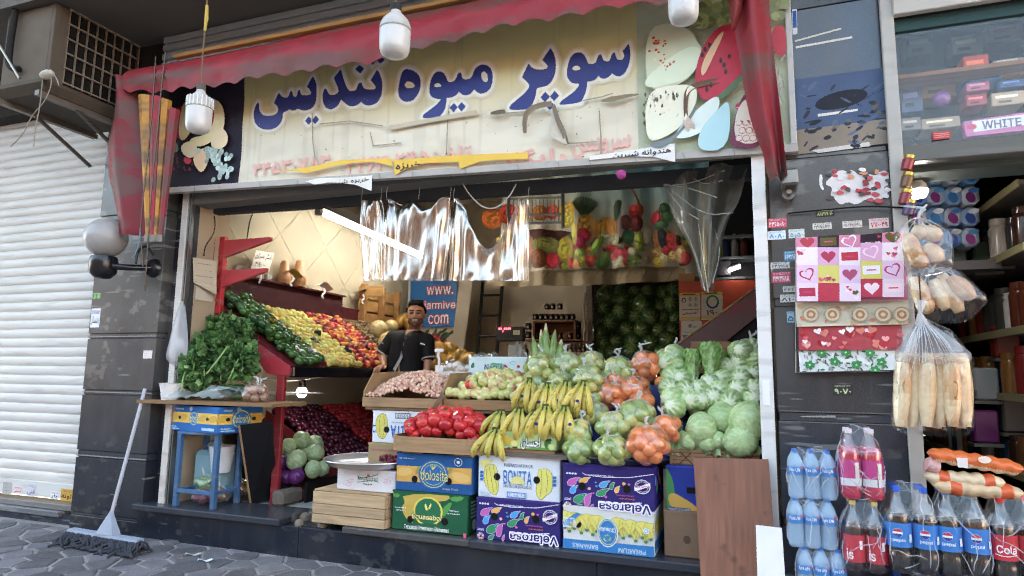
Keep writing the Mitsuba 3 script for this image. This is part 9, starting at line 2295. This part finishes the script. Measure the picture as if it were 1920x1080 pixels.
# ------------------------------------------------------------------ bags of bread hanging at the channel post
def loaf(k, a, b, w, c, seed):
 a, b = np.asarray(a), np.asarray(b)
 t = np.linspace(0, 1, 12)
 m = tube([a + (b - a) * s for s in t], w * np.clip(np.sin(np.pi * np.clip(t, .06, .94)) ** .35, .3, 1), 12)
 fcn = fcen(m)
 cc = blend('#dcc8a0', c, np.clip(nz(fcn * [1, 1, .5], 22, seed) * 2.2 - .6 + .5 * ((fcn - a)[:, 0] / w), 0, 1))
 part(k, 'loaf', m, 'fruit', fc=cc, smooth=True)
bb = thing('bread_bag', 'large clear bag of long white bread loaves hanging by the right pillar', 'bread bag')
pts = []
for i, (x, c) in enumerate(((1688, '#b98a5c'), (1712, '#c9a878'), (1738, '#c8a474'), (1764, '#c6a070'), (1787, '#b4804c'), (1811, '#c29a68'))):
 a, b = P(x + (1748 - x) * .12, 662, Y=-.36 + .03 * (i % 2)), P(x, 800, Y=-.36 + .03 * (i % 2))
 loaf(bb, a, b, .033, c, i); pts += [a + (b - a) * t for t in (.05, .35, .65, .95)]
 if i % 2:
  loaf(bb, a + [0, .06, 0], b + [0, .06, -.01], .030, '#b4845c', i + 9); pts += [a + [0, .06, 0], b + [0, .06, -.01]]
neck = P(1728, 600, Y=-.34)
sp = ico(1)[0]
m = m3.Manifold.hull_points(np.vstack([sp * .034 + p for p in pts] + [sp * .10 * np.array([1, .5, .3]) + neck + [.01, 0, -.05], sp * .012 + neck])).refine_to_length(.02)
v, f = tm(m); cc = v.mean(0); d = v - cc; d /= np.linalg.norm(d, axis=1, keepdims=True)
v = v + d * (.010 * (np.abs(meshkit.noise(np.column_stack([np.arctan2(v[:, 1] + .34, v[:, 0] - neck[0]) * 9, v[:, 2] * 6, 0 * v[:, 0]]), 3) - .5) - .25))[:, None]
part(bb, 'film', (v, f), 'film', smooth=True)
hz = m3.Manifold.hull_points(np.vstack([sp * .035 + p for p in pts if p[2] > max(t[2] for t in pts) - .03] + [sp * .012 + neck])).refine_to_length(.03)
part(bb, 'haze_film', hz, 'hazy', '#c4c4c8', smooth=True)
cr = []
for i in range(22):
 x = 1672 + i * 7.2
 e = P(x, 690 + 30 * rng.random(), Y=-.40)
 q_ = [neck + [0, -.01, 0], neck * .5 + e * .5 + [0, -.02, .03], e]
 dd = [np.linalg.norm(v - a, axis=1).argmin() for a in q_]
 cr.append(tube(smooth_open([v[j] + d[j] * .002 for j in dd], 2), np.linspace(.0022, .0006, 9)[:len(smooth_open([v[j] for j in dd], 2))], 4))
part(bb, 'crease', join(cr), 'sheer', '#d8d8d8', smooth=True, kind='stuff')  # pale strips put the glints down the bag folds into the geometry
part(bb, 'neck', tube([neck + [0, 0, -.02], neck + [-.004, 0, .03], neck + [.006, 0, .08]], [.03, .008, .016], 8), 'sheer', '#d4d2d0', smooth=True)
part(bb, 'cord', tube([neck + [0, 0, .03], P(1724, 520, Y=-.33), P(1718, 500, Y=-.2)], .003, 5), 'matte', '#3a3632')
for lb, nk, ls, seed in (('middle clear bag of round bread hanging from the channel post', (1748, 505), (((1716, 520), (1735, 578)), ((1750, 525), (1775, 580)), ((1780, 520), (1825, 560)), ((1765, 515), (1800, 585)), ((1728, 560), (1742, 585))), 5), ('upper clear bag of bread rolls hanging from the channel post', (1722, 405), (((1700, 440), (1722, 495)), ((1728, 430), (1765, 445)), ((1735, 460), (1765, 490)), ((1712, 430), (1740, 440)), ((1705, 470), (1735, 498))), 6)):
 k = thing('bread_bag', lb, 'bread bag'); pts = []
 for i, (a, b) in enumerate(ls):
  a, b = P(*a, Y=-.26 + .03 * (i % 2)), P(*b, Y=-.28 + .03 * (i % 2))
  loaf(k, a, b, .036, ('#b07c4c', '#c09a6c')[i % 2], i + seed); pts += [a, b]
 film_bag(k, pts, .038, seed, P(*nk, Y=-.26), .010)
jk = thing('hanging_jars', 'small red lidded jars hanging at the top of the channel post', 'jars')
for i, (x, y, c) in enumerate(((1702, 308, '#8c2430'), (1700, 340, '#6c4a2c'), (1697, 372, '#7c2c34'), (1704, 392, '#4a3a5c'))):
 p = P(x, y, Y=-.08)
 part(jk, 'jar', xf(lathe([(0, -.03), (.024, -.028), (.026, .02), (.02, .026), (0, .026)], 14), M4(p, ry=15)), 'gloss', c, smooth=40)
 part(jk, 'lid', xf(lathe([(.022, .026), (.022, .042), (0, .043)], 14), M4(p, ry=15)), 'metal', '#b89a3c', smooth=40)
# ================================================================== the neighbouring shop on the right
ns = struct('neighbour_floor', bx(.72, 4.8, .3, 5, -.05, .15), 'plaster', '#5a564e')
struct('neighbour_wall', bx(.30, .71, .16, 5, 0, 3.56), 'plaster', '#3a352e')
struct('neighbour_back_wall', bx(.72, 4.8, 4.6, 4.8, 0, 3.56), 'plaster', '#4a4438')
nh = thing('shop_header', 'grey steel header between the upper window and the open front at right', 'header')
part(nh, 'beam', bx(.71, 4.8, -.02, .08, 2.135, 2.215, .004), 'painted', '#5c5a54')
part(nh, 'roller', bx(.71, 4.8, .08, .3, 2.11, 2.2, .01), 'matte', '#4c5450')
part(nh, 'sign_board', bx(.705, 4.8, -.06, -.02, 2.862, 3.3, .004), 'painted', '#b5aea2')
part(nh, 'pelmet', bx(.71, 4.8, .0, .06, 2.80, 2.86), 'matte', '#2f4a4a')
wn = thing('display_window', 'upper display window of the right shop crowded with boxed goods behind glass', 'window')
part(wn, 'glass', quad((.712, .015, 2.215), (3.0, .015, 2.215), (3.0, .015, 2.80), (.712, .015, 2.80)), 'film')
part(wn, 'shelf', bx(.72, 3, .1, .55, 2.60, 2.62), 'wood', '#8a5a30'); part(wn, 'shelf', bx(.72, 3, .06, .55, 2.205, 2.22), 'clean', '#8d8676')
part(wn, 'back', bx(.72, 3, .56, .58, 2.2, 3.2), 'matte', '#3a3a36')
used_ = 0
for x0, y0, x1, y1, Y, c, lb in ((1808, 100, 1853, 145, .2, '#c84a2c', 'orange red box in the upper window'), (1812, 150, 1855, 172, .2, '#c87898', 'pink box under the orange red one'), (1808, 146, 1880, 152, .19, '#4a78b8', 'thin blue box between the orange and pink ones'), (1812, 174, 1850, 200, .22, '#a84a50', 'dull red box at the bottom of the coloured pile'), (1862, 106, 1920, 122, .22, '#8f8a80', 'grey box at the right of the upper shelf'),
        ((1876), 118, 1920, 142, .2, '#b8864a', 'tan box at the right of the window'), (1875, 146, 1920, 165, .2, '#4a6a9c', 'blue box at the right of the window'), (1860, 168, 1920, 200, .22, '#b8a080', 'beige box at the right of the window'), (1728, 138, 1790, 186, .25, '#8a6a38', 'brown folded bag in the upper window'), (1690, 160, 1728, 212, .25, '#5c6a8c', 'blue grey package at the left of the window'), (1690, 218, 1726, 246, .15, '#7a7268', 'pile of flat grey packs at the lower left of the window'),
        (1728, 216, 1800, 244, .15, '#9a8a70', 'pale flat box lying on the window floor'), (1786, 62, 1840, 104, .3, '#5c5850', 'grey carton high in the window'), (1850, 40, 1920, 84, .3, '#4c2a30', 'dark maroon carton high in the window'), (1700, 60, 1750, 108, .3, '#38443c', 'dark green carton high in the window')):
 a, b = P(x0, y1, Y=Y), P(x1, y0, Y=Y)
 k = thing('goods_box', lb, 'box')
 part(k, 'box', bx(a[0], b[0], Y, Y + .14, min(a[2], b[2]), max(a[2], b[2]), .004), 'clean', c)
 q = Print((0, Y, 0)); w_, h_ = b[0] - a[0], b[2] - a[2]
 q.add(rect(a[0] + w_ * .12, a[2] + h_ * .55, a[0] + w_ * .8, a[2] + h_ * .75), np.minimum(rgb(c) * 1.5 + 20, 255)).add(rect(a[0] + w_ * .2, a[2] + h_ * .2, a[0] + w_ * .6, a[2] + h_ * .36), rgb(c) * .6, up=False)
 q.part(k)
solo('purple_ball', 'purple ball shaped package in the upper window', 'ball', xf(ico(3, (.04, .03, .04)), M4(P(1765, 186, Y=.14))), 'gloss', '#7c4a80', smooth=True)
k = thing('toothpaste_box', 'long pink box lettered WHITE in the upper window', 'box')
v4 = [P(x, y, Y=.06) for x, y in ((1806, 228), (1925, 210), (1925, 244), (1812, 256))]
part(k, 'box', hull([v_ + [0, d_, 0] for v_ in v4 for d_ in (0, .05)]), 'gloss', '#b8508c')
q = Print((0, .06, 0)); q.add(sg.Polygon(q.px([(1822, 228), (1925, 214), (1925, 234), (1826, 248)])), '#d8d4dc')
(a_, b_), (c_, d_) = q.px([(1842, 243), (1914, 220)])
q.add(fit(latin('WHITE', .1, True), a_, b_, c_, d_), '#5c5470').add(ellipse(*q.px([(1822, 238)])[0], .02, .014), '#c83c60'); q.part(k)
k = thing('notice', 'small red lettered notice on the window ledge', 'notice'); q = Print((0, .005, 0)); q.add(sg.Polygon(q.px([(1748, 248), (1782, 245), (1783, 259), (1749, 263)])), '#b83430')
for i in range(3):
 q.add(stroke(q.px([(1752, 251 + i * 3.5), (1779, 249 + i * 3.5)]), .003), '#d8a89c', up=i == 0)
q.part(k)
rb = thing('shop_bulb', 'lit white bulb hanging inside the open right shop', 'light bulb'); c = P(1722, 356, Y=.25)
part(rb, 'globe', xf(lathe([(0, -.045), (.03, -.04), (.042, -.015), (.042, 0)], 20), M4(c)), 'gloss', '#fff', smooth=50, emit=EMIT['bulb'])
part(rb, 'housing', xf(lathe([(.043, 0), (.034, .03), (.018, .05), (.018, .07), (0, .075)], 20), M4(c)), 'clean', '#d8d4c8', smooth=50)
part(rb, 'cord', tube([c + [0, 0, .07], c + [0, 0, .4]], .003, 5), 'clean', '#2a2a2a')
# toilet paper packs
for r in range(4):
 for cidx in range(4):
  a, b = P(1708 + cidx * 33, 344 + r * 39, Y=.75), P(1740 + cidx * 33, 307 + r * 39, Y=.75)
  k = thing('paper_pack', 'blue and magenta pack of toilet paper in the stack of the right shop', 'toilet paper', 'packs of toilet paper in the right shop')
  part(k, 'pack', bx(a[0], b[0] - .006, .75, .95, a[2], b[2] - .004, .02), 'gloss', ('#b4c4d8', '#8fb0d4', '#c8ccd4', '#6a98cc')[(r * 3 + cidx) % 4])
  q = Print((0, .75, 0)); w_, h_ = b[0] - a[0], b[2] - a[2]
  q.add(ellipse(a[0] + w_ * .4, a[2] + h_ * .35, w_ * .26, h_ * .3, 20), ('#7c2c7c', '#2c4aa0', '#8c3080', '#2c78b8')[(r + cidx) % 4]).add(ellipse(a[0] + w_ * .6, a[2] + h_ * .72, w_ * .3, h_ * .14, 10), ('#3c78c0', '#d4dce8', '#4a90cc', '#e0e4ec')[(r + cidx) % 4], up=False)
  q.part(k)
solo('paper_shelf', 'low dark shelf carrying the toilet paper packs', 'shelf', bx(.72, 1.3, .74, 1.1, 1.72, 1.77), 'clean', '#5c5650')
# shelves of jars on the right wall
jw = thing('wall_shelves', 'long grey shelves of jars and packets along the right shop wall', 'shelves')
part(jw, 'wall', bx(1.62, 1.66, .3, 4.5, .1, 3), 'matte', '#2e2a26')
for z in (.62, 1.02, 1.36, 1.76, 2.08):
 part(jw, 'board', bx(1.28, 1.62, .35, 3.6, z, z + .025), 'clean', '#6a6458')
 part(jw, 'price_strip', bx(1.272, 1.28, .35, 3.6, z - .012, z + .028), 'clean', '#8d8258')
for zi, z in enumerate((.645, 1.045, 1.385, 1.785)):
 for i in range(24):
  y = .42 + i * .115; c = ('#5c2c1c', '#3a2418', '#6c4424', '#7a2420', '#c4bcae', '#3c3a34', '#8a5a24', '#26384c')[int(rng.integers(8))]
  if zi in (0, 2) or i % 3:
   put(key('shelf_jar'), xf(lathe([(0, 0), (.042, 0), (.044, .15), (.034, .17), (.038, .175), (.038, .205), (0, .207)], 12), M4((1.34, y, z), s=rng.uniform(.85, 1.25))), 'gloss', c, smooth=40)
   kk = 'shelf_jar' if used['shelf_jar'] == 1 else f'shelf_jar_{used["shelf_jar"] - 1:03d}'
   labels[kk] = {'label': 'dark jar standing on the long shelves of the right shop', 'category': 'jar', 'group': 'jars on the right shop shelves'}
for i, (x, y, c) in enumerate(((1850, 480, '#3a4a3a'), (1870, 470, '#4a2a2c'), (1790, 470, '#2c4a44'), (1800, 700, '#6c3c28'), (1850, 720, '#8a8a84'), (1890, 640, '#7a2c20'), (1770, 760, '#5c4a3a'), (1850, 800, '#6a2c5c'), (1905, 780, '#4a4a44'))):
 c0 = P(x, y, Y=.9)
 k = thing('goods_packet', ('dark green packet', 'maroon packet', 'teal packet', 'brown packet', 'grey packet', 'red packet', 'tan packet', 'purple packet', 'dim grey packet')[i] + ' on the shelf deep inside the right shop', 'packet')
 part(k, 'packet', bx(c0[0] - .06, c0[0] + .06, .9, 1.0, c0[2] - .09, c0[2] + .09, .01), 'gloss', c)
 part(k, 'stand', bx(c0[0] - .07, c0[0] + .07, .88, 1.02, c0[2] - .11, c0[2] - .092), 'clean', '#5c564a')
scene = {k: v for k, v in scene.items()}
